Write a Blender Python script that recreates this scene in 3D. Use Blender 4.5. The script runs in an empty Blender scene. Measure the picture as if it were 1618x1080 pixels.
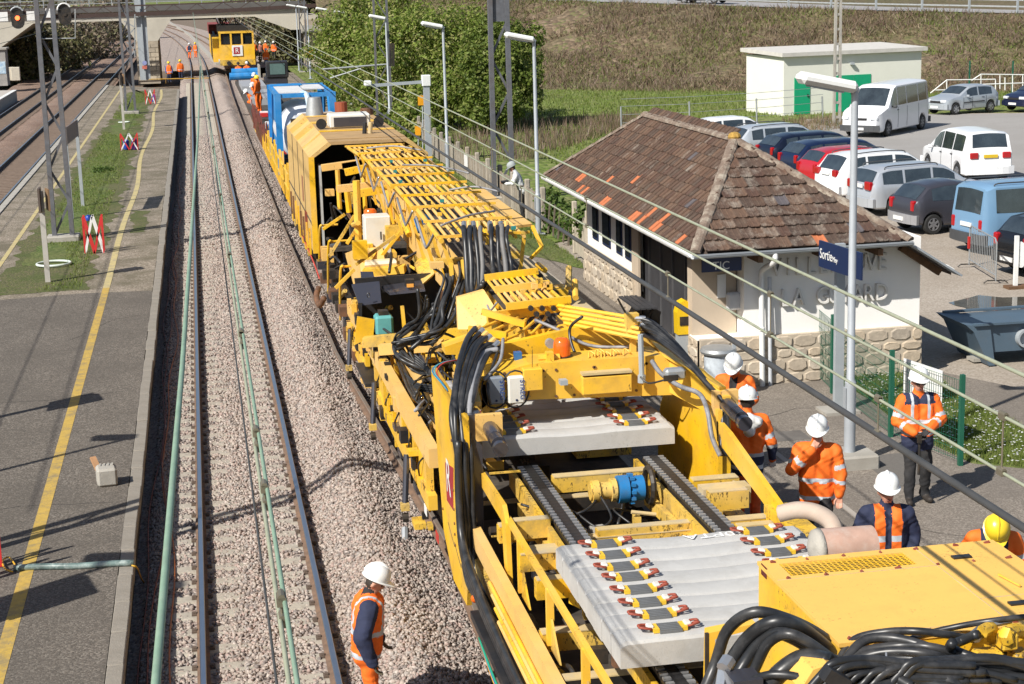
import bpy, bmesh, math, random
import numpy as np
from math import sin, cos, pi, radians, sqrt, atan2
from mathutils import Vector, Matrix
random.seed(7); rng = np.random.default_rng(7)
SC = bpy.context.scene
COL = SC.collection
# ------------------------------------------------------------------ camera
F_PX, YAW, PITCH, ROLL, CAM_H = 2658.84, 0.1796, 0.2110, -0.0279, 7.6746
PW, PH = 1618.0, 1080.0
def cam_basis():
    cy, sy, cp, sp = cos(YAW), sin(YAW), cos(PITCH), sin(PITCH)
    fwd = Vector((sy*cp, cy*cp, -sp)); right = Vector((cy, -sy, 0)); up = right.cross(fwd)
    cr, sr = cos(ROLL), sin(ROLL)
    return fwd, right*cr+up*sr, up*cr-right*sr
FW, RT, UP = cam_basis()
cd = bpy.data.cameras.new('camera'); cam = bpy.data.objects.new('camera', cd); COL.objects.link(cam)
cd.sensor_fit = 'HORIZONTAL'; cd.sensor_width = 36; cd.lens = F_PX/PW*36; cd.clip_start = .2; cd.clip_end = 3000
m = Matrix((RT, UP, -FW)).transposed().to_4x4(); m.translation = (0, 0, CAM_H); cam.matrix_world = m
SC.camera = cam
# ------------------------------------------------------------------ light
SUN_EL, SUN_DIR = radians(42), radians(36)          # shadows run to +X +Y, 36 degrees off the X axis
world = bpy.data.worlds.new('World'); SC.world = world; world.use_nodes = True
nt = world.node_tree; nt.nodes.clear()
sky = nt.nodes.new('ShaderNodeTexSky'); sky.sky_type = 'NISHITA'; sky.sun_disc = False
sky.sun_elevation = SUN_EL
sky.sun_rotation = radians(270-36)                    # the sun stands at azimuth (-cos36, -sin36)
sky.altitude = 100; sky.air_density = 1.0; sky.dust_density = 1.2
bg = nt.nodes.new('ShaderNodeBackground'); bg.inputs[1].default_value = .072
wo = nt.nodes.new('ShaderNodeOutputWorld')
nt.links.new(sky.outputs[0], bg.inputs[0]); nt.links.new(bg.outputs[0], wo.inputs[0])
ld = bpy.data.lights.new('sun', 'SUN'); ld.energy = 4.75; ld.angle = radians(.53); ld.color = (1, .955, .88)
sun = bpy.data.objects.new('sun', ld); COL.objects.link(sun)
sd = Vector((cos(SUN_DIR)*cos(SUN_EL), sin(SUN_DIR)*cos(SUN_EL), -sin(SUN_EL)))
sun.rotation_euler = sd.to_track_quat('-Z', 'Y').to_euler()
SC.view_settings.view_transform = 'Standard'; SC.view_settings.look = 'None'
SC.view_settings.exposure = .48; SC.view_settings.gamma = 1; SC.view_settings.use_curve_mapping = False
SC.render.engine = 'CYCLES'
SC.cycles.max_bounces = 6; SC.cycles.diffuse_bounces = 3; SC.cycles.glossy_bounces = 2; SC.cycles.transmission_bounces = 3
SC.cycles.transparent_max_bounces = 6; SC.cycles.caustics_reflective = False; SC.cycles.caustics_refractive = False
SC.cycles.sample_clamp_indirect = 6
# ------------------------------------------------------------------ surveying: a photo ray met with a plane of the place
def ray(u, v): return FW + RT*((u-PW/2)/F_PX) + UP*((PH/2-v)/F_PX)
CP = Vector((0, 0, CAM_H))
def PZ(u, v, z): r = ray(u, v); return CP + r*((z-CAM_H)/r.z)
def PX(u, v, x): r = ray(u, v); return CP + r*(x/r.x)
def PY(u, v, y): r = ray(u, v); return CP + r*(y/r.y)
# ------------------------------------------------------------------ materials
MATS = {}
def _n(t, kind, **kw):
    n = t.nodes.new(kind)
    for k, v in kw.items(): setattr(n, k, v)
    return n
def mat(name, col, rough=.6, metal=0., var=.12, scale=3., dirt=None, dirt_amt=.35, dirt_scale=1.2, bump=0., bscale=40., island=None, iamt=1., spec=.5, coat=0., emit=None, estr=0., alpha=None, trans=0., wpos=False, speck=None, speck_scale=28., speck_t=.62, fade=None):
    """col linear rgb; noise variation; dirt = second colour mixed in by a blotchy noise; island = list of colours picked per loose piece"""
    if name in MATS: return MATS[name]
    m = bpy.data.materials.new(name); m.use_nodes = True; t = m.node_tree; t.nodes.clear()
    out = _n(t, 'ShaderNodeOutputMaterial'); b = _n(t, 'ShaderNodeBsdfPrincipled'); t.links.new(b.outputs[0], out.inputs[0])
    tc = _n(t, 'ShaderNodeTexCoord'); co = _n(t, 'ShaderNodeNewGeometry').outputs['Position'] if wpos else tc.outputs['Object']
    c4 = lambda c: (c[0], c[1], c[2], 1)
    nz = _n(t, 'ShaderNodeTexNoise'); nz.inputs['Scale'].default_value = scale; nz.inputs['Detail'].default_value = 5; nz.inputs['Roughness'].default_value = .65
    t.links.new(co, nz.inputs['Vector'])
    mx = _n(t, 'ShaderNodeMix', data_type='RGBA')
    mr = _n(t, 'ShaderNodeMapRange'); mr.inputs[1].default_value = .3; mr.inputs[2].default_value = .7
    t.links.new(nz.outputs[0], mr.inputs[0]); t.links.new(mr.outputs[0], mx.inputs[0])
    if island:
        ge = _n(t, 'ShaderNodeNewGeometry'); cr = _n(t, 'ShaderNodeValToRGB'); cr.color_ramp.interpolation = 'CONSTANT'
        el = cr.color_ramp.elements
        while len(el) < len(island): el.new(1)
        for i, c in enumerate(island): el[i].position = i/len(island); el[i].color = c4(c)
        oi = _n(t, 'ShaderNodeObjectInfo'); ad = _n(t, 'ShaderNodeMath', operation='ADD'); fr = _n(t, 'ShaderNodeMath', operation='FRACT')
        t.links.new(ge.outputs['Random Per Island'], ad.inputs[0]); t.links.new(oi.outputs['Random'], ad.inputs[1]); t.links.new(ad.outputs[0], fr.inputs[0])
        t.links.new(fr.outputs[0], cr.inputs[0])
        lo = _n(t, 'ShaderNodeMix', data_type='RGBA', blend_type='MULTIPLY'); lo.inputs[0].default_value = 1; lo.inputs[7].default_value = (1-var,)*3+(1,)
        hi = _n(t, 'ShaderNodeMix', data_type='RGBA', blend_type='MULTIPLY'); hi.inputs[0].default_value = 1; hi.inputs[7].default_value = (1+var,)*3+(1,)
        for q in (lo, hi): t.links.new(cr.outputs[0], q.inputs[6])
        t.links.new(lo.outputs[2], mx.inputs[6]); t.links.new(hi.outputs[2], mx.inputs[7])
    else:
        mx.inputs[6].default_value = c4([x*(1-var) for x in col]); mx.inputs[7].default_value = c4([min(1, x*(1+var)) for x in col])
    last = mx.outputs[2]
    if dirt:
        n2 = _n(t, 'ShaderNodeTexNoise'); n2.inputs['Scale'].default_value = dirt_scale; n2.inputs['Detail'].default_value = 8; n2.inputs['Roughness'].default_value = .7
        t.links.new(co, n2.inputs['Vector'])
        r2 = _n(t, 'ShaderNodeMapRange'); r2.inputs[1].default_value = .48; r2.inputs[2].default_value = .68; r2.inputs[4].default_value = dirt_amt
        t.links.new(n2.outputs[0], r2.inputs[0])
        m2 = _n(t, 'ShaderNodeMix', data_type='RGBA'); t.links.new(r2.outputs[0], m2.inputs[0]); t.links.new(last, m2.inputs[6]); m2.inputs[7].default_value = c4(dirt)
        last = m2.outputs[2]
    if fade:   # sun-bleached patches
        n4 = _n(t, 'ShaderNodeTexNoise'); n4.inputs['Scale'].default_value = .8; n4.inputs['Detail'].default_value = 6; t.links.new(co, n4.inputs['Vector'])
        r4 = _n(t, 'ShaderNodeMapRange'); r4.inputs[1].default_value = .40; r4.inputs[2].default_value = .68; r4.inputs[4].default_value = .75; t.links.new(n4.outputs[0], r4.inputs[0])
        m4 = _n(t, 'ShaderNodeMix', data_type='RGBA'); t.links.new(r4.outputs[0], m4.inputs[0]); t.links.new(last, m4.inputs[6]); m4.inputs[7].default_value = c4(fade); last = m4.outputs[2]
    if speck:  # chips, grease spots and grit
        mp = _n(t, 'ShaderNodeMapping'); mp.inputs['Scale'].default_value = (1, 1, .45); t.links.new(co, mp.inputs['Vector'])
        n5 = _n(t, 'ShaderNodeTexNoise'); n5.inputs['Scale'].default_value = speck_scale; n5.inputs['Detail'].default_value = 3; n5.inputs['Roughness'].default_value = .75; t.links.new(mp.outputs[0], n5.inputs['Vector'])
        n6 = _n(t, 'ShaderNodeTexNoise'); n6.inputs['Scale'].default_value = 2.2; n6.inputs['Detail'].default_value = 4; t.links.new(co, n6.inputs['Vector'])
        ml = _n(t, 'ShaderNodeMath', operation='MULTIPLY_ADD'); ml.inputs[1].default_value = .45; ml.inputs[2].default_value = -.22; t.links.new(n6.outputs[0], ml.inputs[0])
        ad2 = _n(t, 'ShaderNodeMath', operation='ADD'); t.links.new(n5.outputs[0], ad2.inputs[0]); t.links.new(ml.outputs[0], ad2.inputs[1])
        r5 = _n(t, 'ShaderNodeMapRange'); r5.inputs[1].default_value = speck_t; r5.inputs[2].default_value = speck_t+.05; r5.inputs[4].default_value = .85; t.links.new(ad2.outputs[0], r5.inputs[0])
        m5 = _n(t, 'ShaderNodeMix', data_type='RGBA'); t.links.new(r5.outputs[0], m5.inputs[0]); t.links.new(last, m5.inputs[6]); m5.inputs[7].default_value = c4(speck); last = m5.outputs[2]
    t.links.new(last, b.inputs['Base Color'])
    b.inputs['Roughness'].default_value = rough; b.inputs['Metallic'].default_value = metal
    b.inputs['Specular IOR Level'].default_value = spec
    if coat: b.inputs['Coat Weight'].default_value = coat; b.inputs['Coat Roughness'].default_value = .08
    if emit: b.inputs['Emission Color'].default_value = c4(emit); b.inputs['Emission Strength'].default_value = estr
    if trans: b.inputs['Transmission Weight'].default_value = trans
    if bump:
        n3 = _n(t, 'ShaderNodeTexNoise'); n3.inputs['Scale'].default_value = bscale; n3.inputs['Detail'].default_value = 4
        t.links.new(co, n3.inputs['Vector']); bp = _n(t, 'ShaderNodeBump'); bp.inputs['Strength'].default_value = bump; bp.inputs['Distance'].default_value = .02
        t.links.new(n3.outputs[0], bp.inputs['Height']); t.links.new(bp.outputs[0], b.inputs['Normal'])
    MATS[name] = m
    return m
# ------------------------------------------------------------------ tags
def tag(o, label=None, cat=None, group=None, kind=None):
    if label: o['label'] = label
    if cat: o['category'] = cat
    if group: o['group'] = group
    if kind: o['kind'] = kind
    return o
def empty(name, loc=(0, 0, 0), rz=0., label=None, cat=None, group=None, parent=None):
    o = bpy.data.objects.new(name, None); o.empty_display_size = .2; COL.objects.link(o); o.location = loc; o.rotation_euler.z = rz
    if parent: o.parent = parent
    return tag(o, label, cat, group)
def link(name, me, parent=None, loc=None):
    o = bpy.data.objects.new(name, me); COL.objects.link(o)
    if parent: o.parent = parent
    if loc is not None: o.location = loc
    return o
def copy_tree(o, parent=None, loc=None, rz=None, label=None):
    c = o.copy(); COL.objects.link(c); c.parent = parent
    if loc is not None: c.location = loc
    if rz is not None: c.rotation_euler.z = rz
    if label: c['label'] = label
    for ch in list(o.children): copy_tree(ch, c)
    return c
# ------------------------------------------------------------------ mesh builder
class MB:
    def __init__(s): s.v = []; s.f = []; s.mi = []; s.k = 0
    def _add(s, vs, fs):
        b = len(s.v); s.v += [tuple(x) for x in vs]; s.f += [tuple(i+b for i in f) for f in fs]; s.mi += [s.k]*len(fs); return s
    def box(s, c, d, rz=0., M=None, taper=1.):
        hx, hy, hz = d[0]/2, d[1]/2, d[2]/2
        vs = []
        for z in (-hz, hz):
            q = taper if z > 0 else 1.
            for x, y in ((-hx, -hy), (hx, -hy), (hx, hy), (-hx, hy)): vs.append(Vector((x*q, y*q, z)))
        if M is not None: vs = [M @ v for v in vs]
        elif rz: R = Matrix.Rotation(rz, 3, 'Z'); vs = [R @ v for v in vs]
        c = Vector(c); vs = [v+c for v in vs]
        return s._add(vs, [(3, 2, 1, 0), (4, 5, 6, 7), (0, 1, 5, 4), (1, 2, 6, 5), (2, 3, 7, 6), (3, 0, 4, 7)])
    def cbox(s, c, d, b=.02, rz=0., M=None):
        """box with chamfered edges"""
        bm = bmesh.new(); bmesh.ops.create_cube(bm, size=1)
        bmesh.ops.scale(bm, vec=d, verts=bm.verts)
        bmesh.ops.bevel(bm, geom=bm.edges[:], offset=b, segments=1, affect='EDGES')
        if M is not None: bmesh.ops.transform(bm, matrix=M.to_4x4(), verts=bm.verts)
        elif rz: bmesh.ops.rotate(bm, matrix=Matrix.Rotation(rz, 3, 'Z'), verts=bm.verts)
        bmesh.ops.translate(bm, vec=c, verts=bm.verts)
        bm.verts.ensure_lookup_table(); bm.verts.index_update()
        s._add([v.co[:] for v in bm.verts], [[v.index for v in f.verts] for f in bm.faces]); bm.free(); return s
    def bar(s, a, b, w, h=None, up=(0, 0, 1)):
        """rectangular bar from a to b, w wide, h tall"""
        a, b = Vector(a), Vector(b); h = w if h is None else h
        d = (b-a); L = d.length
        if L < 1e-6: return s
        d.normalize(); u = Vector(up)
        if abs(d.dot(u)) > .98: u = Vector((0, 1, 0))
        x = d.cross(u).normalized(); z = x.cross(d)
        M = Matrix((x, d, z)).transposed()
        return s.box((a+b)/2, (w, L, h), M=M)
    def tube(s, pts, r, n=8, cap=True, close=False):
        pts = [Vector(q) for q in pts]; N = len(pts)
        rr = r if isinstance(r, (list, tuple)) else [r]*N
        vs = []; prev = None
        for i, q in enumerate(pts):
            a = pts[(i-1) % N] if (close or i > 0) else q; b = pts[(i+1) % N] if (close or i < N-1) else q
            d = (b-a)
            if d.length < 1e-9: d = Vector((0, 0, 1))
            d.normalize()
            if prev is None:
                u = Vector((0, 0, 1)) if abs(d.z) < .9 else Vector((1, 0, 0)); x = d.cross(u).normalized()
            else:
                x = (prev-d*prev.dot(d))
                x = x.normalized() if x.length > 1e-6 else d.orthogonal().normalized()
            prev = x; y = d.cross(x)
            for k in range(n):
                t = 2*pi*k/n; vs.append(q+(x*cos(t)+y*sin(t))*rr[i])
        fs = []
        for i in range(N if close else N-1):
            for k in range(n):
                a = i*n+k; b = i*n+(k+1) % n; c = ((i+1) % N)*n
                fs.append((a, b, c+(k+1) % n, c+k))
        if cap and not close: fs.append(tuple(range(n-1, -1, -1))); fs.append(tuple(range((N-1)*n, N*n)))
        return s._add(vs, fs)
    def cyl(s, a, b, r, r2=None, n=12): return s.tube([a, b], [r, r if r2 is None else r2], n)
    def lathe(s, prof, c=(0, 0, 0), n=16, M=None):
        c = Vector(c); vs = []; fs = []
        for r, z in prof:
            for k in range(n):
                q = Vector((r*cos(2*pi*k/n), r*sin(2*pi*k/n), z))
                vs.append((M @ q if M is not None else q)+c)
        for i in range(len(prof)-1):
            for k in range(n): fs.append((i*n+k, i*n+(k+1) % n, (i+1)*n+(k+1) % n, (i+1)*n+k))
        fs.append(tuple(range(n-1, -1, -1))); fs.append(tuple(range((len(prof)-1)*n, len(prof)*n)))
        return s._add(vs, fs)
    def prism(s, poly, off):
        """polygon of 3d points extruded by vector off"""
        poly = [Vector(q) for q in poly]; off = Vector(off); n = len(poly)
        nrm = sum(((poly[i]-poly[0]).cross(poly[(i+1) % n]-poly[0]) for i in range(n)), Vector())
        if nrm.dot(off) > 0: poly = poly[::-1]
        vs = poly+[q+off for q in poly]
        return s._add(vs, [tuple(range(n)), tuple(range(2*n-1, n-1, -1))]+[((i+1) % n, i, i+n, (i+1) % n+n) for i in range(n)])
    def quad(s, *q): return s._add(q, [tuple(range(len(q)))])
    def ball(s, c, r, n=10, sc=(1, 1, 1)):
        m = n//2+1; vs = [];
        prof = [(max(.001, r*sin(pi*i/m)), -r*cos(pi*i/m)) for i in range(m+1)]
        return s.lathe(prof, c, n, M=Matrix.Diagonal(sc))
    def build(s, name, m, parent=None, smooth=False, origin=None, auto=None):
        o = Vector((0, 0, 0)) if origin is None else Vector(origin)
        if origin is None and parent is not None:
            q = parent
            while q is not None:
                if q.get('abs'): o = Vector(q.location)
                q = q.parent
        me = bpy.data.meshes.new(name)
        vs = [(Vector(q)-o)[:] for q in s.v] if o.length > 0 else s.v
        me.from_pydata(vs, [], s.f)
        for q in (m if isinstance(m, (list, tuple)) else [m]): me.materials.append(q)
        if any(s.mi): me.polygons.foreach_set('material_index', s.mi)
        if smooth: me.polygons.foreach_set('use_smooth', [True]*len(s.f))
        me.update()
        if smooth and auto: me.set_sharp_from_angle(angle=radians(auto))
        ob = bpy.data.objects.new(name, me); COL.objects.link(ob)
        if parent: ob.parent = parent
        if origin is not None and parent is None: ob.location = o
        return ob
def root(name, loc, label, cat, group=None):
    """an Empty at the base of a thing whose parts are given in world coordinates"""
    o = empty(name, loc, 0, label, cat, group); o['abs'] = 1; return o
def npmesh(name, V, Fq, m, parent=None, smooth=False, mi=None):
    """fast mesh from numpy: V (n,3), Fq (k,3|4)"""
    me = bpy.data.meshes.new(name); k, w = Fq.shape
    me.vertices.add(len(V)); me.vertices.foreach_set('co', np.ascontiguousarray(V, dtype=np.float32).ravel())
    me.loops.add(k*w); me.loops.foreach_set('vertex_index', np.ascontiguousarray(Fq, dtype=np.int32).ravel())
    me.polygons.add(k); me.polygons.foreach_set('loop_start', np.arange(0, k*w, w, dtype=np.int32)); me.polygons.foreach_set('loop_total', np.full(k, w, dtype=np.int32))
    for q in (m if isinstance(m, (list, tuple)) else [m]): me.materials.append(q)
    if mi is not None: me.polygons.foreach_set('material_index', np.ascontiguousarray(mi, dtype=np.int32))
    if smooth: me.polygons.foreach_set('use_smooth', np.ones(k, dtype=bool))
    me.update(calc_edges=True); me.validate()
    ob = bpy.data.objects.new(name, me); COL.objects.link(ob)
    if parent: ob.parent = parent
    return ob
def bez(pts, n=8):
    """Catmull-Rom through points"""
    P = [Vector(q) for q in pts]; out = []
    for i in range(len(P)-1):
        p0 = P[max(i-1, 0)]; p1 = P[i]; p2 = P[i+1]; p3 = P[min(i+2, len(P)-1)]
        for k in range(n):
            t = k/n; out.append(.5*((2*p1)+(p2-p0)*t+(2*p0-5*p1+4*p2-p3)*t*t+(3*p1-p0-3*p2+p3)*t**3))
    out.append(P[-1]); return out
def vnoise(x, y, seed=0):
    """cheap smooth value noise on numpy arrays"""
    xi = np.floor(x).astype(np.int64); yi = np.floor(y).astype(np.int64); xf = x-xi; yf = y-yi
    def h(a, b): 
        n = (a*374761393+b*668265263+seed*982451653) & 0x7fffffff; n = ((n ^ (n >> 13))*1274126177) & 0x7fffffff; return (n & 0xffff)/65535.
    u = xf*xf*(3-2*xf); w = yf*yf*(3-2*yf)
    return (h(xi, yi)*(1-u)+h(xi+1, yi)*u)*(1-w)+(h(xi, yi+1)*(1-u)+h(xi+1, yi+1)*u)*w
def sheet(name, x0, x1, y0, y1, nx, ny, zf, m, kind='structure', parent=None, smooth=True):
    X, Y = np.meshgrid(np.linspace(x0, x1, nx+1), np.linspace(y0, y1, ny+1)); Z = zf(X, Y)+0*X
    V = np.stack([X.ravel(), Y.ravel(), Z.ravel()], 1); i = np.arange(nx*ny); r = i//nx; c = i % nx; a = r*(nx+1)+c
    o = npmesh(name, V, np.stack([a, a+1, a+nx+2, a+nx+1], 1), m, parent, smooth)
    if kind: o['kind'] = kind
    return o
def flat(name, poly, z, m, kind='structure', thick=0):
    b = MB(); pts = [Vector((q[0], q[1], z)) for q in poly]
    if thick: b.prism([q-Vector((0, 0, thick)) for q in pts], (0, 0, thick))
    else:
        n = sum((a.x*c.y-a.y*c.x) for a, c in zip(pts, pts[1:]+pts[:1]))
        b.quad(*(pts if n > 0 else pts[::-1]))
    o = b.build(name, m); 
    if kind: o['kind'] = kind
    return o
def scatter_blades(name, pts, h0, h1, w, m, lean=.5, seg=1, seed=1):
    """three-cornered grass blades at pts (n,3) as one mesh"""
    r = np.random.default_rng(seed); n = len(pts); a = r.uniform(0, 2*pi, n); h = r.uniform(h0, h1, n); ww = w*r.uniform(.6, 1.3, n)
    dx, dy = np.cos(a)*ww, np.sin(a)*ww; la = r.uniform(0, 2*pi, n); ll = h*lean*r.uniform(0, 1, n)
    A = pts+np.stack([-dx, -dy, 0*dx], 1); B = pts+np.stack([dx, dy, 0*dx], 1); T = pts+np.stack([np.cos(la)*ll, np.sin(la)*ll, h], 1)
    V = np.concatenate([A, B, T]); i = np.arange(n)
    o = npmesh(name, V, np.stack([i, i+n, i+2*n], 1), m); o['kind'] = 'stuff'; return o
# ------------------------------------------------------------------ common colours
YEL = mat('yellow_paint', (.78,.452,.014), .45, var=.10, scale=2.5, dirt=(.34,.19,.05), dirt_amt=.55, dirt_scale=1.9, bump=.05, bscale=8, fade=(.77,.475,.12), speck=(.09,.055,.025), speck_t=.66)
YELD = mat('dirty_yellow_paint', (.71,.425,.022), .5, var=.16, scale=4, dirt=(.12,.08,.04), dirt_amt=.85, dirt_scale=2.6, bump=.1, bscale=12, fade=(.60,.44,.17), speck=(.05,.035,.022), speck_t=.58)
YELT = mat('sun_bleached_yellow_paint', (.75,.455,.125), .55, var=.12, scale=1.5, dirt=(.38,.24,.10), dirt_amt=.55, dirt_scale=1.5, fade=(.76,.50,.20), speck=(.12,.075,.04), speck_t=.65)
BLK = mat('black_rubber', (.018, .018, .02), .45, var=.3, scale=8, dirt=(.07, .06, .05), dirt_amt=.4)
HOSE = mat('hose_rubber', (.022, .023, .025), .38, var=.3, scale=6, dirt=(.09, .085, .08), dirt_amt=.5, dirt_scale=3)
DRK = mat('dark_greasy_steel', (.03, .027, .024), .55, .3, var=.3, dirt=(.09, .06, .035), dirt_amt=.7, dirt_scale=3)
STEEL = mat('galvanised_steel', (.42, .44, .45), .45, .55, var=.12, scale=6)
GREYP = mat('grey_paint', (.33, .36, .38), .5, var=.08)
RUST = mat('rusty_steel', (.13, .065, .035), .8, var=.25, scale=6, dirt=(.22, .095, .04), dirt_amt=.7, dirt_scale=3)
WHT = mat('white_paint', (.75, .75, .73), .5, var=.05, dirt=(.5, .48, .42), dirt_amt=.35)
RED = mat('red_paint', (.5, .03, .025), .45, var=.1)
BLUE = mat('blue_paint', (.015, .12, .35), .4, var=.1, dirt=(.2, .3, .4), dirt_amt=.3)
GLASS = mat('dark_glass', (.012, .016, .018), .06, var=.1, spec=.8)
CONC = mat('weathered_concrete', (.36, .34, .30), .9, var=.15, scale=8, dirt=(.2, .18, .15), dirt_amt=.6, dirt_scale=2, bump=.3, bscale=60)
# ================================================================== GROUND
STONES = [(.345,.275,.235),(.39,.325,.28),(.285,.235,.205),(.36,.27,.235),(.44,.38,.335),(.20,.17,.155),(.37,.315,.27),(.33,.295,.265)]
STONES_OLD = [(.23,.155,.115),(.30,.20,.15),(.20,.145,.115),(.27,.21,.175),(.33,.225,.165),(.15,.11,.09)]
def voronoi_ground(name, cols, scale, bump=.6, rough=.9, patch=None, patch_amt=.5, patch_scale=.35):
    m = bpy.data.materials.new(name); m.use_nodes = True; t = m.node_tree; b = t.nodes['Principled BSDF']
    tc = _n(t, 'ShaderNodeTexCoord'); v = _n(t, 'ShaderNodeTexVoronoi'); v.inputs['Scale'].default_value = scale
    t.links.new(tc.outputs['Object'], v.inputs['Vector'])
    sp = _n(t, 'ShaderNodeSeparateColor'); t.links.new(v.outputs['Color'], sp.inputs[0])
    cr = _n(t, 'ShaderNodeValToRGB'); cr.color_ramp.interpolation = 'CONSTANT'; el = cr.color_ramp.elements
    while len(el) < len(cols): el.new(1)
    for i, c in enumerate(cols): el[i].position = i/len(cols); el[i].color = (*c, 1)
    t.links.new(sp.outputs[0], cr.inputs[0])
    last = cr.outputs[0]
    if patch:
        nz = _n(t, 'ShaderNodeTexNoise'); nz.inputs['Scale'].default_value = patch_scale; nz.inputs['Detail'].default_value = 7; nz.inputs['Roughness'].default_value = .7
        t.links.new(tc.outputs['Object'], nz.inputs['Vector'])
        mr = _n(t, 'ShaderNodeMapRange'); mr.inputs[1].default_value = .42; mr.inputs[2].default_value = .62; mr.inputs[4].default_value = patch_amt; t.links.new(nz.outputs[0], mr.inputs[0])
        mx = _n(t, 'ShaderNodeMix', data_type='RGBA'); t.links.new(mr.outputs[0], mx.inputs[0]); t.links.new(last, mx.inputs[6]); mx.inputs[7].default_value = (*patch, 1); last = mx.outputs[2]
    t.links.new(last, b.inputs['Base Color']); b.inputs['Roughness'].default_value = rough; b.inputs['Specular IOR Level'].default_value = .25
    bp = _n(t, 'ShaderNodeBump'); bp.inputs['Strength'].default_value = bump; bp.inputs['Distance'].default_value = .6/scale
    iv = _n(t, 'ShaderNodeMath', operation='SUBTRACT'); iv.inputs[0].default_value = 1; t.links.new(v.outputs['Distance'], iv.inputs[1])
    t.links.new(iv.outputs[0], bp.inputs['Height']); t.links.new(bp.outputs[0], b.inputs['Normal'])
    return m
BALL = voronoi_ground('ballast_bed', STONES, 19, .9, patch=(.30,.235,.2), patch_amt=.35)
BALLOLD = voronoi_ground('old_rusty_ballast', STONES_OLD, 17, .8, patch=(.17,.11,.08), patch_amt=.6)
ASPH = voronoi_ground('platform_asphalt', [(.125,.108,.09),(.165,.143,.12),(.085,.074,.062),(.215,.19,.16),(.13,.112,.094),(.10,.088,.075)], 48, .35, patch=(.095,.083,.07), patch_amt=.55, patch_scale=.55)
ASPHR = voronoi_ground('pale_platform_asphalt', [(.20,.172,.142),(.245,.212,.18),(.16,.138,.115),(.29,.255,.215),(.185,.16,.132)], 48, .3, patch=(.15,.13,.11), patch_amt=.65, patch_scale=.5)
OLDP = voronoi_ground('worn_platform_surface', [(.235,.195,.15),(.29,.245,.195),(.16,.135,.10),(.36,.31,.255),(.20,.165,.125)], 30, .5, patch=(.12,.105,.07), patch_amt=.85, patch_scale=.9)
LOT = voronoi_ground('car_park_surface', [(.33,.285,.235),(.37,.32,.265),(.29,.25,.205),(.41,.36,.305)], 30, .3, patch=(.26,.215,.165), patch_amt=.6, patch_scale=.25)
ROADM = voronoi_ground('pale_road_surface', [(.31,.295,.28),(.34,.325,.31),(.28,.268,.252)], 40, .2, patch=(.255,.24,.222), patch_amt=.55, patch_scale=.2)
GRASSG = voronoi_ground('short_grass_ground', [(.075,.115,.025),(.10,.14,.035),(.06,.09,.022),(.125,.15,.05)], 14, .5, patch=(.15,.13,.06), patch_amt=.45, patch_scale=.4)
MEADOW = voronoi_ground('meadow_ground', [(.13,.185,.035),(.16,.21,.05),(.11,.155,.03),(.19,.21,.075)], 3.5, .7, patch=(.14,.13,.055), patch_amt=.6, patch_scale=.16)
DRYB = voronoi_ground('dry_bank_ground', [(.14,.10,.065),(.17,.125,.08),(.115,.085,.055),(.13,.125,.055),(.20,.15,.10)], 3.0, .9, patch=(.11,.10,.045), patch_amt=.7, patch_scale=.12)
WEEDS = voronoi_ground('mossy_weedy_ground', [(.115,.115,.045),(.09,.105,.035),(.15,.13,.07),(.085,.075,.045)], 22, .6, patch=(.065,.09,.022), patch_amt=.7, patch_scale=.7)
EARTH = mat('bare_earth', (.16,.12,.085), .95, var=.25, scale=1.2, bump=.4, bscale=12)
YLINE = mat('worn_yellow_line', (.45,.30,.062), .8, var=.14, scale=10, dirt=(.2,.165,.1), dirt_amt=.85, dirt_scale=4, speck=(.15,.13,.11), speck_scale=45, speck_t=.60)
KERB = mat('grey_kerb_stone', (.24,.215,.18), .9, var=.15, scale=9, dirt=(.16,.14,.11), dirt_amt=.6, dirt_scale=4, bump=.4, bscale=50)
SLEEP = mat('new_sleeper_concrete', (.44,.435,.42), .85, var=.07, scale=4, dirt=(.34,.33,.31), dirt_amt=.6, dirt_scale=2.5, speck=(.28,.27,.25), speck_scale=60, speck_t=.68, wpos=True, bump=.15, bscale=70)
SLEEPT = mat('track_sleeper_concrete', (.37,.335,.275), .9, var=.12, scale=9, dirt=(.25,.205,.165), dirt_amt=.6, dirt_scale=5, bump=.2, bscale=60)
RAILTOP = mat('polished_rail_head', (.40,.45,.52), .28, .9, var=.06, scale=3)
RAILSIDE = mat('rusty_rail_side', (.17,.11,.075), .8, var=.25, scale=8, dirt=(.24,.135,.075), dirt_amt=.5, dirt_scale=4)
RAILGREY = mat('dull_rail_top', (.26,.215,.175), .6, .4, var=.15, scale=6, dirt=(.25,.12,.06), dirt_amt=.6, dirt_scale=3)
OILY = mat('oily_dark_rail_side', (.045,.037,.032), .7, var=.3, scale=5)

GX = -.62
o = flat('ground', [(-600,-60),(600,-60),(600,1500),(-600,1500)], -.95, EARTH)

def heap(X, Y):
    n = vnoise(X*1.7, Y*.8, 3)-.5; n2 = vnoise(X*5, Y*5, 9)-.5
    amp = .15+.20*vnoise(Y*.16, Y*0+2, 5)
    h = -.205+amp*np.exp(-((X-2.02)/.48)**2)+.10*n*np.exp(-((X-2.1)/.6)**2)
    h = h-.16*np.clip((-.95-X)/.3, 0, 1)          # shoulder falls to the platform foot
    h = np.where(X > 2.6, h-.12*np.clip((X-2.6)/.5, 0, 1), h)
    return h+.03*n2
def track_curve(y): return -.00018*max(0., y-165)**2 if y < 420 else -.00018*255**2-.0918*(y-420)
sheet('ballast', -1.35, 6.1, 5, 175, 60, 850, heap, BALL)
def farbed(X, Y): return -.25+0*X
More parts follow.
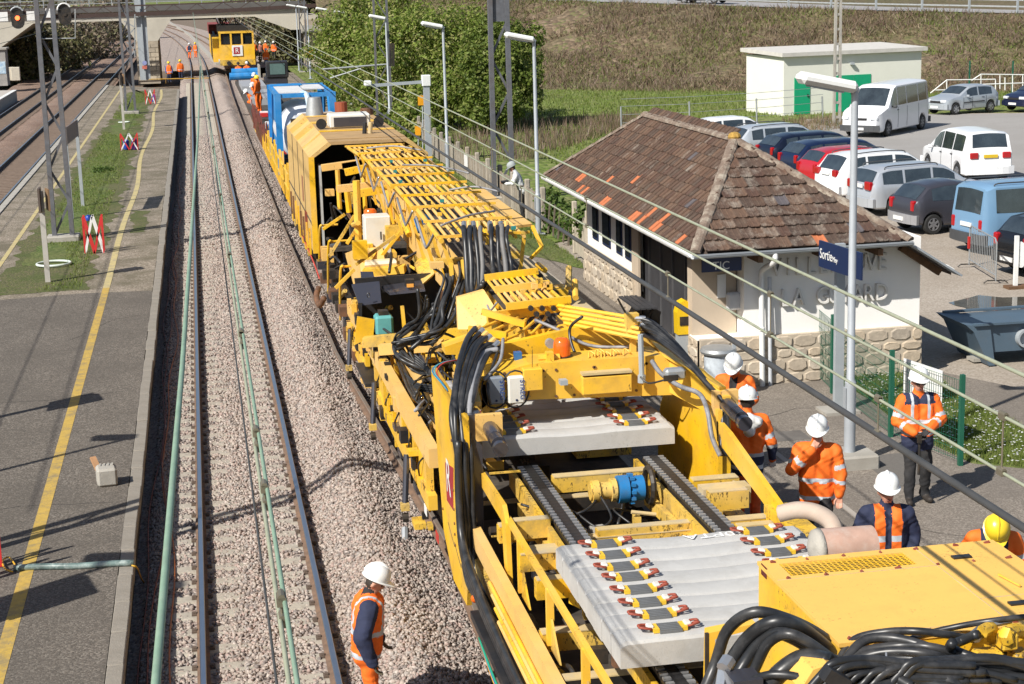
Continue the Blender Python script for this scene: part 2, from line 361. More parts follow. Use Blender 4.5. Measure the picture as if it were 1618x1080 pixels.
# the bed goes on beyond the bridge, bending gently left
def bent(name, x0, x1, y0, y1, n, z, m):
    V = []; 
    for i in range(n+1):
        y = y0+(y1-y0)*i/n
        for x in (x0, x1): V.append((x+track_curve(y), y, z))
    F = [(2*i, 2*i+1, 2*i+3, 2*i+2) for i in range(n)]
    ob = npmesh(name, np.array(V), np.array(F), m); ob['kind'] = 'structure'; return ob
bent('far_ballast', -3.5, 8.5, 175, 520, 30, -.22, BALL)
sheet('old_ballast', -16.0, -6.9, 5, 420, 20, 800, lambda X, Y: -.26+.08*(vnoise(X*2, Y*.7, 4)-.5)+.13*np.exp(-((X+10.2)/.55)**2), BALLOLD)
# loose stones nearest to the camera, each one a stone
def stones(name, area, n, s0, s1, m, zf, keep=None, seed=3):
    r = np.random.default_rng(seed); x = r.uniform(area[0], area[1], n); y = r.uniform(area[2], area[3], n)
    if keep is not None: k = keep(x, y, r); x, y = x[k], y[k]
    n = len(x); z = zf(x, y); s = r.uniform(s0, s1, n)
    base = np.array([[1,0,0],[-1,0,0],[0,1,0],[0,-1,0],[0,0,1],[0,0,-1]], float)
    tri = np.array([[0,2,4],[2,1,4],[1,3,4],[3,0,4],[2,0,5],[1,2,5],[3,1,5],[0,3,5]])
    q = r.normal(size=(n, 4)); q /= np.linalg.norm(q, axis=1, keepdims=True); w, a, b, c = q.T
    R = np.stack([np.stack([1-2*(b*b+c*c), 2*(a*b-c*w), 2*(a*c+b*w)], 1), np.stack([2*(a*b+c*w), 1-2*(a*a+c*c), 2*(b*c-a*w)], 1), np.stack([2*(a*c-b*w), 2*(b*c+a*w), 1-2*(a*a+b*b)], 1)], 1)
    P = base[None]*r.uniform(.6, 1.25, (n, 6, 3)).mean(2, keepdims=True)*r.uniform(.65, 1.2, (n, 6, 1))
    P = P+r.uniform(-.22, .22, (n, 6, 3)); P = P*np.array([1.15, .95, .75])
    P = np.einsum('nij,nkj->nki', R, P)*s[:, None, None]+np.stack([x, y, z+s*.25], 1)[:, None]
    F = (tri[None]+6*np.arange(n)[:, None, None]).reshape(-1, 3)
    ob = npmesh(name, P.reshape(-1, 3), F, m); ob['kind'] = 'stuff'; return ob
STN = mat('ballast_stone', (.4,.3,.26), .9, var=.14, scale=30, island=STONES, spec=.25)
STO = mat('old_ballast_stone', (.3,.2,.15), .9, var=.14, scale=30, island=STONES_OLD, spec=.25)
def keepn(x, y, r):
    k = np.ones(len(x), bool)
    ph = ((y-16.07)/.6) % 1.; onsl = (ph < .40) & (x > -.8) & (x < 1.6)
    edge = ((x > .02) & (x < .8)) | (x < -.62) | (x > 1.42)                     # the middle of the sleepers is buried
    k &= ~(onsl & ~edge & (r.uniform(size=len(x)) > .36))
    k &= ~((abs(x+.355) < .13) | (abs(x-1.15) < .13))
    return k
stones('ballast_stones', (-1.1, 3.0, 15.5, 31), 42000, .026, .047, STN, heap, keepn, 3)
stones('ballast_stones', (-1.1, 3.0, 31, 52), 36000, .030, .050, STN, heap, keepn, 4)
stones('ballast_stones', (-1.1, 3.0, 52, 95), 26000, .036, .06, STN, heap, keepn, 5)
# ------------------------------------------------------------------ rails
def rail_mb(xf, y0, y1, step, zoff=0., b=None):
    b = b or MB()
    pr = [(-.075,-.172),(.075,-.172),(.075,-.155),(.012,-.14),(.012,-.045),(.036,-.035),(.036,-.008),(.028,0),(-.028,0),(-.036,-.008),(-.036,-.035),(-.012,-.045),(-.012,-.14),(-.075,-.155)]
    ys = np.arange(y0, y1+step*.5, step); n = len(pr); base = len(b.v)
    for y in ys:
        x = xf(float(y)); z = zoff(float(y)) if callable(zoff) else zoff
        for px, pz in pr: b.v.append((x+px, float(y), pz+z))
    for i in range(len(ys)-1):
        for k in range(n):
            a = base+i*n+k; c = base+i*n+(k+1) % n
            b.f.append((a, c, c+n, a+n)); b.mi.append(1 if k in (6, 7, 8) else 0)
    b.f.append(tuple(base+k for k in range(n-1, -1, -1))); b.mi.append(0)
    return b
def sleeper_mesh(L=2.41, w=.29, h=.21, clips=True):
    b = MB()
    # waisted top like a monobloc sleeper, clips in the second material
    hw, tw = w/2, w/2-.035
    xs = [-L/2, -L/2+.03, -.35, 0, .35, L/2-.03, L/2]; zt = [-.02, 0, 0, -.035, 0, 0, -.02]; vs = []
    for x, z in zip(xs, zt):
        vs += [(x, -hw, -h), (x, -hw, z-.05), (x, -tw, z), (x, tw, z), (x, hw, z-.05), (x, hw, -h)]
    fs = []
    for i in range(len(xs)-1):
        for k in range(6): a = i*6+k; c = i*6+(k+1) % 6; fs.append((a, a+6, c+6, c))
    fs += [tuple(range(6)), tuple(range(41, 35, -1))]
    b._add(vs, fs)
    if clips:
        b.k = 1
        for sx in (-.7525, .7525):
            for q in (-1, 1):
                b.box((sx+q*.108, 0, .010), (.06, .12, .03)); b.box((sx+q*.098, 0, .03), (.04, .06, .02))
    return b
FAST = mat('dark_fastening_iron', (.105,.075,.055), .8, var=.2)
def track(label, xl, y0, y1, ys0, sl, mats_r, smat, phase, group, cut=None, zf=0.):
    r = root('railway_track', (xl+.75, y0, 0), label, 'railway track', group)
    for dx in (0, 1.505): rail_mb(lambda y, d=dx: xl+d+(track_curve(y) if xl > -5 else 0), y0, y1, 3., zf).build('rail', mats_r, r)
    if sl:
        me = None
        y = phase
        k = 0
        while y < sl:
            if me is None:
                ob = sleeper_mesh().build('sleeper', [smat, FAST]); ob.parent = r; me = ob.data
            else: ob = link('sleeper', me, r)
            ob.location = (.0025, y-y0, -.176); y += .6; k += 1
            if k > 290: break
    return r
track('near left track with shiny rails and pinkish new ballast', -.355, 4, 420, 0, 150, [RAILSIDE, RAILTOP], SLEEPT, 16.07-.6*6, 'railway tracks')
track('far left track with dark oily rails, nearer the station island', -9.1, 20, 420, 0, 0, [OILY, RAILTOP], SLEEPT, 0, 'railway tracks')
track('outermost left track with dark oily rails beyond the island', -12.8, 20, 420, 0, 0, [OILY, RAILTOP], SLEEPT, 0, 'railway tracks')
track('track under the yellow renewal machine', 3.5, 4, 420, 0, 0, [RAILSIDE, RAILGREY], SLEEPT, 0, 'railway tracks')
# sleepers of the two left tracks read as thin bars: one mass
b = MB()
for xl in (-9.1, -12.8):
    y = 55.
    while y < 190: b.box((xl+.75, y, -.19), (2.4, .26, .06)); y += .6
b.build('sleepers', mat('old_sleeper', (.19,.14,.105), .9, var=.2, scale=5))['kind'] = 'stuff'
# long rail lying outside the machine
pth = [(4,3.02),(17.4,2.97),(22.2,3.08),(28,2.86),(35,2.59),(58,2.51),(97,2.52),(130,2.62),(166,2.87)]
def px_(y): return float(np.interp(y, [q[0] for q in pth], [q[1] for q in pth]))
ob = rail_mb(px_, 4, 166, 1.5, .0).build('loose_rail', [RAILSIDE, RAILGREY]); tag(ob, 'long rusty old rail laid out on the ballast along the machine', 'rail', 'rails laid out along the machine')
ob = rail_mb(lambda y: 2.3+.004*(y-95)+0*y, 100, 150, 2, .02).build('loose_rail', [RUST, RUST]); ob.location.x = .95; tag(ob, 'short orange rusty rail lying far up beside the wagons', 'rail', 'rails laid out along the machine')
# ------------------------------------------------------------------ left island platform
plat = tag(flat('island_platform', [(-6.85,4),(-1.395,4),(-1.395,131),(-6.85,140)], .4, OLDP, thick=1.1), kind='structure')
flat('platform_asphalt', [(-6.6,4),(-1.39,4),(-1.39,42.2),(-3.2,42.35),(-6.6,41.9)], .404, ASPH)
def irregular(name, pts, z, m, amp=.12, seed=1):
    r = random.Random(seed); out = []; ph = [r.uniform(0, 6.3) for _ in range(6)]; acc = 0.
    for i in range(len(pts)):
        a, c = Vector(pts[i]), Vector(pts[(i+1) % len(pts)]); L = (c-a).length; k = max(1, int(L/.3)); n = Vector((-(c-a).y, (c-a).x)).normalized()
        for j in range(k):
            t = acc+L*j/k; w = .5*sin(t*.9+ph[0])+.35*sin(t*2.3+ph[1])+.3*sin(t*4.9+ph[2])+r.uniform(-.35, .35)
            q = a.lerp(c, j/k)+n*(w*amp); out.append((q.x, q.y))
        acc += L
    return flat(name, out, z, m)
irregular('weedy_strip', [(-5.35,42.6),(-3.1,42.8),(-2.85,62),(-3.0,80),(-3.1,128),(-4.6,132),(-5.2,90),(-5.4,60)], .405, WEEDS, .22)
irregular('grass_strip', [(-4.9,47),(-3.6,47),(-3.5,62),(-3.5,90),(-3.6,125),(-4.5,125),(-4.8,85)], .409, GRASSG, .25, 4)
irregular('weedy_strip', [(-2.3,53),(-1.9,53),(-1.8,58),(-2.35,58.5)], .405, WEEDS, .15, 5)
b = MB()
YL2 = mat('pale_worn_yellow_line', (.45,.37,.17), .85, var=.12, scale=10, dirt=(.27,.23,.16), dirt_amt=.8, dirt_scale=3, wpos=True)
for i in range(62): # yellow safety line, wavering a little further off
    b.k = 0 if i < 19 else 1
    y0 = 4+i*2.05; y1 = y0+2.05
    w0 = -2.55+(.10*sin(y0*.22)*min(1, max(0, (y0-45)/20))); w1 = -2.55+(.10*sin(y1*.22)*min(1, max(0, (y1-45)/20)))
    b.quad((w0-.085, y0, .408), (w0+.085, y0, .408), (w1+.085, y1, .408), (w1-.085, y1, .408))
tag(b.build('yellow_line', [YLINE, YL2]), kind='structure')
b = MB(); b.quad((-5.70,28,.408), (-5.57,28,.408), (-5.62,138,.408), (-5.75,138,.408)); tag(b.build('yellow_line', YL2), kind='structure')
# kerb stones of the platform edge, one by one
me = None
kb = empty('platform_edge', (0, 0, 0)); kb['kind'] = 'structure'
for i in range(126):
    if me is None:
        q = MB(); q.cbox((0, 0, -.085), (.19, .985, .17), .012); ob = q.build('kerb_stone', KERB, kb); me = ob.data
    else: ob = link('kerb_stone', me, kb)
    ob.location = (-1.295+random.uniform(-.012, .012), 5.5+i, .403+random.uniform(-.006, .010)); ob.rotation_euler.z = random.uniform(-.008, .008)
q = MB(); q.box((-1.36, 68, -.2), (.16, 126, .86)); tag(q.build('platform_wall', mat('dark_platform_wall', (.085,.07,.055), .95, var=.3, dirt=(.05,.06,.03), dirt_amt=.6)), kind='structure')
q = MB(); q.box((-6.95, 75, .0), (.22, 130, .88)); tag(q.build('platform_wall', CONC), kind='structure')
# opposite platform, only its end is seen at the far left
fx_ = PZ(26,142,.6); flat('far_platform', [(fx_.x-9,60),(fx_.x,60),(fx_.x,fx_.y),(fx_.x-9,fx_.y+3)], .6, mat('far_platform_top', (.42,.38,.34), .9, var=.1), thick=1.2)
b = MB(); b.box((fx_.x-.12, (60+fx_.y)/2, .61), (.3, fx_.y-60, .03)); tag(b.build('far_platform_edge', WHT), kind='structure')
b = MB()
for (p, q) in (((262,31),(300,55)),((300,55),(345,101))): b.bar(PZ(*p,-.1), PZ(*q,-.1), .5, .25)
tag(b.build('cable_trough', CONC), kind='structure')
# ------------------------------------------------------------------ right side
ZP = .5
flat('station_platform', [(5.8,-4),(17,-4),(17,20),(14,26),(12.7,28.6),(10.3,30),(9.45,38),(9.3,46),(5.8,46)], ZP, ASPHR, thick=1.2)
flat('platform_end', [(5.8,46.2),(8.4,46.2),(8.4,150),(5.8,150)], .42, OLDP, thick=1.)
b = MB(); b.box((8.37, 22, ZP), (.09, 52, .012)); tag(b.build('joint_line', mat('pale_joint', (.36,.32,.275), .9, var=.1)), kind='structure')
b = MB(); b.box((5.95, 21, ZP+.0), (.3, 50, .02)); tag(b.build('platform_edging', KERB), kind='structure')
flat('car_park', [(12.5,29.5),(16,16),(30,10),(75,30),(75,66),(35.5,82),(30.2,81.5),(25.5,70),(21,56),(14,50),(13.2,40)], .455, LOT, thick=1.2)
flat('road', [(23.5,54),(30,47),(75,40),(75,64),(36,81.5),(30.6,80.5),(26.6,71)], .460, ROADM)
flat('road', [(14.6,27.6),(16.2,22),(40,8),(60,8),(40,24),(22,34)], .459, voronoi_ground('wet_grey_asphalt', [(.17,.16,.15),(.2,.185,.17),(.15,.14,.13)], 60, .2, patch=(.13,.12,.11), patch_amt=.6))
flat('right_ground', [(8.4,24),(160,24),(160,160),(8.4,170)], .36, LOT, thick=1.2)
flat('back_land', [(9.3,46),(14,50),(21,56),(25.5,70),(30,82),(75,66),(120,60),(120,150),(8.4,170),(8.4,46)], .40, MEADOW, thick=1.2)
irregular('grass_verge', [(8.4,46.5),(9.6,46.5),(9.6,58),(9.5,75),(9.7,92),(8.4,95)], .43, GRASSG, .15, 2)
irregular('grass_verge', [(8.15,44.3),(9.45,41),(9.6,46.4),(8.2,46.6)], .51, GRASSG, .1, 3)
# lawn behind the green mesh fence
lawn = [(10.95,28.2),(11.0,26.5),(10.75,24.2),(10.95,22.4),(11.6,21.9),(12.3,22.6),(12.6,24.2),(12.5,26.2),(12.9,28.2)]
flat('lawn', lawn, ZP+.02, GRASSG, thick=.06)
CRK = mat('tar_crack', (.045,.04,.036), .9, var=.2)
def crack(pts, z, w, seed):
    r = random.Random(seed); P_ = []; 
    for a, c in zip(pts[:-1], pts[1:]):
        a, c = Vector((*a, z)), Vector((*c, z)); n = max(2, int((c-a).length/.18)); d = (c-a).normalized(); s_ = Vector((-d.y, d.x, 0))
        for i in range(n): P_.append(a.lerp(c, i/n)+s_*r.uniform(-.03, .03))
    b = MB()
    for a, c in zip(P_[:-1], P_[1:]): b.bar(a, c, w*r.uniform(.5, 1.3), .003)
    tag(b.build('crack', CRK), kind='structure')
for k, (pts, z, w) in enumerate((([(-4.4,24.0),(-2.9,24.4),(-1.4,24.2)],.4055,.012),([(-4.6,31.2),(-3.2,31.0),(-1.4,31.4)],.4055,.010),([(-3.0,36.5),(-2.2,38.6),(-1.4,39.0)],.4055,.008),([(6.2,24.2),(7.4,23.7),(8.3,23.9)],.5015,.010),([(8.5,25.6),(9.6,26.2),(10.8,25.9)],.5015,.010),([(6.1,33),(7.5,33.4),(8.3,33.1)],.5015,.010),([(8.6,20.2),(9.3,19.4),(10.6,19.0)],.5015,.010))): crack(pts, z, w, k)
b = MB(); b.box((8.9,24.6,ZP+.001), (.55,.55,.006)); tag(b.build('cover_plate', mat('iron_cover', (.16,.145,.13), .7, .2, var=.2)), kind='structure')
# patched asphalt squares
for k, (x, y, w, h_) in enumerate(((7.2,27.5,1.4,.9),(9.4,21.6,.9,1.6),(7.0,37,1.2,2.2))): flat('asphalt_patch', [(x,y),(x+w,y+.05),(x+w-.03,y+h_),(x+.04,y+h_-.04)], ZP+.0035+.0005*k, mat('dark_patch', (.13,.118,.105), .9, var=.15, scale=20))
# ------------------------------------------------------------------ bank carrying the road to the bridge
CREST = [(10.5,158,7.0),(22,148,6.3),(34,131,5.75),(46,119,5.0),(56.6,111,4.5),(80,97,3.6),(130,70,2.6)]
def crest(X, Y):
    best = np.full(X.shape, 1e9); zc = np.zeros(X.shape); side = np.zeros(X.shape)
    for a, c in zip(CREST[:-1], CREST[1:]):
        dx, dy = c[0]-a[0], c[1]-a[1]; L2 = dx*dx+dy*dy
        t = np.clip(((X-a[0])*dx+(Y-a[1])*dy)/L2, 0, 1); d = np.hypot(X-a[0]-t*dx, Y-a[1]-t*dy)
        cr = (dx*(Y-a[1])-dy*(X-a[0]))
        k = d < best; best = np.where(k, d, best); zc = np.where(k, a[2]+(c[2]-a[2])*t, zc); side = np.where(k, np.sign(cr), side)
    return best*side, zc
def bankz(X, Y):
    d, zc = crest(X, Y)                                # d > 0 beyond the crest
    W = 19.; t = np.clip(1+(d+.5)/W, 0, 1); s = t*t*(3-2*t)*.5+t*.5
    n = (vnoise(X*.33, Y*.33, 2)-.5)*.9+(vnoise(X*1.1, Y*1.1, 8)-.5)*.4
    z = .3+(zc-.3)*s+n*np.clip(s*4, 0, 1)*np.clip(-d/2, 0, 1)
    return np.where(d > -.4, zc-.05, z)
sheet('bank', 11.0, 130, 70, 215, 150, 180, bankz, DRYB)
def ribbon(name, off0, off1, dz, m):
    b = MB(); P = []
    for i, c in enumerate(CREST):
        a = CREST[max(0, i-1)]; e = CREST[min(len(CREST)-1, i+1)]; d = Vector((e[0]-a[0], e[1]-a[1])).normalized(); n = Vector((-d.y, d.x))
        P.append([(c[0]+n.x*o_, c[1]+n.y*o_, c[2]+dz) for o_ in (off0, off1)])
    for p, q in zip(P[:-1], P[1:]): b.quad(p[0], q[0], q[1], p[1])
    return b.build(name, m)
tag(ribbon('upper_road', .8, 9, .02, mat('far_road_grey', (.30,.29,.285), .9, var=.08)), kind='structure')
flat('far_fields', [(-600,520),(600,520),(600,1400),(-600,1400)], -.1, MEADOW)
# puddle in the car park
irregular('puddle', [tuple(PZ(u,v,.464)[:2]) for u,v in ((1500,478),(1545,466),(1585,470),(1630,468),(1640,488),(1580,490),(1530,490))], .464, mat('puddle_water', (.09,.08,.06), .06, var=.2, spec=.5), .10, 3)
# ================================================================== STATION SHELTER
PLAS = mat('cream_render', (.86,.845,.81), .9, var=.03, scale=3, dirt=(.74,.70,.63), dirt_amt=.35, dirt_scale=1.5, bump=.12, bscale=80)
BEIGE = mat('beige_render', (.50,.41,.31), .9, var=.06, scale=3, dirt=(.42,.34,.25), dirt_amt=.4)
STONEW = mat('rubble_stone', (.5,.42,.32), .9, var=.14, scale=9, island=[(.47,.40,.31),(.42,.355,.275),(.50,.435,.35),(.38,.325,.26),(.45,.37,.275)], bump=.5, bscale=14)
MORT = mat('stone_mortar', (.47,.40,.31), .95, var=.12, scale=8)
TILES = [(.078,.045,.030),(.098,.055,.036),(.064,.041,.030),(.108,.064,.042),(.084,.052,.037),(.074,.040,.028)]
TILE = mat('roof_tile_clay', (.12,.075,.055), .9, var=.2, scale=14, island=TILES, dirt=(.17,.14,.105), dirt_amt=.3, dirt_scale=5, bump=.3, bscale=50, wpos=True)
TILEL = mat('lichen_roof_tile', (.12,.08,.06), .92, var=.22, scale=14, island=TILES, dirt=(.28,.25,.21), dirt_amt=.6, dirt_scale=3.5, bump=.3, bscale=50, wpos=True)
TILEO = mat('new_orange_tile', (.42,.135,.055), .85, var=.15, scale=10)
TILEG = mat('slate_grey_tile', (.085,.075,.08), .85, var=.15, scale=10)
RIDGEM = mat('mortared_ridge_tile', (.17,.125,.095), .92, var=.22, scale=9, dirt=(.40,.36,.29), dirt_amt=.85, dirt_scale=5, bump=.5, bscale=25)
NAVY = mat('navy_enamel', (.012,.025,.075), .35, var=.05)
ZINC = mat('zinc_sheet', (.34,.37,.40), .5, .3, var=.08)
WOODB = mat('brown_rafter', (.13,.07,.035), .8, var=.25, scale=8)
DARKW = mat('dark_shutter', (.045,.045,.05), .6, var=.2)
H = root('station_shelter', (8.45, 28.1, ZP), 'cream station shelter with a brown tiled hip roof and rubble stone base', 'station building')
X0, X1, Y0, Y1 = 8.45, 12.62, 28.1, 39.5
EL, ER, EF, EB = 8.22, 12.15, 27.48, 40.05; ZE, ZR, XR, YR0, YR1 = 3.04, 4.64, 9.92, 30.55, 36.95
b = MB()
b.box(((9.3+X1)/2, (Y0+Y1)/2+.001, 1.75), (X1-9.3, Y1-Y0, 2.5)); b.build('wall', PLAS, H)
b = MB(); b.box((8.87, 28.62, 1.78), (.82, .30, 2.42)); b.build('wing_wall', BEIGE, H)
b = MB(); b.box((8.87, 28.33, .9), (.86, .5, .95)); b.build('wing_wall', PLAS, H)
b = MB(); b.box((9.28, 32.0, 1.75), (.06, 5.6, 2.48)); b.build('dark_door', DARKW, H)
for k in range(6):
    b = MB(); b.box((9.235, 29.75+k*.9, 1.75), (.03, .05, 2.4)); b.build('door_post', mat('grey_door_post', (.09,.09,.095), .6), H)
b = MB(); b.box((9.21, 37.2, 1.98), (.2, 4.6, 1.95)); b.build('side_wall', PLAS, H)
for yy, w in ((35.5,.5),(36.3,.5),(37.5,.75),(38.6,.55)):
    b = MB(); b.box((9.11, yy, 2.25), (.05, w, 1.25)); f = b.build('window', NAVY, H)
    b = MB(); b.box((9.08, yy, 2.25), (.03, w-.14, 1.1)); b.build('pane', GLASS, f)
b = MB(); b.box((9.1, 34.85, 1.95), (.05, .55, 2.0)); b.build('beige_panel', BEIGE, H)
# stone bases: single stones proud of the mortar
def stone_wall(x0, x1, z0, z1, place, seed, depth=.036):
    r = random.Random(seed); z = z0
    while z < z1-.08:
        h = min(r.uniform(.17, .30), z1-z); 
        if z1-z-h < .1: h = z1-z
        x = x0-r.uniform(0, .2)
        while x < x1:
            w = r.uniform(.22, .52); a = max(x, x0); c = min(x+w, x1)
            if c-a > .08:
                q = MB(); g = .007; d = depth*r.uniform(.4, .9); cx, cz = (a+c)/2, z+h/2; w2, h2 = (c-a)/2-g, h/2-g
                n = 8; ring = []; 
                for k in range(n):
                    t = 2*pi*(k+.5)/n; sx = max(-1, min(1, cos(t)*1.36)); sz = max(-1, min(1, sin(t)*1.36))
                    ring.append((cx+sx*w2*r.uniform(.9, 1), cz+sz*h2*r.uniform(.88, 1)))
                vs = [place(u, v, 0) for u, v in ring]+[place(cx+(u-cx)*.86, cz+(v-cz)*.84, d*r.uniform(.8, 1.15)) for u, v in ring]
                q._add(vs, [tuple(range(n, 2*n))]+[(k, (k+1) % n, n+(k+1) % n, n+k) for k in range(n)])
                q.build('stone', STONEW, H)
            x += w
        z += h
b = MB(); b.box((10.55, 28.05, .93), (4.16, .12, .9)); b.build('stone_base', MORT, H)
stone_wall(8.47, 12.64, .5, 1.38, lambda u, v, d: (u, 27.99-d, v), 3)
b = MB(); b.box((9.13, 37.25, .95), (.2, 4.7, .9)); b.build('stone_base', MORT, H)
stone_wall(34.9, 39.6, .5, 1.40, lambda u, v, d: (9.03-d, u, v), 5)
b = MB(); b.box((8.45, 28.33, .93), (.04, .5, .86)); b.build('stone_base', MORT, H)
stone_wall(28.05, 28.6, .5, 1.36, lambda u, v, d: (8.43-d, u, v), 6)
# name letters in relief on the front
def text_mesh(name, body, size, m, M, parent=None, depth=.01, align='LEFT', sx=1.):
    cu = bpy.data.curves.new(name, 'FONT'); cu.body = body; cu.size = size; cu.extrude = depth; cu.align_x = align; cu.resolution_u = 3; cu.space_character = 1.0
    ob = bpy.data.objects.new(name, cu); COL.objects.link(ob)
    dg = bpy.context.evaluated_depsgraph_get(); me = bpy.data.meshes.new_from_object(ob.evaluated_get(dg))
    bpy.data.objects.remove(ob); bpy.data.curves.remove(cu)
    me.transform(M @ Matrix.Diagonal((sx, 1, 1, 1))); me.materials.clear(); me.materials.append(m)
    o2 = bpy.data.objects.new(name, me); COL.objects.link(o2)
    if parent:
        if parent.get('abs'): me.transform(Matrix.Translation(-parent.location))
        o2.parent = parent
    return o2
LET = mat('cream_relief_letters', (.70,.68,.64), .9, var=.05)
FR = lambda x, y, z: Matrix.Translation((x, y, z)) @ Matrix.Rotation(pi/2, 4, 'X')
for word, z, u0, u1 in (('VILLENEUVE', 2.45, 1218, 1386), ('LA GUYARD', 1.90, 1233, 1382)):
    xa, xb = PY(u0, 430, 28.06).x, PY(u1, 420, 28.06).x; n = len(word)
    for i, ch in enumerate(word):
        if ch != ' ': text_mesh('letter', ch, .44, LET, FR(xa+(xb-xa)*i/(n-1)+(.06 if ch == 'I' else 0), 28.06, z), H, .045, sx=.80)
# ---- roof
b = MB(); P = [Vector(q) for q in ((EL,EF,ZE),(ER,EF,ZE),(ER,EB,ZE),(EL,EB,ZE),(XR,YR0,ZR),(XR,YR1,ZR))]
b.quad(P[0], P[1], P[4]); b.quad(P[2], P[3], P[5]); b.quad(P[3], P[0], P[4], P[5]); b.quad(P[1], P[2], P[5], P[4]); b.quad(P[3], P[2], P[1], P[0])
for i, q in enumerate(b.v): b.v[i] = (q[0], q[1], q[2]-.05)
roof = b.build('roof', mat('roof_underlay', (.07,.05,.04), .95), H)
def tile_mesh(w, L):
    pr = [(-.5,0),(-.5,.022),(-.42,.034),(-.34,.016),(-.06,.014),(0,.028),(.06,.014),(.34,.016),(.42,.040),(.5,.040),(.5,0)]
    b = MB(); n = len(pr); vs = [(x*w*1.0, -L/2, z) for x, z in pr]+[(x*w, L/2, z*.9) for x, z in pr]
    b._add(vs, [(k+1, k, k+n, k+1+n) for k in range(n-1)]+[tuple(range(n))])
    return b
TM = {}
def tme(w, L, m):
    k = (round(w, 3), round(L, 3), m.name)
    if k not in TM: o = tile_mesh(w, L).build('roof_tile', m); TM[k] = o.data; bpy.data.objects.remove(o)
    return TM[k]
ntile = [0]; extra = MB()
def slope(A, Bv, apex_a, apex_b, exp, wid, picks, lichen, orange):
    """A->B eave, apex_a/apex_b the ridge points above A and B"""
    A, Bv, Ca, Cb = map(Vector, (A, Bv, apex_a, apex_b)); e = (Bv-A).normalized(); nrm = e.cross((Ca+Cb)/2-A).normalized(); up = nrm.cross(e)
    hgt = (Ca-A).dot(up); rows = int(hgt/exp)+1; ua, ub, ue = (Ca-A).dot(e), (Cb-A).dot(e), (Bv-A).dot(e)
    for r in range(rows):
        s = (r*exp+exp*.5); t = min(1, s/hgt); u0 = ua*t; u1 = ue+(ub-ue)*t; n = int((u1-u0)/wid)
        off = u0+((u1-u0)-n*wid)/2
        for k in range(n):
            c = A+e*(off+(k+.5)*wid)+up*(s+random.uniform(-.012, .012))+nrm*(.012+random.uniform(0, .010))
            sag = radians(-5+random.uniform(-1.6, 1.6))
            M = Matrix((e, up, nrm)).transposed().to_4x4() @ Matrix.Rotation(sag, 4, 'X') @ Matrix.Rotation(random.uniform(-.02, .02), 4, 'Z')
            M.translation = c
            key = (r, k)
            m = TILEO if key in orange else (TILEG if random.random() < .006 else (TILEL if random.random() < lichen else TILE))
            if picks(r, k, n) and ntile[0] < 298:
                ntile[0] += 1; o = link('roof_tile', tme(wid*.985, exp*1.22, m), H)
                M.translation = c-H.location; o.matrix_local = M
            else:
                q = tile_mesh(wid*.985, exp*1.22); extra.k = {TILEO.name: 2, TILEG.name: 3, TILEL.name: 1}.get(m.name, 0)
                extra._add([M @ Vector(v) for v in q.v], q.f)
slope(P[0], P[1], P[4], P[4], .312, .222, lambda r, k, n: True, .75, {(0, 9)})
OR = {(1,10),(1,11),(0,15),(0,17),(2,18),(0,25),(0,26),(3,24),(0,36),(0,37),(1,38),(0,39),(0,43),(0,44),(1,42),(0,51)}
slope(P[3], P[0], P[5], P[4], .232, .221, lambda r, k, n: r < 4 or k > n-3, .12, OR)
slope(P[1], P[2], P[4], P[5], .31, .222, lambda r, k, n: False, .4, set())
slope(P[2], P[3], P[5], P[5], .31, .222, lambda r, k, n: False, .4, set())
extra.build('roof_tiles', [TILE, TILEL, TILEO, TILEG], H)['kind'] = 'stuff'
def ridge(a, c, n):
    a, c = Vector(a), Vector(c)
    for i in range(n):
        p, q = a.lerp(c, i/n), a.lerp(c, (i+1.12)/n); d = (q-p).normalized(); x = d.cross(Vector((0, 0, 1))).normalized(); z = x.cross(d)
        b = MB(); vs = []
        for s_, r_ in ((p, .10), (q, .118)):
            for k in range(7): t = pi*k/6; vs.append(s_+x*cos(t)*r_+z*(sin(t)*r_*.75-.01)+z*random.uniform(0, .008))
        b._add(vs, [(k, k+1, k+8, k+7) for k in range(6)]+[tuple(range(6, -1, -1)), tuple(range(7, 14))]); b.build('ridge_tile', RIDGEM, H)
ridge(P[4], P[5], 17); ridge(P[0], P[4], 11); ridge(P[1], P[4], 11); ridge(P[3], P[5], 10); ridge(P[2], P[5], 10)
b = MB(); b.ball(P[4]+Vector((0, 0, .06)), .13, 10, (1, 1, .7)); b.build('ridge_cap', mat('ochre_lichen', (.36,.22,.05), .95, var=.4, scale=20), H)
# gutters, drain pipe
def halfpipe(b, a, c, r):
    a, c = Vector(a), Vector(c); d = (c-a).normalized(); x = d.cross(Vector((0, 0, 1))).normalized(); vs = []
    for q in (a, c):
        for k in range(7): t = pi+pi*k/6; vs.append(q+x*cos(t)*r+Vector((0, 0, sin(t)*r)))
    b._add(vs, [(k, k+1, k+8, k+7) for k in range(6)])
    b._add([v*1.0+Vector((0, 0, -.004)) for v in vs], [(k+7, k+8, k+1, k) for k in range(6)])
b = MB(); halfpipe(b, (EL-.05, EF-.05, ZE-.04), (ER+.02, EF-.05, ZE-.02), .062); b.bar((EL, EF-.11, ZE-.03), (ER, EF-.11, ZE-.01), .012, .03); b.build('gutter', ZINC, H)
b = MB(); halfpipe(b, (EL-.06, EF-.05, ZE-.04), (EL-.06, EB, ZE-.04), .06); b.bar((EL-.12, EF, ZE-.03), (EL-.12, EB, ZE-.03), .012, .03); b.build('gutter', WHT, H)
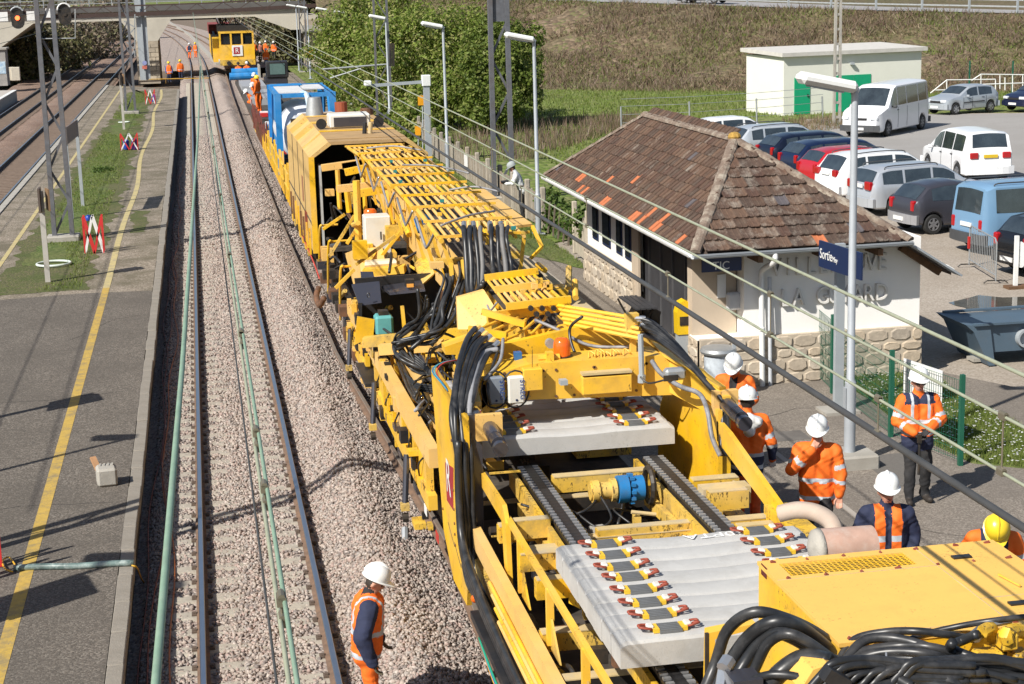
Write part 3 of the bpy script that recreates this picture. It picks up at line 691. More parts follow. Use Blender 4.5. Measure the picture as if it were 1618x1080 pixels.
xq = PY(1204, 520, 27.93).x; b = MB(); b.tube(bez([(xq+.06, EF-.05, 2.96), (xq+.05, EF-.03, 2.8), (xq, 27.9, 2.6), (xq, 27.97, 2.4)], 4), .05, 10); b.tube([(xq, 27.97, 2.42), (xq, 27.90, .5)], .05, 10)
b.cyl((xq, 27.93, 1.5), (xq, 27.93, 1.56), .06); b.build('drain_pipe', WHT, H, smooth=True, auto=40)
b = MB(); b.tube([(xq+.15, 27.97, 2.45), (xq+.15, 27.90, .5)], .036, 10); b.build('drain_pipe', mat('grey_pipe', (.5,.52,.55), .5), H, smooth=True, auto=40)
for x in (9.4, 10.6, 11.6):
    b = MB(); b.box((x, 27.8, 2.86), (.09, .62, .12)); b.build('rafter_end', WOODB, H)
# eave that runs on down over the right side, closed by a zinc board
b = MB(); b.bar((12.15, 27.62, 2.98), (13.12, 27.62, 2.36), .36, .035, up=(0, 0, 1)); b.build('eave_board', ZINC, H)
b = MB(); b.box((12.93, 27.55, 2.512), (.14, .12, .02), M=Matrix.Rotation(radians(32.6), 3, 'Y')); b.build('paper_notice', WHT, H)
b = MB(); b.bar((12.2, 28.0, 2.86), (12.95, 28.0, 2.36), .12, .16); b.build('eave_rafter', WOODB, H)
b = MB(); b.prism([(12.15, 27.85, 2.93), (13.1, 27.85, 2.31), (13.1, 39, 2.31), (12.15, 39, 2.93)], (0, 0, .06)); b.build('side_eave', TILE, H)
# blue name plates
b = MB(); b.box((8.75, 27.66, 2.78), (.72, .03, .24)); s_ = b.build('name_plate', NAVY, H)
text_mesh('plate_lettering', 'TIC', .2, WHT, FR(8.58, 27.64, 2.70), H, .004)
b = MB(); b.cbox((9.2, 28.38, 1.98), (.26, .16, .32), .04); b.build('meter_box', mat('pale_grey_box', (.55,.56,.57), .5), H)
b = MB(); b.box((9.0, 28.455, 2.25), (.16, .02, .42)); b.build('notice', WHT, H)
# bench in the porch
B_ = root('bench', (9.0, 34.2, ZP), 'dark slatted bench in the shade of the shelter porch', 'bench')
for k in range(4): b = MB(); b.box((8.72+k*.12, 34.0, .95), (.09, 1.5, .035)); b.build('slat', DARKW, B_)
for yy in (33.4, 34.6):
    b = MB(); b.bar((8.62, yy, .94), (8.85, yy, .5), .04); b.bar((9.1, yy, .94), (8.8, yy, .52), .04); b.build('leg', DRK, B_)
# yellow ticket validator
V_ = root('ticket_validator', (8.42, 28.9, ZP), 'yellow ticket stamping machine with rounded top by the porch corner', 'ticket machine')
b = MB(); pr = [(-.14,1.35),(.14,1.35),(.15,1.75),(.10,1.93),(0,1.98),(-.10,1.93),(-.15,1.75)]
b.prism([(8.40+x, 28.72, z) for x, z in pr], (0, .24, 0)); b.build('body', mat('signal_yellow', (.72,.47,.01), .4, var=.05), V_)
b = MB(); b.box((8.40, 28.84, .93), (.24, .2, .85)); b.build('pedestal', GREYP, V_)
b = MB(); b.box((8.40, 28.715, 1.6), (.2, .02, .16)); b.build('slot_panel', DRK, V_)
# litter bin of clear plastic in a steel hoop
bq = PZ(1135, 548, 1.4); bx, by = bq.x, bq.y
L_ = root('litter_bin', (bx, by, ZP), 'round steel litter bin with pale bag against the stone wall', 'litter bin')
b = MB(); b.lathe([(.24,.58),(.25,1.3)], (bx, by, 0), 20); b.build('bag', mat('pale_bin_bag', (.5,.55,.6), .35, var=.2, scale=9), L_, smooth=True, auto=40)
b = MB(); b.lathe([(.3,1.3),(.32,1.34),(.3,1.39),(.18,1.4)], (bx, by, 0), 24); b.build('lid_ring', STEEL, L_, smooth=True, auto=40)
b = MB(); b.box((bx+.27, by-.05, 1.0), (.06, .05, 1.0)); b.build('post', GREYP, L_)
# ================================================================== WHITE UTILITY HUT WITH GREEN DOORS
HT = root('utility_hut', (34.2, 87.5, .4), 'white flat roofed hut with two bright green doors by the bank', 'hut')
HM = mat('white_hut_render', (.72,.72,.64), .85, var=.03, scale=1)
GRN = mat('green_door_paint', (.006,.33,.16), .45, var=.04)
def hutp(u, w, z): # along front, depth, up
    a = Vector((30.15, 84.6, .4)); e = (Vector((38.4, 85.9, .4))-a); L = e.length; e.normalize(); n = Vector((-e.y, e.x, 0)); return a+e*u+n*w+Vector((0, 0, z))
HL = 8.3; HD = 4.2; HZ = 3.05
b = MB(); b.prism([hutp(0,0,0), hutp(HL,0,0), hutp(HL,HD,0), hutp(0,HD,0)], (0,0,HZ)); b.build('wall', HM, HT)
b = MB(); b.prism([hutp(-.22,-.25,HZ+.005), hutp(HL+.22,-.25,HZ+.005), hutp(HL+.22,HD+.3,HZ+.15), hutp(-.22,HD+.3,HZ+.15)], (0,0,.2)); b.build('roof', mat('pale_hut_roof', (.52,.5,.46), .9, var=.1), HT)
def hut_panel(name, u0, u1, z0, z1, m, p): 
    b = MB(); b.prism([hutp(u0,-.03,z0), hutp(u1,-.03,z0), hutp(u1,-.03,z1), hutp(u0,-.03,z1)], hutp(0,.06,0)-hutp(0,0,0)); return b.build(name, m, p)
d1 = hut_panel('door', .62, 1.55, .05, 1.95, GRN, HT); d2 = hut_panel('door', 3.1, 4.15, .05, 1.95, GRN, HT); hut_panel('door', 4.18, 5.2, .05, 1.95, GRN, HT)
for u, d in ((1.4, d1), (4.0, d2)): b = MB(); b.box(hutp(u, -.06, 1.0), (.05, .05, .14)); b.build('handle', DRK, d)
b = MB(); b.box(hutp(4.0, -.1, 2.55), (.2, .2, .12)); b.build('wall_lamp', GREYP, HT)
b = MB(); b.box(hutp(HL+.01, 1.6, 1.6), (.05, 2.6, 2.9)); b.build('grey_side_panel', mat('grey_green_panel', (.16,.2,.2), .6), HT)
# ================================================================== VEHICLES
TYRE = mat('tyre_rubber', (.018,.018,.018), .85, var=.2, scale=12)
RIM = mat('alloy_rim', (.45,.46,.48), .35, .7, var=.06)
HUBC = mat('dull_wheel_cover', (.2,.2,.21), .5, .3, var=.1)
CGLASS = mat('car_glass', (.03,.04,.045), .04, var=.5, scale=1.6, spec=1.0, coat=1.0)
LAMPR = mat('red_lamp_lens', (.35,.008,.012), .15, var=.1, spec=.7)
LAMPW = mat('clear_lamp_lens', (.62,.65,.68), .12, var=.1, spec=.8)
PLASTIC = mat('grey_bumper_plastic', (.055,.058,.062), .6, var=.1)
PLATEW = mat('white_number_plate', (.7,.7,.68), .5, var=.05)
PLATEY = mat('yellow_number_plate', (.62,.42,.02), .5, var=.05)
INNER = mat('car_interior', (.015,.015,.016), .8)
def carpaint(name, c, metal=.0): return mat(name, c, .32, metal, var=.03, scale=.8, coat=.6, spec=.5)
def wheel_mesh(parent, x, y, r, side, w=.19, rimm=None):
    b = MB(); M = Matrix.Rotation(pi/2*side, 3, 'Y')
    b.lathe([(r*.62,-w/2),(r*.93,-w/2),(r,-w*.34),(r,w*.34),(r*.94,w/2),(r*.64,w/2),(r*.60,w*.40)], (x, y, r), 22, M=M); wh = b.build('wheel', TYRE, parent, smooth=True, auto=40)
    b = MB(); b.lathe([(.02,w*.30),(r*.62,w*.28),(r*.635,w*.49),(r*.60,w*.52),(r*.57,w*.36),(r*.16,w*.42),(r*.13,w*.50),(.01,w*.5)], (x, y, r), 22, M=M)
    for k in range(6):
        t = 2*pi*k/6; d = Vector((cos(t), sin(t), 0)); q = M @ (d*r*.14+Vector((0,0,w*.46))); e = M @ (d*r*.58+Vector((0,0,w*.44))); o = Vector((x, y, r))
        b.bar(o+q, o+e, .06*r/.3, .02, up=(1, 0, 0))
    b.build('rim', rimm or RIM, wh)
    return wh
def make_car(name, label, cat, L, W, H, paint, prof, belt, glass, wb, wr, bumper=None, group='cars in the station car park', rails=False, plate=PLATEW, nose_z=.55, tumble=.13, rim=None, lights='std', doors=(), rear_lamp=None, roof_paint=None, handle=True, side_strip=False):
    """prof: (y, ztop) from nose (+y) to tail; belt: z of the waist line at nose and at tail; glass: dict of y spans. Origin on the ground, nose at +y"""
    o = empty(name, (0, 0, 0), 0, label, cat, group)
    yf, yr = wb/2+.02, -wb/2+.02
    ys = set(np.round(np.linspace(-L/2, L/2, 25), 3)) | {round(q[0], 3) for q in prof}
    ra = wr+.055
    for yc in (yf, yr):
        for t in np.linspace(0, pi, 9): ys.add(round(yc+ra*cos(t), 3))
    for k in ('side', ):
        for a, c in glass[k]: ys |= {round(a, 3), round(c, 3)}
    ys = sorted(ys); ys = [y for i, y in enumerate(ys) if i == 0 or y-ys[i-1] > .012]
    py = [q[0] for q in prof][::-1]; pz = [q[1] for q in prof][::-1]
    def top(y): return float(np.interp(y, py, pz))
    def belty(y): return belt[1]+(belt[0]-belt[1])*(y+L/2)/L
    def half(y):  # plan outline, rounded at the ends
        e = (abs(y)/(L/2)); return W/2*(1-.16*max(0, (e-.80)/.2)**2.2-.02*e*e)
    def low(y):
        z = .24 if abs(y) < L/2-.15 else .30
        for yc in (yf, yr):
            d = abs(y-yc)
            if d < ra: z = max(z, wr+sqrt(ra*ra-d*d)*.98-.0)
        return z
    rings = []
    for y in ys:
        t = top(y); bl = min(belty(y), t-.03); w = half(y); lo = min(low(y), bl-.12); mid = lo+(bl-lo)*.55
        k = max(0., min(1., (t-bl)/(H-belt[1]))); wt = w*(1-tumble*k)-.03*min(1, (t-bl)/.1)
        crown = .035
        rings.append([(w*.93, lo), (w*.985, lo+.05 if lo+.05 < mid else lo+.01), (w, mid), (w*.985, bl), (wt, t-.055 if t-bl > .12 else bl+(t-bl)*.6), (wt*.90, t-.012), (wt*.45, t+crown*.6*k), (0, t+crown*k)])
    n = 8; vs = []
    for y, rg in zip(ys, rings):
        for x, z in rg: vs.append((x, y, z))
        for x, z in rg[-2::-1]: vs.append((-x, y, z))
    m = 2*n-1; fs = []
    for i in range(len(ys)-1):
        for k in range(m): a = i*m+k; c = i*m+(k+1) % m; fs.append((a, c, c+m, a+m))
    b = MB(); b._add(vs, [f[::-1] for f in fs]); b._add([vs[k] for k in range(m)], [tuple(range(m))]); b._add([vs[-m+k] for k in range(m)], [tuple(range(m-1, -1, -1))])
    b.build('body', paint, o, smooth=True, auto=32)
    def at(y, k, s):  # point of the shell: k fractional index along the ring
        i = max(j for j in range(len(ys)) if ys[j] <= y+1e-6); i = min(i, len(ys)-2); t = (y-ys[i])/(ys[i+1]-ys[i])
        kk = min(int(k), n-2); f = k-kk
        def pt(r): a, c = rings[r][kk], rings[r][kk+1]; return (a[0]+(c[0]-a[0])*f, a[1]+(c[1]-a[1])*f)
        A, C = pt(i), pt(i+1); return Vector((s*(A[0]+(C[0]-A[0])*t), y, A[1]+(C[1]-A[1])*t))
    # side windows: proud panes of dark glass following the shell
    for s in (1, -1):
        for j, (a, c) in enumerate(glass['side']):
            b = MB(); N = 5; up = []; dn = []
            for q in range(N):
                y = a+(c-a)*q/(N-1); up.append(at(y, 3.93, s)+Vector((s*.006, 0, .004))); dn.append(at(y, 3.10, s)+Vector((s*.007, 0, 0)))
            for q in range(N-1):
                f = (dn[q], dn[q+1], up[q+1], up[q]); b.quad(*(f if s > 0 else f[::-1]))
            b.build('side_window', CGLASS, o)
    for nm in ('windscreen', 'rear_window'):
        if nm in glass:
            y0, y1 = glass[nm]; b = MB(); N = 6; rows = []
            for q in range(4):
                y = y0+(y1-y0)*q/3; row = []
                for s, k in ((1, 5.15), (1, 6), (1, 6.9), (-1, 6.9), (-1, 6), (-1, 5.15)):
                    row.append(at(y, k, s)+Vector((0, .006 if nm == 'windscreen' else -.006, .008)))
                rows.append(row)
            for q in range(3):
                for k in range(5):
                    f = (rows[q][k], rows[q][k+1], rows[q+1][k+1], rows[q+1][k]); nr = (Vector(f[1])-Vector(f[0])).cross(Vector(f[2])-Vector(f[0]))
                    b.quad(*(f if nr.z > 0 else f[::-1]))
            b.build(nm, CGLASS, o)
    # bumpers, lamps, plates
    bz = .42; bp = bumper or paint
    for s, nm in ((1, 'front_bumper'), (-1, 'rear_bumper')):
        b = MB(); N = 9; pts = []
        for q in range(N):
            x = -W/2*.95+W*.95*q/(N-1); e = abs(x)/(W/2); yy = s*(L/2+.035-.13*e**3); pts.append((x, yy, bz))
        for a, c in zip(pts[:-1], pts[1:]): b.bar(a, c, .10, .26)
        b.build(nm, bp, o)
    fz = belty(L/2)-.10
    for s in (1, -1):
        b = MB(); b.cbox((s*(W/2-.30), L/2-.045, min(nose_z+.14, fz+.06)), (.34, .16, .15), .03, rz=-s*.22); b.build('headlight', LAMPW, o)
        rz = rear_lamp or (belty(-L/2)-.12, .30, .16)
        b = MB(); b.cbox((s*(half(-L/2)*.985-rz[2]/2+.004), -L/2+.045, rz[0]), (rz[2], .14, rz[1]), .03); b.build('rear_lamp', LAMPR, o)
        b = MB(); yw = glass.get('mirror', 0); q = at(yw, 3.0, s); b.cbox(q+Vector((s*.10, 0, .07)), (.17, .11, .13), .03); b.build('mirror', bumper or paint, o)
        if handle:
            for yd in doors: b = MB(); q = at(yd, 2.75, s); b.box(q+Vector((s*.012, 0, 0)), (.03, .16, .03)); b.build('door_handle', PLASTIC, o)
        for yd in glass.get('seams', ()):
            b = MB(); P_ = [at(yd, k, s)+Vector((s*.003, 0, 0)) for k in (1.1, 1.6, 2, 2.5, 3.0)]
            for a, c in zip(P_[:-1], P_[1:]): b.bar(a, c, .012, .012)
            b.build('door_seam', INNER, o)
        if side_strip:
            b = MB(); b.bar(at(yr+.5, 2.05, s)+Vector((s*.012,0,0)), at(yf-.5, 2.05, s)+Vector((s*.012,0,0)), .02, .06); b.build('side_strip', PLASTIC, o)
    b = MB(); b.box((0, L/2+.09, .40), (.5, .02, .11)); b.build('number_plate', PLATEW, o)
    b = MB(); b.box((0, -L/2-.09 if rear_lamp is None else -L/2-.012, .42 if rear_lamp is None else rear_lamp[0]-.02), (.5, .03, .11)); b.build('number_plate', plate, o)
    b = MB(); b.box((0, L/2-.01, min(nose_z+.10, fz)), (.7, .06, .10)); b.build('grille', INNER, o)
    for s in (1, -1):
        for yc in (yf, yr): wheel_mesh(o, s*(W/2-.11), yc, wr, s, rimm=rim)
    if rails:
        for s in (1, -1):
            b = MB(); a, c = glass['roof']; P_ = bez([at(a, 5, s)+Vector((0,0,.0)), at(a-.12, 5, s)+Vector((0,0,.06)), at((a+c)/2, 5, s)+Vector((0,0,.06)), at(c+.12, 5, s)+Vector((0,0,.06)), at(c, 5, s)], 3)
            b.tube(P_, .018, 6); b.build('roof_rail', PLASTIC, o)
    return o
def put(o, a, c, wb, zg, W=1.7, side=1):
    """stand the car with its front wheel near ground point a and the rear wheel near c, given on its side +1 (right) or -1 (left)"""
    a, c = Vector((a.x, a.y, 0)), Vector((c.x, c.y, 0)); d = (a-c).normalized(); r = Vector((d.y, -d.x, 0)); mid = (a+c)/2-r*side*(W/2-.05)
    o.location = (mid.x-d.x*.02, mid.y-d.y*.02, zg); o.rotation_euler.z = atan2(d.y, d.x)-pi/2
ZG = .458
def hatch(L, H, hood=.92, cowl=.98): # nose, hood, windscreen, roof, tail
    h = L/2
    return [(h, .58), (h-.10, .74), (h-.45, hood-.06), (h-.95, cowl), (h-1.65, H-.06), (h-2.1, H), (-h+.95, H-.02), (-h+.45, H-.10), (-h+.10, .98), (-h+.02, .85), (-h, .6)]
def hglass(L, H, rear2=True):
    h = L/2
    return dict(side=[(-h+.55, -h+1.02), (-h+1.10, -h+1.98), (-h+2.08, h-1.42)] if rear2 else [(-h+.62, -h+1.55), (-h+1.65, h-1.42)], windscreen=(h-1.02, h-1.6), rear_window=(-h+.14, -h+.44), mirror=h-1.35, roof=(h-1.75, -h+.6), seams=(-h+1.05, -h+2.03, h-1.15))
# minibus
van = make_car('minibus', 'white passenger minibus parked by the green doored hut', 'van', 5.75, 1.97, 2.25, carpaint('white_van_paint', (.74,.75,.77)),
    [(2.875,.75),(2.78,1.0),(2.4,1.15),(1.92,1.30),(1.2,2.13),(.9,2.22),(-2.5,2.25),(-2.74,2.15),(-2.85,1.2),(-2.875,.7)], (1.2,1.28),
    dict(side=[(-2.55,-1.4),(-1.32,-.1),(-.02,.88),(.96,1.6)], windscreen=(1.88,1.25), rear_window=(-2.83,-2.76), mirror=1.45, seams=(.92,-.06,-1.36)), 3.75, .35, bumper=PLASTIC, tumble=.10, nose_z=.72, rim=HUBC, doors=(.95,))
put(van, PZ(1407.6,215.7,ZG), PZ(1454,203,ZG), 3.75, ZG, 1.97, -1)
van.rotation_euler.z += radians(-5)
c1 = make_car('hatchback', 'silver hatchback with black side strip parked nearest the ramp railing', 'car', 3.8, 1.65, 1.42, carpaint('silver_paint', (.46,.50,.54), .4), hatch(3.8,1.42), (.80,.92), dict(hglass(3.8,1.42,False)), 2.47, .29, side_strip=True, doors=(-.62,.3))
put(c1, PZ(1505,181.5,ZG), PZ(1569.5,175.8,ZG), 2.47, ZG, 1.65, -1)
c2 = make_car('hatchback', 'dark navy car showing only its nose at the right edge', 'car', 3.9, 1.68, 1.43, carpaint('navy_paint', (.008,.012,.04)), hatch(3.9,1.43), (.80,.92), hglass(3.9,1.43), 2.5, .30)
a_ = PZ(1630,176,ZG); d_ = Vector(c1.rotation_euler).z
put(c2, a_, a_+(PZ(1569.5,175.8,ZG)-PZ(1505,181.5,ZG)), 2.5, ZG, 1.68, -1)
h = 4.45/2
mv = make_car('minivan', 'white minivan seen from behind with yellow number plate', 'van', 4.45, 1.8, 1.72, carpaint('white_car_paint', (.76,.77,.78)),
    [(h,.62),(h-.1,.80),(h-.5,.95),(h-.95,1.08),(h-1.75,1.64),(h-2.2,1.72),(-h+.5,1.70),(-h+.22,1.64),(-h+.06,1.05),(-h,.7)], (.92,1.02),
    dict(side=[(-h+.38,-h+1.25),(-h+1.33,-h+2.25),(-h+2.33,h-1.35)], windscreen=(h-1.0,h-1.7), rear_window=(-h+.10,-h+.22), mirror=h-1.35, seams=(-h+1.29,-h+2.29)), 2.82, .31, plate=PLATEY, rear_lamp=(.93,.22,.30), doors=(-.9,.1), tumble=.15)
put(mv, PZ(1458.5,269.6,ZG), PZ(1520.6,288,ZG), 2.82, ZG, 1.8, -1)
# the row along the shelter: tails towards us
rowdir = Vector((1, .12, 0)).normalized()
def park(o, u, v, Y):   # upper near corner of the tail seen at u,v in the row standing at Y
    L = o['len']; x = PY(u, v, Y-.75).x; o.location = (x+L/2, Y, ZG); o.rotation_euler.z = atan2(rowdir.y, rowdir.x)-pi/2
es = make_car('estate_car', 'silver estate car with red lamps parked between white and grey cars', 'car', 4.2, 1.72, 1.48, carpaint('silver_blue_paint', (.50,.53,.57), .4),
    [(2.1,.58),(2.0,.74),(1.65,.88),(1.15,.98),(.45,1.42),(0,1.48),(-1.5,1.44),(-1.8,1.36),(-2.02,.95),(-2.1,.6)], (.82,.95),
    dict(side=[(-1.72,-1.05),(-.97,-.1),(-.02,.72)], windscreen=(1.1,.5), rear_window=(-2.0,-1.81), mirror=.8, roof=(.2,-1.6), seams=(-.06,)), 2.57, .31, rails=True, rear_lamp=(.92,.26,.34))
w_ = PZ(1416, 341, ZG); put(es, w_+rowdir*2.57, w_, 2.57, ZG, 1.72, 1)
tw = make_car('small_hatchback', 'dark grey small hatchback parked beside the blue van', 'car', 3.45, 1.62, 1.42, carpaint('dark_grey_paint_and_void_shade', (.055,.055,.068), .3), hatch(3.45,1.42), (.82,.92),
    dict(side=[(-1.2,-.32),(-.22,.62)], windscreen=(.72,.15), rear_window=(-1.62,-1.3), mirror=.5, seams=(-.27,)), 2.35, .28, bumper=mat('grey_bumper', (.26,.26,.27), .5), rim=HUBC)
w_ = PZ(1474, 370, ZG); put(tw, w_+rowdir*2.35, w_, 2.35, ZG, 1.62, 1)
bv = make_car('small_van', 'pale blue boxy van with roof bars behind the crowd barrier', 'van', 4.1, 1.72, 1.80, carpaint('pale_blue_paint', (.16,.29,.44)),
    [(2.05,.62),(1.95,.8),(1.6,.98),(1.1,1.1),(.5,1.72),(.2,1.8),(-1.7,1.80),(-1.93,1.72),(-2.03,1.0),(-2.05,.6)], (.95,1.05),
    dict(side=[(-1.7,-.75),(-.55,.35)], windscreen=(1.05,.55), rear_window=(-2.02,-1.94), mirror=.6, roof=(.1,-1.7), seams=(-.65,)), 2.69, .31, bumper=PLASTIC, rails=True, rear_lamp=(.78,.30,.14), tumble=.08, rim=HUBC)
w_ = PZ(1592, 403, ZG); put(bv, w_+rowdir*2.69, w_, 2.69, ZG, 1.72, 1)
bc = make_car('hatchback', 'black car cut off by the right edge in front of the blue van', 'car', 4.0, 1.7, 1.45, carpaint('black_paint', (.006,.006,.008)), hatch(4.0,1.45), (.82,.95), hglass(4.0,1.45), 2.55, .31)
w_ = PZ(1668, 440, ZG); put(bc, w_+rowdir*2.55, w_, 2.55, ZG, 1.7, 1)
wc = make_car('crossover', 'white crossover with black roof rails next to the red car', 'car', 4.25, 1.78, 1.55, carpaint('white_car_paint', (.76,.77,.78)), hatch(4.25,1.55,1.0,1.05), (.92,1.02), hglass(4.25,1.55), 2.65, .34, rails=True, rear_lamp=(.95,.22,.26))
wc['len'] = 4.25; park(wc, 1312, 275, 51.6)
rc = make_car('hatchback', 'red car of which the roof shows above the tiled roof', 'car', 3.9, 1.66, 1.42, carpaint('red_car_paint', (.42,.012,.02)), hatch(3.9,1.42), (.82,.92), hglass(3.9,1.42), 2.5, .3)
rc['len'] = 3.9; park(rc, 1281, 262, 54.4)
k1 = make_car('saloon_car', 'dark blue saloon parked left of the red car', 'car', 4.4, 1.74, 1.42, carpaint('dark_blue_paint', (.008,.018,.06), .3), hatch(4.4,1.42), (.84,.95), hglass(4.4,1.42), 2.65, .31)
k1['len'] = 4.4; park(k1, 1250, 248, 57.2)
k2 = make_car('saloon_car', 'black saloon between the dark blue and the silver railed car', 'car', 4.4, 1.74, 1.42, carpaint('blackish_blue_paint', (.006,.010,.028), .3), hatch(4.4,1.42), (.84,.95), hglass(4.4,1.42), 2.65, .31)
k2['len'] = 4.4; park(k2, 1213, 233, 60.2)
k3 = make_car('estate_car', 'silver estate with roof rails behind the roof ridge', 'car', 4.4, 1.74, 1.48, carpaint('pale_silver_paint', (.52,.56,.60), .3), hatch(4.4,1.48), (.84,.95), hglass(4.4,1.48), 2.65, .31, rails=True)
k3['len'] = 4.4; park(k3, 1160, 215, 63.4)
k4 = make_car('hatchback', 'white car farthest left behind the roof ridge', 'car', 4.0, 1.7, 1.45, carpaint('white_car_paint', (.76,.77,.78)), hatch(4.0,1.45), (.84,.95), hglass(4.0,1.45), 2.55, .31)
k4['len'] = 4.0; park(k4, 1098, 199, 68)
# ================================================================== BRIDGE
BC = mat('bridge_concrete', (.50,.47,.40), .9, var=.08, scale=.5, dirt=(.33,.3,.25), dirt_amt=.5, dirt_scale=.3)
BD = mat('bridge_parapet_dark', (.10,.095,.09), .8, var=.2, scale=.6)
MAS = mat('bridge_masonry', (.42,.36,.27), .95, var=.15, island=[(.42,.36,.27),(.36,.31,.24),(.48,.41,.31),(.33,.28,.22)], bump=.3, bscale=6)
yb = PZ(233, 125, -.2).y
BR = root('road_bridge', (0, yb, 0), 'pale concrete road bridge spanning all the tracks at the far end', 'bridge')
zu = PY(300, 29, yb).z; zt = PY(300, 15, yb).z; zp = PY(300, 7, yb).z
b = MB(); b.box((-24, yb+5, (zu+zt)/2), (69, 10, zt-zu)); b.build('deck', BC, BR)
b = MB(); b.box((-24, yb-.2, (zt+zp)/2), (69, .4, zp-zt-.02)); b.box((-24, yb+10.2, (zt+zp)/2), (69, .4, zp-zt-.02)); b.build('parapet', BD, BR)
b = MB(); b.box((-24, yb+5, zt+.02), (69, 9.4, .05)); b.build('road_surface', ROADM, BR)
b = MB()
for i in range(34): b.box((-57+i*2, yb-.2, zp+.5), (.08, .08, 1.0))
for z in (.35, .7, 1.0): b.box((-24, yb-.2, zp+z), (69, .06, .06))
b.build('railing', STEEL, BR)
xp = PY(233, 80, yb).x
b = MB(); b.prism([(xp-2.2, yb-.1, zu-.01), (xp+2.3, yb-.1, zu-.01), (xp+1.0, yb-.1, zu-1.9), (xp-.9, yb-.1, zu-1.9)], (0, 10, 0)); b.build('pier_head', BC, BR)
b = MB(); b.box((xp, yb+4.9, (zu-1.91)/2-.3), (2.0, 10, zu-1.3)); b.build('pier', MAS, BR)
def courses(x0, x1, y, z0, z1, parent, h=.42, w=.85):
    z = z0; k = 0
    while z < z1-.1:
        x = x0-(k % 2)*w*.5
        while x < x1:
            a, c = max(x, x0), min(x+w, x1)
            if c-a > .12: q = MB(); q.box(((a+c)/2, y, z+h/2), (c-a-.04, .12, h-.04)); q.build('stone_block', MAS, parent)
            x += w
        z += h; k += 1
courses(xp-1.0, xp+1.0, yb-.14, -.3, zu-2, BR)
xr0, xr1 = PY(483, 80, yb-1).x, PY(506, 80, yb-1).x
b = MB(); b.box(((xr0+xr1)/2, yb+4, zu/2-.2), (xr1-xr0, 10, zu-.4)); b.build('abutment', MAS, BR)
courses(xr0, xr1, yb-1.1, 0, zu-1.3, BR, .45, .95)
b = MB(); b.box(((xr0+xr1)/2, yb+3.7, PY(490, 45, yb).z), (xr1-xr0+.5, 10.4, .7)); b.build('abutment_cap', CONC, BR)
b = MB(); b.prism([(xr0-4.5, yb-.02, zu+.01), (xr1, yb-.02, zu+.01), (xr1, yb-.02, zu-1.3), (xr0-1.2, yb-.02, zu-1.3)], (0, 10, 0)); b.build('haunch', BC, BR)
b = MB(); b.prism([(-24, yb-.02, zu+.01), (-14, yb-.02, zu+.01), (-17, yb-.02, zu-2), (-24, yb-.02, zu-3.4)], (0, 10, 0)); b.build('haunch', BC, BR)
b = MB(); b.box((-28, yb+5, 2.2), (12, 10.1, 6)); b.build('abutment', MAS, BR)
# fence along the upper road
RF = root('road_fence', (34, 131, 5.7), 'grey post and rail fence along the upper road on the bank', 'fence')
for a, c in zip(CREST[:-1], CREST[1:]):
    A, Cc = Vector(a), Vector(c); n = max(1, int((Cc-A).length/3.2))
    for i in range(n):
        q = A.lerp(Cc, i/n); b = MB(); b.box(q+Vector((0, 0, .55)), (.13, .13, 1.2)); b.build('post', GREYP, RF)
    for z in (.5, .95): b = MB(); b.bar(A+Vector((0, 0, z)), Cc+Vector((0, 0, z)), .05, .10); b.build('rail', STEEL, RF)
# a car passing on the upper road shows its lower half at the top edge
uc = make_car('car', 'dark car passing on the upper road at the top edge', 'car', 4.2, 1.72, 1.45, MATS['black_paint'], hatch(4.2,1.45), (.84,.95), hglass(4.2,1.45), 2.6, .31, group=None)
q = Vector(CREST[3]).lerp(Vector(CREST[2]), .72); uc.location = (q.x+2.4, q.y+2.6, q.z+.03); uc.rotation_euler.z = radians(47)
# ================================================================== CATENARY MASTS
LATT = mat('dark_lattice_steel', (.135,.14,.155), .6, .3, var=.2, scale=5, dirt=(.14,.10,.075), dirt_amt=.5)
def lattice(label, base, h, w0, w1, axis=(1, 0), panel=1.1, bar=.09, plate_from=None, group='overhead line masts', block=True):
    r = root('lattice_mast', base, label, 'mast', group); ax = Vector((axis[0], axis[1], 0)).normalized(); base = Vector(base); py_ = Vector((-ax.y, ax.x, 0))
    for s in (-1, 1):
        b = MB(); b.bar(base+ax*s*w0/2, base+ax*s*w1/2+Vector((0, 0, h)), bar*1.1, bar*1.6, up=(0, 1, 0)); b.build('leg', LATT, r)
    n = int(h/panel)
    for i in range(n):
        z0, z1 = i*panel+.15, (i+1)*panel+.15; a0 = w0+(w1-w0)*z0/h; a1 = w0+(w1-w0)*z1/h; s = 1 if i % 2 else -1
        b = MB()
        b.bar(base+ax*s*a0/2+py_*.05+Vector((0,0,z0)), base-ax*s*a1/2+py_*.05+Vector((0,0,z1)), bar*.62, .02, up=(0,1,0)); b.build('brace', LATT, r)
        if plate_from and i == int(plate_from/panel): b = MB(); b.bar(base+Vector((0,0,z0)), base+Vector((0,0,min(h, z0+1.15))), a0*.95, .02, up=(0,1,0)); b.build('gusset_plate', LATT, r)
    if block: b = MB(); b.cbox(base+Vector((0, 0, .06)), (w0+.45, .75, .2), .03); b.build('footing', CONC, r)
    return r
lattice('tall lattice mast on the island platform, nearest at the left', PZ(101, 379, .41), 9.5, .52, .42, panel=1.0, bar=.12)
lattice('lattice mast on the island platform behind the folded barrier', PZ(207, 179, .41), 9.5, .55, .42, bar=.13)
lattice('big lattice mast by the picket fence, in front of the shrubs', PZ(796, 316, .5), 12, .62, .50, panel=1.15, bar=.13, plate_from=5.8)
lattice('far lattice mast right of the bridge pillar', PZ(482, 115, .3), 9.5, .55, .45, bar=.10)
lattice('lattice mast standing in front of the green shrubs, carrying a long beam', PZ(609, 206, .43), 9.5, .75, .6, bar=.09)
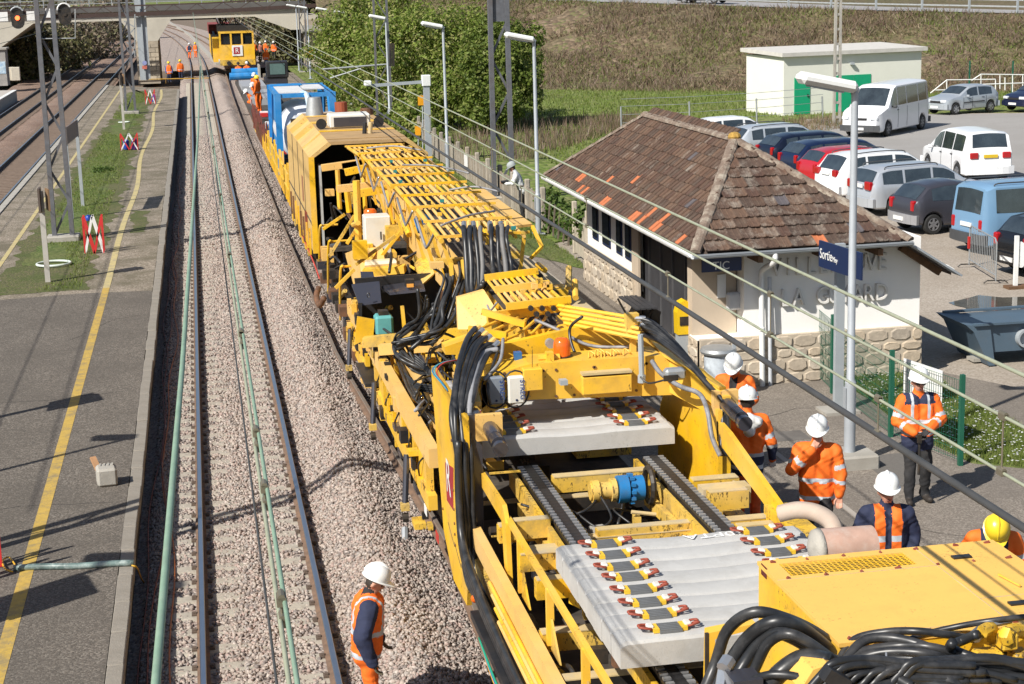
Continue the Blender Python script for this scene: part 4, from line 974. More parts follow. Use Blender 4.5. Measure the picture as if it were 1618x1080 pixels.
# grey H post and gantry before the bridge
yg = PZ(230, 126, -.1).y
GP = root('gantry', (PZ(230,126,-.1)), 'dark portal beam on a grey H post carrying the signals', 'gantry')
q = PZ(230, 126, -.1); b = MB(); b.box((q.x, q.y, 4.5), (.12, .42, 9.2)); b.box((q.x-.26, q.y, 4.5), (.4, .06, 9.2)); b.box((q.x+.26, q.y, 4.5), (.4, .06, 9.2)); b.build('post', GREYP, GP)
GB = mat('dark_brown_beam', (.055,.032,.026), .6, var=.2)
for (u0, v0, u1, v1) in ((-20,19,60,20),(70,27,330,18),(330,18,640,0)):
    b = MB(); A, Cc = PY(u0, v0, yg-.5), PY(u1, v1, yg-.5); b.bar(A, Cc, .35, .34); b.bar(A+Vector((0,0,.75)), Cc+Vector((0,0,.75)), .12, .12)
    n = 14
    for i in range(n): p, e = A.lerp(Cc, i/n), A.lerp(Cc, (i+1)/n); up_ = Vector((0,0,.75)); b.bar(p+(up_ if i % 2 else up_*0), e+(up_*0 if i % 2 else up_), .06, .06)
    b.build('beam', GB, GP)
b = MB(); q = PY(228.5, 99, yg-.3); b.cyl(q, q+Vector((0, -.04, 0)), .2, n=16); b.build('round_plate', mat('blue_white_plate', (.25,.28,.5), .5), GP)
b = MB(); q = PY(228.5, 106, yg-.3); b.box(q, (.42, .04, .3)); b.build('red_plate', mat('pale_red_plate', (.5,.14,.1), .5), GP)
def signal(u, v, lit, label):
    q = PY(u, v, yg-1.0); r = root('signal_head', q, label, 'signal', 'signals on the gantry')
    b = MB(); o_ = []
    for k in range(14):
        t = 2*pi*k/14; o_.append(q+Vector((cos(t)*.58, 0, sin(t)*.58+(.36 if sin(t) > 0 else -.36))))
    b.prism(o_, (0, .18, 0)); b.build('backboard', DRK, r)
    b = MB(); b.tube([p+Vector((0, -.10, 0)) for p in o_[1:8 if not lit else 7]], .08, 6); b.build('hood', WHT if not lit else GREYP, r)
    b = MB(); b.cyl(q+Vector((0, -.02, .0)), q+Vector((0, -.06, .0)), .20, n=14); b.build('lens', mat('red_signal_light', (.8,.1,.03), .4, emit=(1,.12,.03), estr=3) if lit else DRK, r)
    for s in (-1, 1) if lit else (-1,):
        b = MB(); b.box(q+Vector((s*1.2, 0, .15)), (.8, .04, .8)); b.build('number_plate', WHT, r)
    return r
signal(27.5, 28, True, 'railway signal showing a red light between two white plates'); signal(102, 22, False, 'dark railway signal with white rimmed hood')
# overhead fittings: arms
for (pts, nm) in (([(60,61),(119,60),(119,14)], 'bracket on the near mast'),):
    b = MB(); P_ = [PY(u, v, 52) for u, v in pts]; b.tube(P_, .02, 6); tag(b.build('cantilever', STEEL), 'thin cantilever arm of the nearest left lattice mast', 'catenary arm')
b = MB(); yl = PZ(207,179,.4).y
for a, c in (((196,33),(212,42)),((213,22),(213,90)),((213,44),(200,58)),((200,66),(213,78)),((213,78),(206,88))): b.bar(PY(*a, yl+1), PY(*c, yl+1), .07, .07)
tag(b.build('catenary_bracket', STEEL), 'zigzag bracket beside the second island mast', 'catenary arm')
# cantilever of the far side
b = MB(); P_ = [PY(u, v, PZ(617,207,.43).y+2) for u, v in ((510,109),(615,101))]; b.tube(P_, .05, 6); P_ = [PY(u, v, PZ(617,207,.43).y+2) for u, v in ((522,123),(570,108))]; b.tube(P_, .04, 6)
tag(b.build('cantilever', STEEL), 'pale horizontal cantilever arm before the green shrubs', 'catenary arm')
# dark strain weight hanging by the mast in the shrubs
b = MB(); ys_ = PZ(617,207,.43).y-1
for u in (617, 621.5): b.bar(PY(u, 68, ys_), PY(u, 104, ys_), .12, .12)
tag(b.build('tension_weight', DRK), 'dark tensioning weights hanging by the mast in the shrubs', 'weight')
# ================================================================== WIRES (straight along the track)
VERD = mat('verdigris_copper', (.22,.33,.24), .6, .2, var=.15, scale=6, dirt=(.3,.36,.28), dirt_amt=.5, dirt_scale=9)
CABG = mat('grey_cable', (.055,.055,.055), .55, var=.2)
PALEW = mat('pale_green_wire', (.34,.36,.26), .55, .2, var=.15, scale=8)
def wire(label, x, z, r, m, y0=-2, y1=158, twist=True):
    o_ = root('overhead_wire', (x, 0, z), label, 'wire', 'overhead line wires')
    b = MB(); pts = [(x, y, z+.0*y) for y in np.linspace(y0, y1, 60)]; b.tube(pts, r, 8); b.build('conductor', m, o_, smooth=True); return o_
o_ = root('overhead_wire', (-.2, 0, 5.95), 'thick green stranded wire over the left rail', 'wire', 'overhead line wires')
b = MB(); b.tube([PZ(u, v, 5.95) for u, v in ((222,1350),(246,1080),(259.6,920),(272.7,760),(288,580),(299,420),(307,300),(313,210),(316.7,104))], .0125, 8); b.build('conductor', VERD, o_, smooth=True)
w2 = wire('green contact wire pair over the right rail, upper one', .170, 5.78, .008, VERD)
w3 = wire('green contact wire pair over the right rail, lower one', .152, 5.72, .008, PALEW); w4 = wire('dark wire just left of the green pair', .118, 5.70, .0045, CABG)
w5 = wire('uppermost pale green wire crossing the shelter roof', 4.33, 5.50, .0125, PALEW)
w6 = wire('pale wire above the station people, second from the top', 3.80, 5.515, .009, PALEW); w7 = wire('pale contact wire, third from the top', 3.80, 5.23, .009, PALEW)
w8 = wire('heavy dark cable, lowest of the four crossing wires', 3.80, 5.02, .021, CABG)
def dropper(w, x, y, z0, z1):
    b = MB(); b.tube([(x, y, z0), (x, y, z1)], .005, 6)
    for z in (z0, z1): b.box((x, y, z), (.03, .06, .03)); b.cyl((x, y-.03, z+.015), (x, y+.03, z+.015), .012, n=8)
    b.build('dropper', mat('bronze_clamp', (.25,.22,.16), .5, .6), w)
for y in (7.45, 10.9, 16.5, 22, 28, 35): dropper(w6, 3.80, y, 5.515, 5.23)
for y in (9, 13.5, 20, 29): dropper(w8, 3.80, y, 5.23, 5.02)
for y in (5.1, 6.35, 7.2, 9.4, 12.3, 16, 21, 27, 33, 40): dropper(w2, .160, y, 5.78, 5.71)
# far wires over the outer tracks
for x, z, l in ((-8.4,5.6,'thin dark contact wire over the nearer of the two left tracks'),(-8.4,6.7,'thin dark messenger wire over the nearer of the two left tracks'),(-12.0,5.6,'thin dark contact wire over the outermost left track'),(-12.0,6.7,'thin dark messenger wire over the outermost left track')): wire(l, x, z, .012, CABG, 20, 300)
# ================================================================== STREET LAMPS
LAMPP = mat('grey_lamp_pole', (.40,.43,.46), .5, .2, var=.08)
LAMPH = mat('pale_lamp_housing', (.72,.73,.71), .5, var=.05)
def lamp(label, base, h=5.55, plinth=False):
    o_ = empty('street_lamp', base, 0, label, 'street lamp', 'lamps along the station platform')
    b = MB(); b.tube([(0,0,0),(0,0,1.15)], [.085,.085], 12); b.tube([(0,0,1.15),(0,0,1.2),(0,0,h)], [.085,.06,.05], 12); b.box((0,0,.012), (.34,.34,.024)); b.build('pole', LAMPP, o_, smooth=True, auto=40)
    b = MB(); M = Matrix.Rotation(radians(12), 3, 'Y'); b.tube([(.05,0,h-.02),(-.1,0,h+.03)], .045, 8); b.cbox((-.42, 0, h+.12), (.86, .36, .17), .06, M=M); b.build('lamp_head', LAMPH, o_)
    b = MB(); b.box((-.45, 0, h+.03), (.5, .22, .03), M=M); b.build('lamp_glass', GREYP, o_)
    b = MB(); b.box((-.088, 0, .9), (.012, .10, .35)); b.build('hatch', LAMPP, o_)
    if plinth: b = MB(); b.cbox((.05, 0, -.06), (.62, .62, .30), .03); b.build('plinth', CONC, o_)
    return o_
lamp('street lamp nearest to us, on a concrete plinth beside the navy sign', PZ(1342, 722, ZP+.12), 5.42, True)
lb = [((851,369),'street lamp left of the shelter roof, by the ivy'),((708,271),'street lamp before the dark shrubs, third from the right'),((617,207),'street lamp just behind the mast in the shrubs'),((555,165),'street lamp with white head left of the shrubs'),
      ((524,141),'street lamp close to the bridge pillar, in front of the stonework'),((491,124),'street lamp carrying an orange plate by the bridge pillar'),((473,111),'farthest street lamp beside the far lattice mast')]
for (uv, l) in lb: lamp(l, PZ(*uv, .45))
# lamps and a sign of the island stand just outside the frame; their shadows lie on the asphalt
lamp('lamp on the island platform left of the frame', (-6.35, 24.3, .4), 5.5); lamp('second lamp on the island left of the frame', (-6.2, 18.0, .4), 5.6)
def backsign(label, base, h, w, hh, cat='sign', panel=True, double=True):
    o_ = root('platform_sign', base, label, cat, 'platform signs on the island'); base = Vector(base)
    b = MB(); b.box(base+Vector((0, 0, h/2)), (.13, .10, h)); b.build('post', mat('pale_sign_post', (.42,.40,.36), .8), o_)
    b = MB(); b.box(base+Vector((-.02, -.09, h-hh/2+.1)), (.05, w, hh)); b.build('panel', mat('dark_sign_back', (.10,.075,.06), .6), o_)
    if double: b = MB(); b.box(base+Vector((.17, -.06, h-hh/2+.1)), (.04, w*.8, hh*.9), rz=.25); b.build('panel', mat('brown_sign_back', (.24,.15,.08), .6), o_)
    return o_
backsign('sign post with dark back panels standing by the white ring', PZ(76, 445, .41), 2.35, .55, .62)
backsign('thin sign post further along the island, beside the second mast', PZ(196, 204, .41), 2.9, .5, .6)
backsign('sign on the island left of the frame', (-4.75, 29.3, .4), 2.7, .7, .8); backsign('second sign on the island left of the frame', (-4.5, 18.9, .4), 2.9, .9, 1.2)
lattice('lattice mast on the island left of the frame', (-5.4, 21.0, .4), 9, .5, .42)
# sign board on two posts seen from its back
N_ = root('name_board', PZ(122, 340, .41), 'station name board on two grey posts seen from behind', 'sign')
pa, pb = PZ(114, 345, .41), PZ(131, 325, .41); b = MB(); b.bar(pa, pa+Vector((0,0,3.0)), .11, .11); b.build('post', GREYP, N_); b = MB(); b.bar(pb, pb+Vector((0,0,3.0)), .11, .11); b.build('post', GREYP, N_)
b = MB(); b.prism([pa+Vector((0,-.1,2.45)), pb+Vector((0,.1,2.45)), pb+Vector((0,.1,3.0)), pa+Vector((0,-.1,3.0))], (.05,0,0)); b.build('board', mat('grey_brown_board', (.16,.125,.11), .7), N_)
# white hoop lying on the weeds
b = MB(); q = PZ(85, 417, .44); b.tube([q+Vector((cos(t)*.45, sin(t)*.45*1.0, .02)) for t in np.linspace(0, 2*pi, 25)[:-1]], .035, 8, close=True); tag(b.build('hoop', mat('pale_green_hoop', (.58,.64,.58), .5), smooth=True), 'pale hoop lying around the foot of the nearest sign post', 'hoop')
b = MB(); q = PZ(196, 193, .44); b.tube([q+Vector((cos(t)*.3, sin(t)*.3, .02)) for t in np.linspace(0, 2*pi, 21)[:-1]], .03, 8, close=True); tag(b.build('hoop', MATS['pale_green_hoop'], smooth=True), 'small pale hoop by the thin far sign post', 'hoop')
# folding red and white barriers
BR_R = mat('barrier_red', (.55,.03,.03), .5); BR_W = mat('barrier_white', (.75,.75,.74), .5)
def barrier(u, v, w, hgt, label, n=2, jug=True):
    base = PZ(u, v, .415); o_ = root('folding_barrier', base, label, 'barrier', 'folding barriers on the island platform')
    for f, dy in ((0, -.22), (1, .22)):
        for i in range(n):
            xa, xb = -w/2+w*i/n, -w/2+w*(i+1)/n
            for j, (p, e) in enumerate((((xa, 0), (xb, hgt)), ((xa, hgt), (xb, 0)))):
                b = MB(); b.bar(base+Vector((p[0], dy, p[1])), base+Vector((e[0], dy, e[1])), .055, .03, up=(0, 1, 0)); b.build('slat', BR_W if (i+j) % 2 == 0 else BR_R, o_)
        for x in (-w/2, w/2): b = MB(); b.bar(base+Vector((x, dy, 0)), base+Vector((x, dy, hgt)), .035, .035); b.build('upright', BR_R, o_)
    return o_
barrier(150, 398, .52, 1.05, 'red and white folding barrier standing nearest, by the near lattice mast', 2)
barrier(205, 236, .78, .75, 'wide red and white folding barrier half way along the island', 2)
barrier(238, 164, .62, .95, 'farthest red and white folding barrier with blue drum', 2)
barrier(-20, 905, .30, .95, 'red barrier cut by the left edge of the frame', 1)
def drum(u, v, z, r, h, c, label): 
    q = PZ(u, v, z); b = MB(); b.lathe([(r*.9,0),(r,.03),(r,h-.04),(r*.8,h),(r*.3,h+.03)], q, 14); tag(b.build('drum', c, smooth=True, auto=40), label, 'drum', 'small drums at the barriers')
JB = mat('blue_plastic', (.02,.06,.33), .35)
drum(140, 348, 1.0, .10, .14, JB, 'small blue canister perched on top of the nearest folding barrier'); drum(200, 236, .41, .14, .45, JB, 'blue drum behind the wide barrier, left one'); drum(213, 236, .41, .14, .5, mat('purple_plastic', (.09,.03,.16), .4), 'violet drum behind the wide barrier')
drum(243, 160, .41, .14, .45, JB, 'blue drum at the farthest barrier')
# broken concrete block with a stake
q = PZ(169, 768, .405); B2 = root('concrete_block', q, 'weathered concrete block with a wooden stake on the asphalt', 'block')
b = MB(); b.cbox(q+Vector((0,.12,.14)), (.30,.34,.28), .035, rz=.12); b.build('body', CONC, B2)
for k in range(4): b = MB(); b.box(q+Vector((-.09+k*.06,.2,.283)), (.025,.12,.02)); b.build('rib', CONC, B2)
b = MB(); b.bar(q+Vector((-.1,.35,.08)), q+Vector((-.22,.62,.30)), .09, .035); b.build('stake', mat('raw_wood', (.36,.2,.10), .8, var=.15), B2)
# cable cover across the platform with an orange cable
b = MB(); A, Cc = PZ(22, 901, .41), PZ(212, 893, .41); b.tube([A+(Cc-A)*t+Vector((0, .02*sin(t*9), .03)) for t in np.linspace(0, 1, 14)], .045, 8)
tag(b.build('cable_cover', mat('greenish_plastic_pipe', (.12,.17,.16), .3, var=.5, scale=5, dirt=(.5,.56,.53), dirt_amt=.7, dirt_scale=6), smooth=True), 'greenish plastic sleeve laid across the platform', 'cable sleeve')
ORG = mat('orange_cable', (.42,.12,.03), .5); BRC = mat('red_brown_cable', (.20,.05,.03), .5); YLC = mat('yellow_cable', (.6,.33,.02), .5)
b = MB(); b.tube(bez([PZ(208,893,.46), PZ(216,896,.42), PZ(220,905,.2), PZ(224,915,-.2), PZ(232,925,-.4)], 5), .012, 6); b.tube(bez([PZ(20,903,.44),(PZ(8,898,.46)),PZ(4,886,.44),PZ(14,880,.44),PZ(24,892,.44)], 5), .012, 6)
tag(b.build('yellow_cable', YLC, smooth=True), 'yellow cable coming out of both ends of the sleeve', 'cable')
for k, (m_, x0, l) in enumerate(((BRC,-.98,'red brown cable lying along the dark foot of the platform'),(ORG,-.90,'orange cable wandering along the ballast shoulder'),(BRC,-1.06,'thin dark red cable next to the platform wall'))):
    pts = []
    for i in range(60): y = 14+i*1.1; x = x0+.07*sin(y*.31+k*2)+.05*sin(y*.83+k); pts.append((x+(.12 if k == 1 else 0)*min(1, max(0, (30-y)/8)), y, float(heap(np.array([x]), np.array([y]))[0])+.05))
    b = MB(); b.tube(bez(pts, 2), .011, 5); tag(b.build('cable', m_, smooth=True), l, 'cable')
# ================================================================== FENCES ON THE RIGHT
PICK = mat('weathered_concrete_picket', (.33,.29,.235), .95, var=.16, scale=5, island=[(.33,.29,.235),(.28,.245,.2),(.37,.33,.27),(.30,.25,.19)], dirt=(.16,.14,.10), dirt_amt=.5, dirt_scale=3)
FP = [PZ(641,207,.43), PZ(691,252,.43), PZ(776,310,.43), PZ(858,362,.45)]
PF = root('picket_fence', FP[1], 'weathered grey picket fence along the platform back', 'fence')
stuff_b = MB(); L_acc = 0; pk = []
for a, c in zip(FP[:-1], FP[1:]):
    d = (c-a); n = int(d.length/.15)
    for i in range(n): pk.append((a+d*(i/n), d.normalized()))
pk = pk[::-1]
for i, (q, d) in enumerate(pk):
    rz_ = atan2(d.y, d.x); h = .98+random.uniform(-.05, .05)
    tgt = MB() if i < 270 else stuff_b
    tgt.box(q+Vector((0,0,h/2+.05)), (.105, .03, h), M=Matrix.Rotation(rz_, 3, 'Z') @ Matrix.Rotation(random.uniform(-.02,.02), 3, 'Y'))
    if i < 270: tgt.build('picket', PICK, PF)
    if i % 15 == 0: b = MB(); b.cbox(q+Vector((.05,0,.62)), (.16,.16,1.25), .03, rz=rz_); b.build('post', PICK, PF)
stuff_b.build('pickets', PICK, PF)['kind'] = 'stuff'
for z in (.3, .85):
    for a, c in zip(FP[:-1], FP[1:]): b = MB(); b.bar(a+Vector((.04,0,z)), c+Vector((.04,0,z)), .05, .08); b.build('rail', PICK, PF)
q = FP[1].lerp(FP[2], .62); b = MB(); b.box(q+Vector((-.06,0,.75)), (.02,.6,.42), rz=.04); tag(b.build('notice_board', WHT), 'small white notice on the picket fence', 'notice')
# pale wooden gate with posts near the shelter
GT = root('wooden_gate', PZ(930, 420, ZP), 'pale wooden paling gate between the ivy and the shelter', 'gate')
ga, gb = PZ(909, 400, ZP), PZ(957, 443, ZP)
PALEWD = mat('pale_weathered_wood', (.42,.37,.29), .9, var=.14, scale=5)
n = 24
for i in range(n+1):
    q = ga.lerp(gb, i/n); 
    if i in (0, 11, 24): b = MB(); b.cbox(q+Vector((0,0,.7)), (.13,.13,1.42), .02); b.build('post', PALEWD, GT)
    else: b = MB(); b.box(q+Vector((0,0,.62)), (.03,.13,1.1)); b.build('paling', PALEWD, GT)
for z in (.25, .95): b = MB(); b.bar(ga+Vector((.05,0,z)), gb+Vector((.05,0,z)), .04, .09); b.build('rail', PALEWD, GT)
# green mesh fence round the lawn
GMF = mat('green_fence_paint', (.012,.10,.06), .45)
MF = root('mesh_fence', PZ(1407,690,ZP), 'green welded mesh fence on four green posts round the little lawn', 'fence')
gp = [PZ(1284,590,ZP), PZ(1315,621,ZP), PZ(1407,690,ZP), PZ(1517,735,ZP)]
for q, h in zip(gp, (1.35,1.4,1.4,1.38)): b = MB(); b.box(q+Vector((0,0,h/2)), (.065,.065,h)); b.build('post', GMF, MF)
for a, c in zip(gp[:-1], gp[1:]):
    b = MB(); L_ = (c-a).length; n = int(L_/.055)
    for i in range(n): q = a.lerp(c, (i+.5)/n); b.tube([q+Vector((0,0,.06)), q+Vector((0,0,1.28))], .0035, 3, cap=False)
    for j in range(9): b.tube([a+Vector((0,0,.08+j*.15)), c+Vector((0,0,.08+j*.15))], .004, 3, cap=False)
    o_ = b.build('mesh_panel', GMF, MF); o_['kind'] = 'stuff'
q0, q1 = PZ(1427,640,ZP), PZ(1482,672,ZP); b = MB()
a0 = gp[2].lerp(gp[3], .14); a1 = gp[2].lerp(gp[3], .70); off = Vector((.06,.06,0))
b.prism([a0+off+Vector((0,0,.55)), a1+off+Vector((0,0,.55)), a1+off+Vector((0,0,1.3)), a0+off+Vector((0,0,1.3))], (.02,.02,0)); tag(b.build('white_board', WHT), 'white board hung behind the green mesh fence', 'board')
# navy Sortie sign
SG = root('exit_sign', PZ(1324,650,ZP), 'navy exit sign on a grey post beside the nearest lamp', 'sign')
b = MB(); q = PZ(1324,650,ZP); b.box(q+Vector((0,0,1.42)), (.15,.10,2.84)); b.build('post', GREYP, SG); b = MB(); b.box(q+Vector((0,0,.02)), (.6,.5,.06)); b.build('foot', CONC, SG)
p0 = PY(1294, 379, q.y-.10); zt_ = p0.z; p1 = PZ(1361, 399.5, zt_); dd = (p1-p0); wl = dd.length; e_ = dd.normalized(); nn = e_.cross(Vector((0,0,1)))
b = MB(); b.prism([p0, p1, p1-Vector((0,0,.43)), p0-Vector((0,0,.43))], -nn*.03); b.build('panel', NAVY, SG)
Mx = Matrix((e_, Vector((0,0,1)), nn)).transposed().to_4x4()
def signtext(body, s, u, dz, sz): M = Mx.copy(); M.translation = p0+e_*u+Vector((0,0,dz))+nn*.008; text_mesh('lettering', body, sz, WHT, M, SG, .002, sx=.78)
signtext('Sortie', 1, .05, -.28, .235); signtext('Misy', 1, .50, -.28, .125)
# skip: blue grey steel hopper
SK = root('steel_skip', PZ(1575,572,ZP), 'blue grey steel skip with a round port, cut by the right edge', 'skip')
SKM = mat('blue_grey_steel_paint', (.075,.115,.155), .5, var=.08, scale=1.5, dirt=(.1,.1,.1), dirt_amt=.3)
s0 = PZ(1558,573,ZP); 
def skp(x, y, z): return s0+Vector((x, y, z))
b = MB(); b.prism([skp(0,-.1,.22), skp(3.2,-.1,.22), skp(3.2,-.1,.74), skp(-.16,-.1,.74)], (0,1.2,0)); b.build('body', SKM, SK)
b = MB(); b.prism([skp(-.02,-.16,-.02), skp(.1,-.16,-.02), skp(-.02,-.16,.74), skp(-.50,-.16,.78), skp(-.34,-.16,.64), skp(-.2,-.16,.35)], (0,1.3,0)); b.build('end_plate', SKM, SK)
b = MB(); b.bar(skp(-.35,-.17,.775), skp(3.2,-.17,.775), .10, .04); b.bar(skp(-.35,1.13,.775), skp(3.2,1.13,.775), .10, .04); b.build('rim', SKM, SK)
b = MB(); q = skp(.68,-.1,.46); b.lathe([(.17,0),(.17,.12),(.13,.12),(.12,.02)], q, 20, M=Matrix.Rotation(pi/2,3,'X')); b.build('port', GREYP, SK, smooth=True, auto=40)
b = MB(); b.box(skp(.0,.3,.02), (.35,.3,.06)); b.build('foot_block', CONC, SK)
# crowd barrier
def crowd(a, c, label):
    o_ = root('crowd_barrier', a, label, 'barrier', None); b = MB(); h = 1.05
    b.tube([a+Vector((0,0,.06)), a+Vector((0,0,h-.08)), a.lerp(c,.06)+Vector((0,0,h)), a.lerp(c,.94)+Vector((0,0,h)), c+Vector((0,0,h-.08)), c+Vector((0,0,.06))], .019, 8); b.tube([a+Vector((0,0,.2)), c+Vector((0,0,.2))], .016, 8); b.build('frame', STEEL, o_)
    for i in range(1, 16): q = a.lerp(c, i/16); b = MB(); b.tube([q+Vector((0,0,.2)), q+Vector((0,0,h-.01))], .0085, 5); b.build('bar', STEEL, o_)
    n = (c-a).normalized(); s = Vector((-n.y, n.x, 0))
    for q in (a, c): b = MB(); b.tube([q-s*.28+Vector((0,0,.02)), q-s*.2+Vector((0,0,.08)), q+s*.2+Vector((0,0,.08)), q+s*.28+Vector((0,0,.02))], .016, 6); b.build('foot', DRK, o_)
    b = MB(); b.box(a+Vector((-.02,0,.62)), (.05,.05,.3)); b.build('red_sleeve', RED, o_)
crowd(PZ(1531,422,ZG), PZ(1573,448,ZG), 'galvanised crowd barrier standing behind the blue van')
TS = root('round_traffic_sign', PZ(1604,455,ZG), 'round traffic sign seen edge on, on a short white post', 'sign')
q = PZ(1604,455,ZG); b = MB(); b.box(q+Vector((0,0,.62)), (.09,.07,1.2)); b.build('post', WHT, TS); b = MB(); b.box(q+Vector((.05,0,.03)), (.55,.3,.07)); b.build('foot', WOODB, TS)
b = MB(); b.lathe([(.01,0),(.30,0),(.30,.02),(.01,.02)], q+Vector((.09,-.02,.78)), 24, M=Matrix.Rotation(pi/2,3,'Y') @ Matrix.Rotation(0,3,'Z')); o_ = b.build('disc', mat('pale_sign_back', (.6,.62,.62), .5), TS)
# utility pole, railing, wire fence posts
UP_ = root('utility_pole', PZ(1322,196,ZG), 'tall weathered concrete utility pole before the white hut', 'pole')
q = PZ(1322,196,ZG); b = MB()
for s in (-1, 1): b.bar(q+Vector((s*.15,0,0)), q+Vector((s*.09,0,10)), .10, .16)
for i in range(14): b.box(q+Vector((0,0,.35+i*.7)), (.26,.10,.12))
b.build('shaft', CONC, UP_)
RL = root('ramp_railing', PZ(1490,165,ZG), 'white tubular railing of the ramp behind the silver hatchback', 'railing')
yr_ = PZ(1480,172,ZG).y+1.5
for pts in (((1470,147),(1496,126),(1573,125)),((1535,127),(1550,117),(1640,118)),((1478,142),(1572,141)),((1552,133),(1640,130))): b = MB(); b.tube([PY(u,v,yr_) for u, v in pts], .035, 6); b.build('rail', WHT, RL)
for u, v0, v1 in ((1496,126,158),(1573,125,158),(1550,117,140),(1580,118,140),(1600,118,145),(1616,118,145),(1588,122,142)): b = MB(); b.tube([PY(u,v0,yr_), PY(u,v1,yr_)], .03, 6); b.build('post', WHT, RL)
WF = root('wire_fence', PZ(1090,190,.4), 'thin wire fence on grey posts crossing the meadow', 'fence'); wp = [(982,207,168),(1090,203,160),(1196,196,155),(1300,186,152)]
for u, v, t in wp: q = PZ(u, v, .4); b = MB(); b.tube([q, PY(u-1, t, q.y)], .045, 6); b.build('post', STEEL, WF)
for (a, c) in zip(wp[:-1], wp[1:]):
    A, Cc = PZ(a[0], a[1], .4), PZ(c[0], c[1], .4)
    for z in (.4, .8, 1.2, 1.55): b = MB(); b.tube([A+Vector((0,0,z)), Cc+Vector((0,0,z))], .012, 4); b.build('wire', STEEL, WF)
GP2 = root('tall_fence', PZ(1530,150,ZG), 'dark green tall fence posts behind the ramp', 'fence')
for u in (1531, 1599): q = PY(u, 150, yr_+3); b = MB(); b.box(q+Vector((0,0,.6)), (.07,.07,2.6)); b.build('post', GMF, GP2)
# T shaped camera posts of the platform
def tpost(u, v, h, label):
    q = PZ(u, v, .45); o_ = root('camera_post', q, label, 'camera post', 'camera posts at the platform back')
    b = MB(); b.box(q+Vector((0,0,h/2)), (.24,.24,h)); b.build('post', GREYP, o_); b = MB(); b.cbox(q+Vector((0,0,h)), (.36,.34,.46), .03); b.build('box', LAMPH, o_)
    b = MB(); b.bar(q+Vector((-.1,0,h-.05)), q+Vector((-2.25,0,h-.12)), .14, .12); b.build('arm', GREYP, o_); b = MB(); b.cbox(q+Vector((-2.4,-.05,h-.02)), (.3,.4,.22), .04); b.build('camera', LAMPH, o_)
tpost(678, 256, 3.35, 'camera post with arm nearest, before the dark shrubs'); tpost(565, 166, 3.3, 'camera post with arm farther off, by the blue container')
for (u, v, vt, l) in ((668,241,150,'small orange plate on a thin post beside the near camera post'),(661,232,198,'lower orange plate at the picket fence')):
    q = PZ(u, v, .45); b = MB(); b.tube([q, PY(u, vt, q.y)], .03, 6); o_ = root('marker_post', q, l, 'marker'); b.build('post', GREYP, o_); b = MB(); z = PY(u, vt+8, q.y).z; b.box((q.x, q.y-.05, z), (.26,.03,.42)); b.build('plate', mat('orange_plate', (.75,.33,.01), .5), o_)
q = PY(490, 84, PZ(491,124,.45).y-.2); b = MB(); b.box(q, (.55,.03,.5)); tag(b.build('orange_plate', MATS['orange_plate']), 'orange plate on the lamp post by the bridge pillar', 'plate')
# small kit at the far left: huts and boxes
q = PZ(5, 135, .3); HU = root('trackside_cabin', q, 'small grey cabin with blue graffiti at the far left', 'cabin'); b = MB(); b.box(q+Vector((-.6,.8,1.5)), (2.0,2.0,3.0)); b.build('wall', mat('grey_cabin_wall', (.32,.3,.28), .9, var=.2), HU); b = MB(); b.box(q+Vector((-.6,.8,3.05)), (2.3,2.3,.14)); b.build('roof', CONC, HU)
b = MB(); b.box(q+Vector((-.1,-.22,1.5)), (.9,.02,1.0)); b.build('graffiti', mat('blue_white_graffiti', (.45,.55,.62), .8, var=.3, dirt=(.03,.2,.45), dirt_amt=.9, dirt_scale=2), HU)
for k in range(2): q = PZ(17+k*9, 127, .2); b = MB(); b.cbox(q+Vector((0,0,.6)), (.75,.5,1.2), .04); tag(b.build('trackside_cabinet', mat('cream_cabinet', (.5,.46,.38), .7)), ['cream trackside cabinet next to the graffiti cabin, left one','cream trackside cabinet next to the graffiti cabin, right one'][k], 'cabinet')
# yellow barrier line and gate in front of the bridge
b = MB(); A, Cc = PZ(235, 125, .9), PZ(262, 124, .9); 
b.tube([A, PZ(330, 123, .8)], .035, 6); b.tube([PZ(262,131,.3), PZ(262,124,.9)], .03, 6); tag(b.build('yellow_barrier_rail', YLC), 'thin yellow closing rail across the end of the island', 'barrier')
# ================================================================== VEGETATION
def leaves(name, clumps, n, s0, s1, m, parent=None, kind=None, seed=1, flat_=.0, aspect=.55):
    """leaf faces spread through lumpy clumps: (centre, radii)"""
    r = np.random.default_rng(seed); vol = np.array([c[1][0]*c[1][1]*c[1][2] for c in clumps])**(2/3); pick = r.choice(len(clumps), n, p=vol/vol.sum())
    C = np.array([c[0][:] for c in clumps])[pick]; Rr = np.array([c[1] for c in clumps])[pick]
    d = r.normal(size=(n, 3)); d /= np.linalg.norm(d, axis=1, keepdims=True); rad = r.uniform(.25, 1, (n, 1))**.45
    lump = 1+.34*np.sin(d[:, :1]*7+pick[:, None])*np.cos(d[:, 1:2]*6+d[:, 2:]*5)
    P = C+d*Rr*rad*lump
    nrm = d+r.normal(size=(n, 3))*.75+np.array([0, 0, .35]); nrm /= np.linalg.norm(nrm, axis=1, keepdims=True)
    t = np.cross(nrm, r.normal(size=(n, 3))); t /= np.linalg.norm(t, axis=1, keepdims=True); bt = np.cross(nrm, t); s = r.uniform(s0, s1, (n, 1))
    V = np.stack([P-t*s, P+bt*s*aspect, P+t*s, P-bt*s*aspect], 1).reshape(-1, 3); F_ = np.arange(4*n).reshape(n, 4)
    if parent is not None and parent.get('abs'): V = V-np.array(parent.location[:])
    o_ = npmesh(name, V, F_, m, parent)
    if kind: o_['kind'] = kind
    return o_
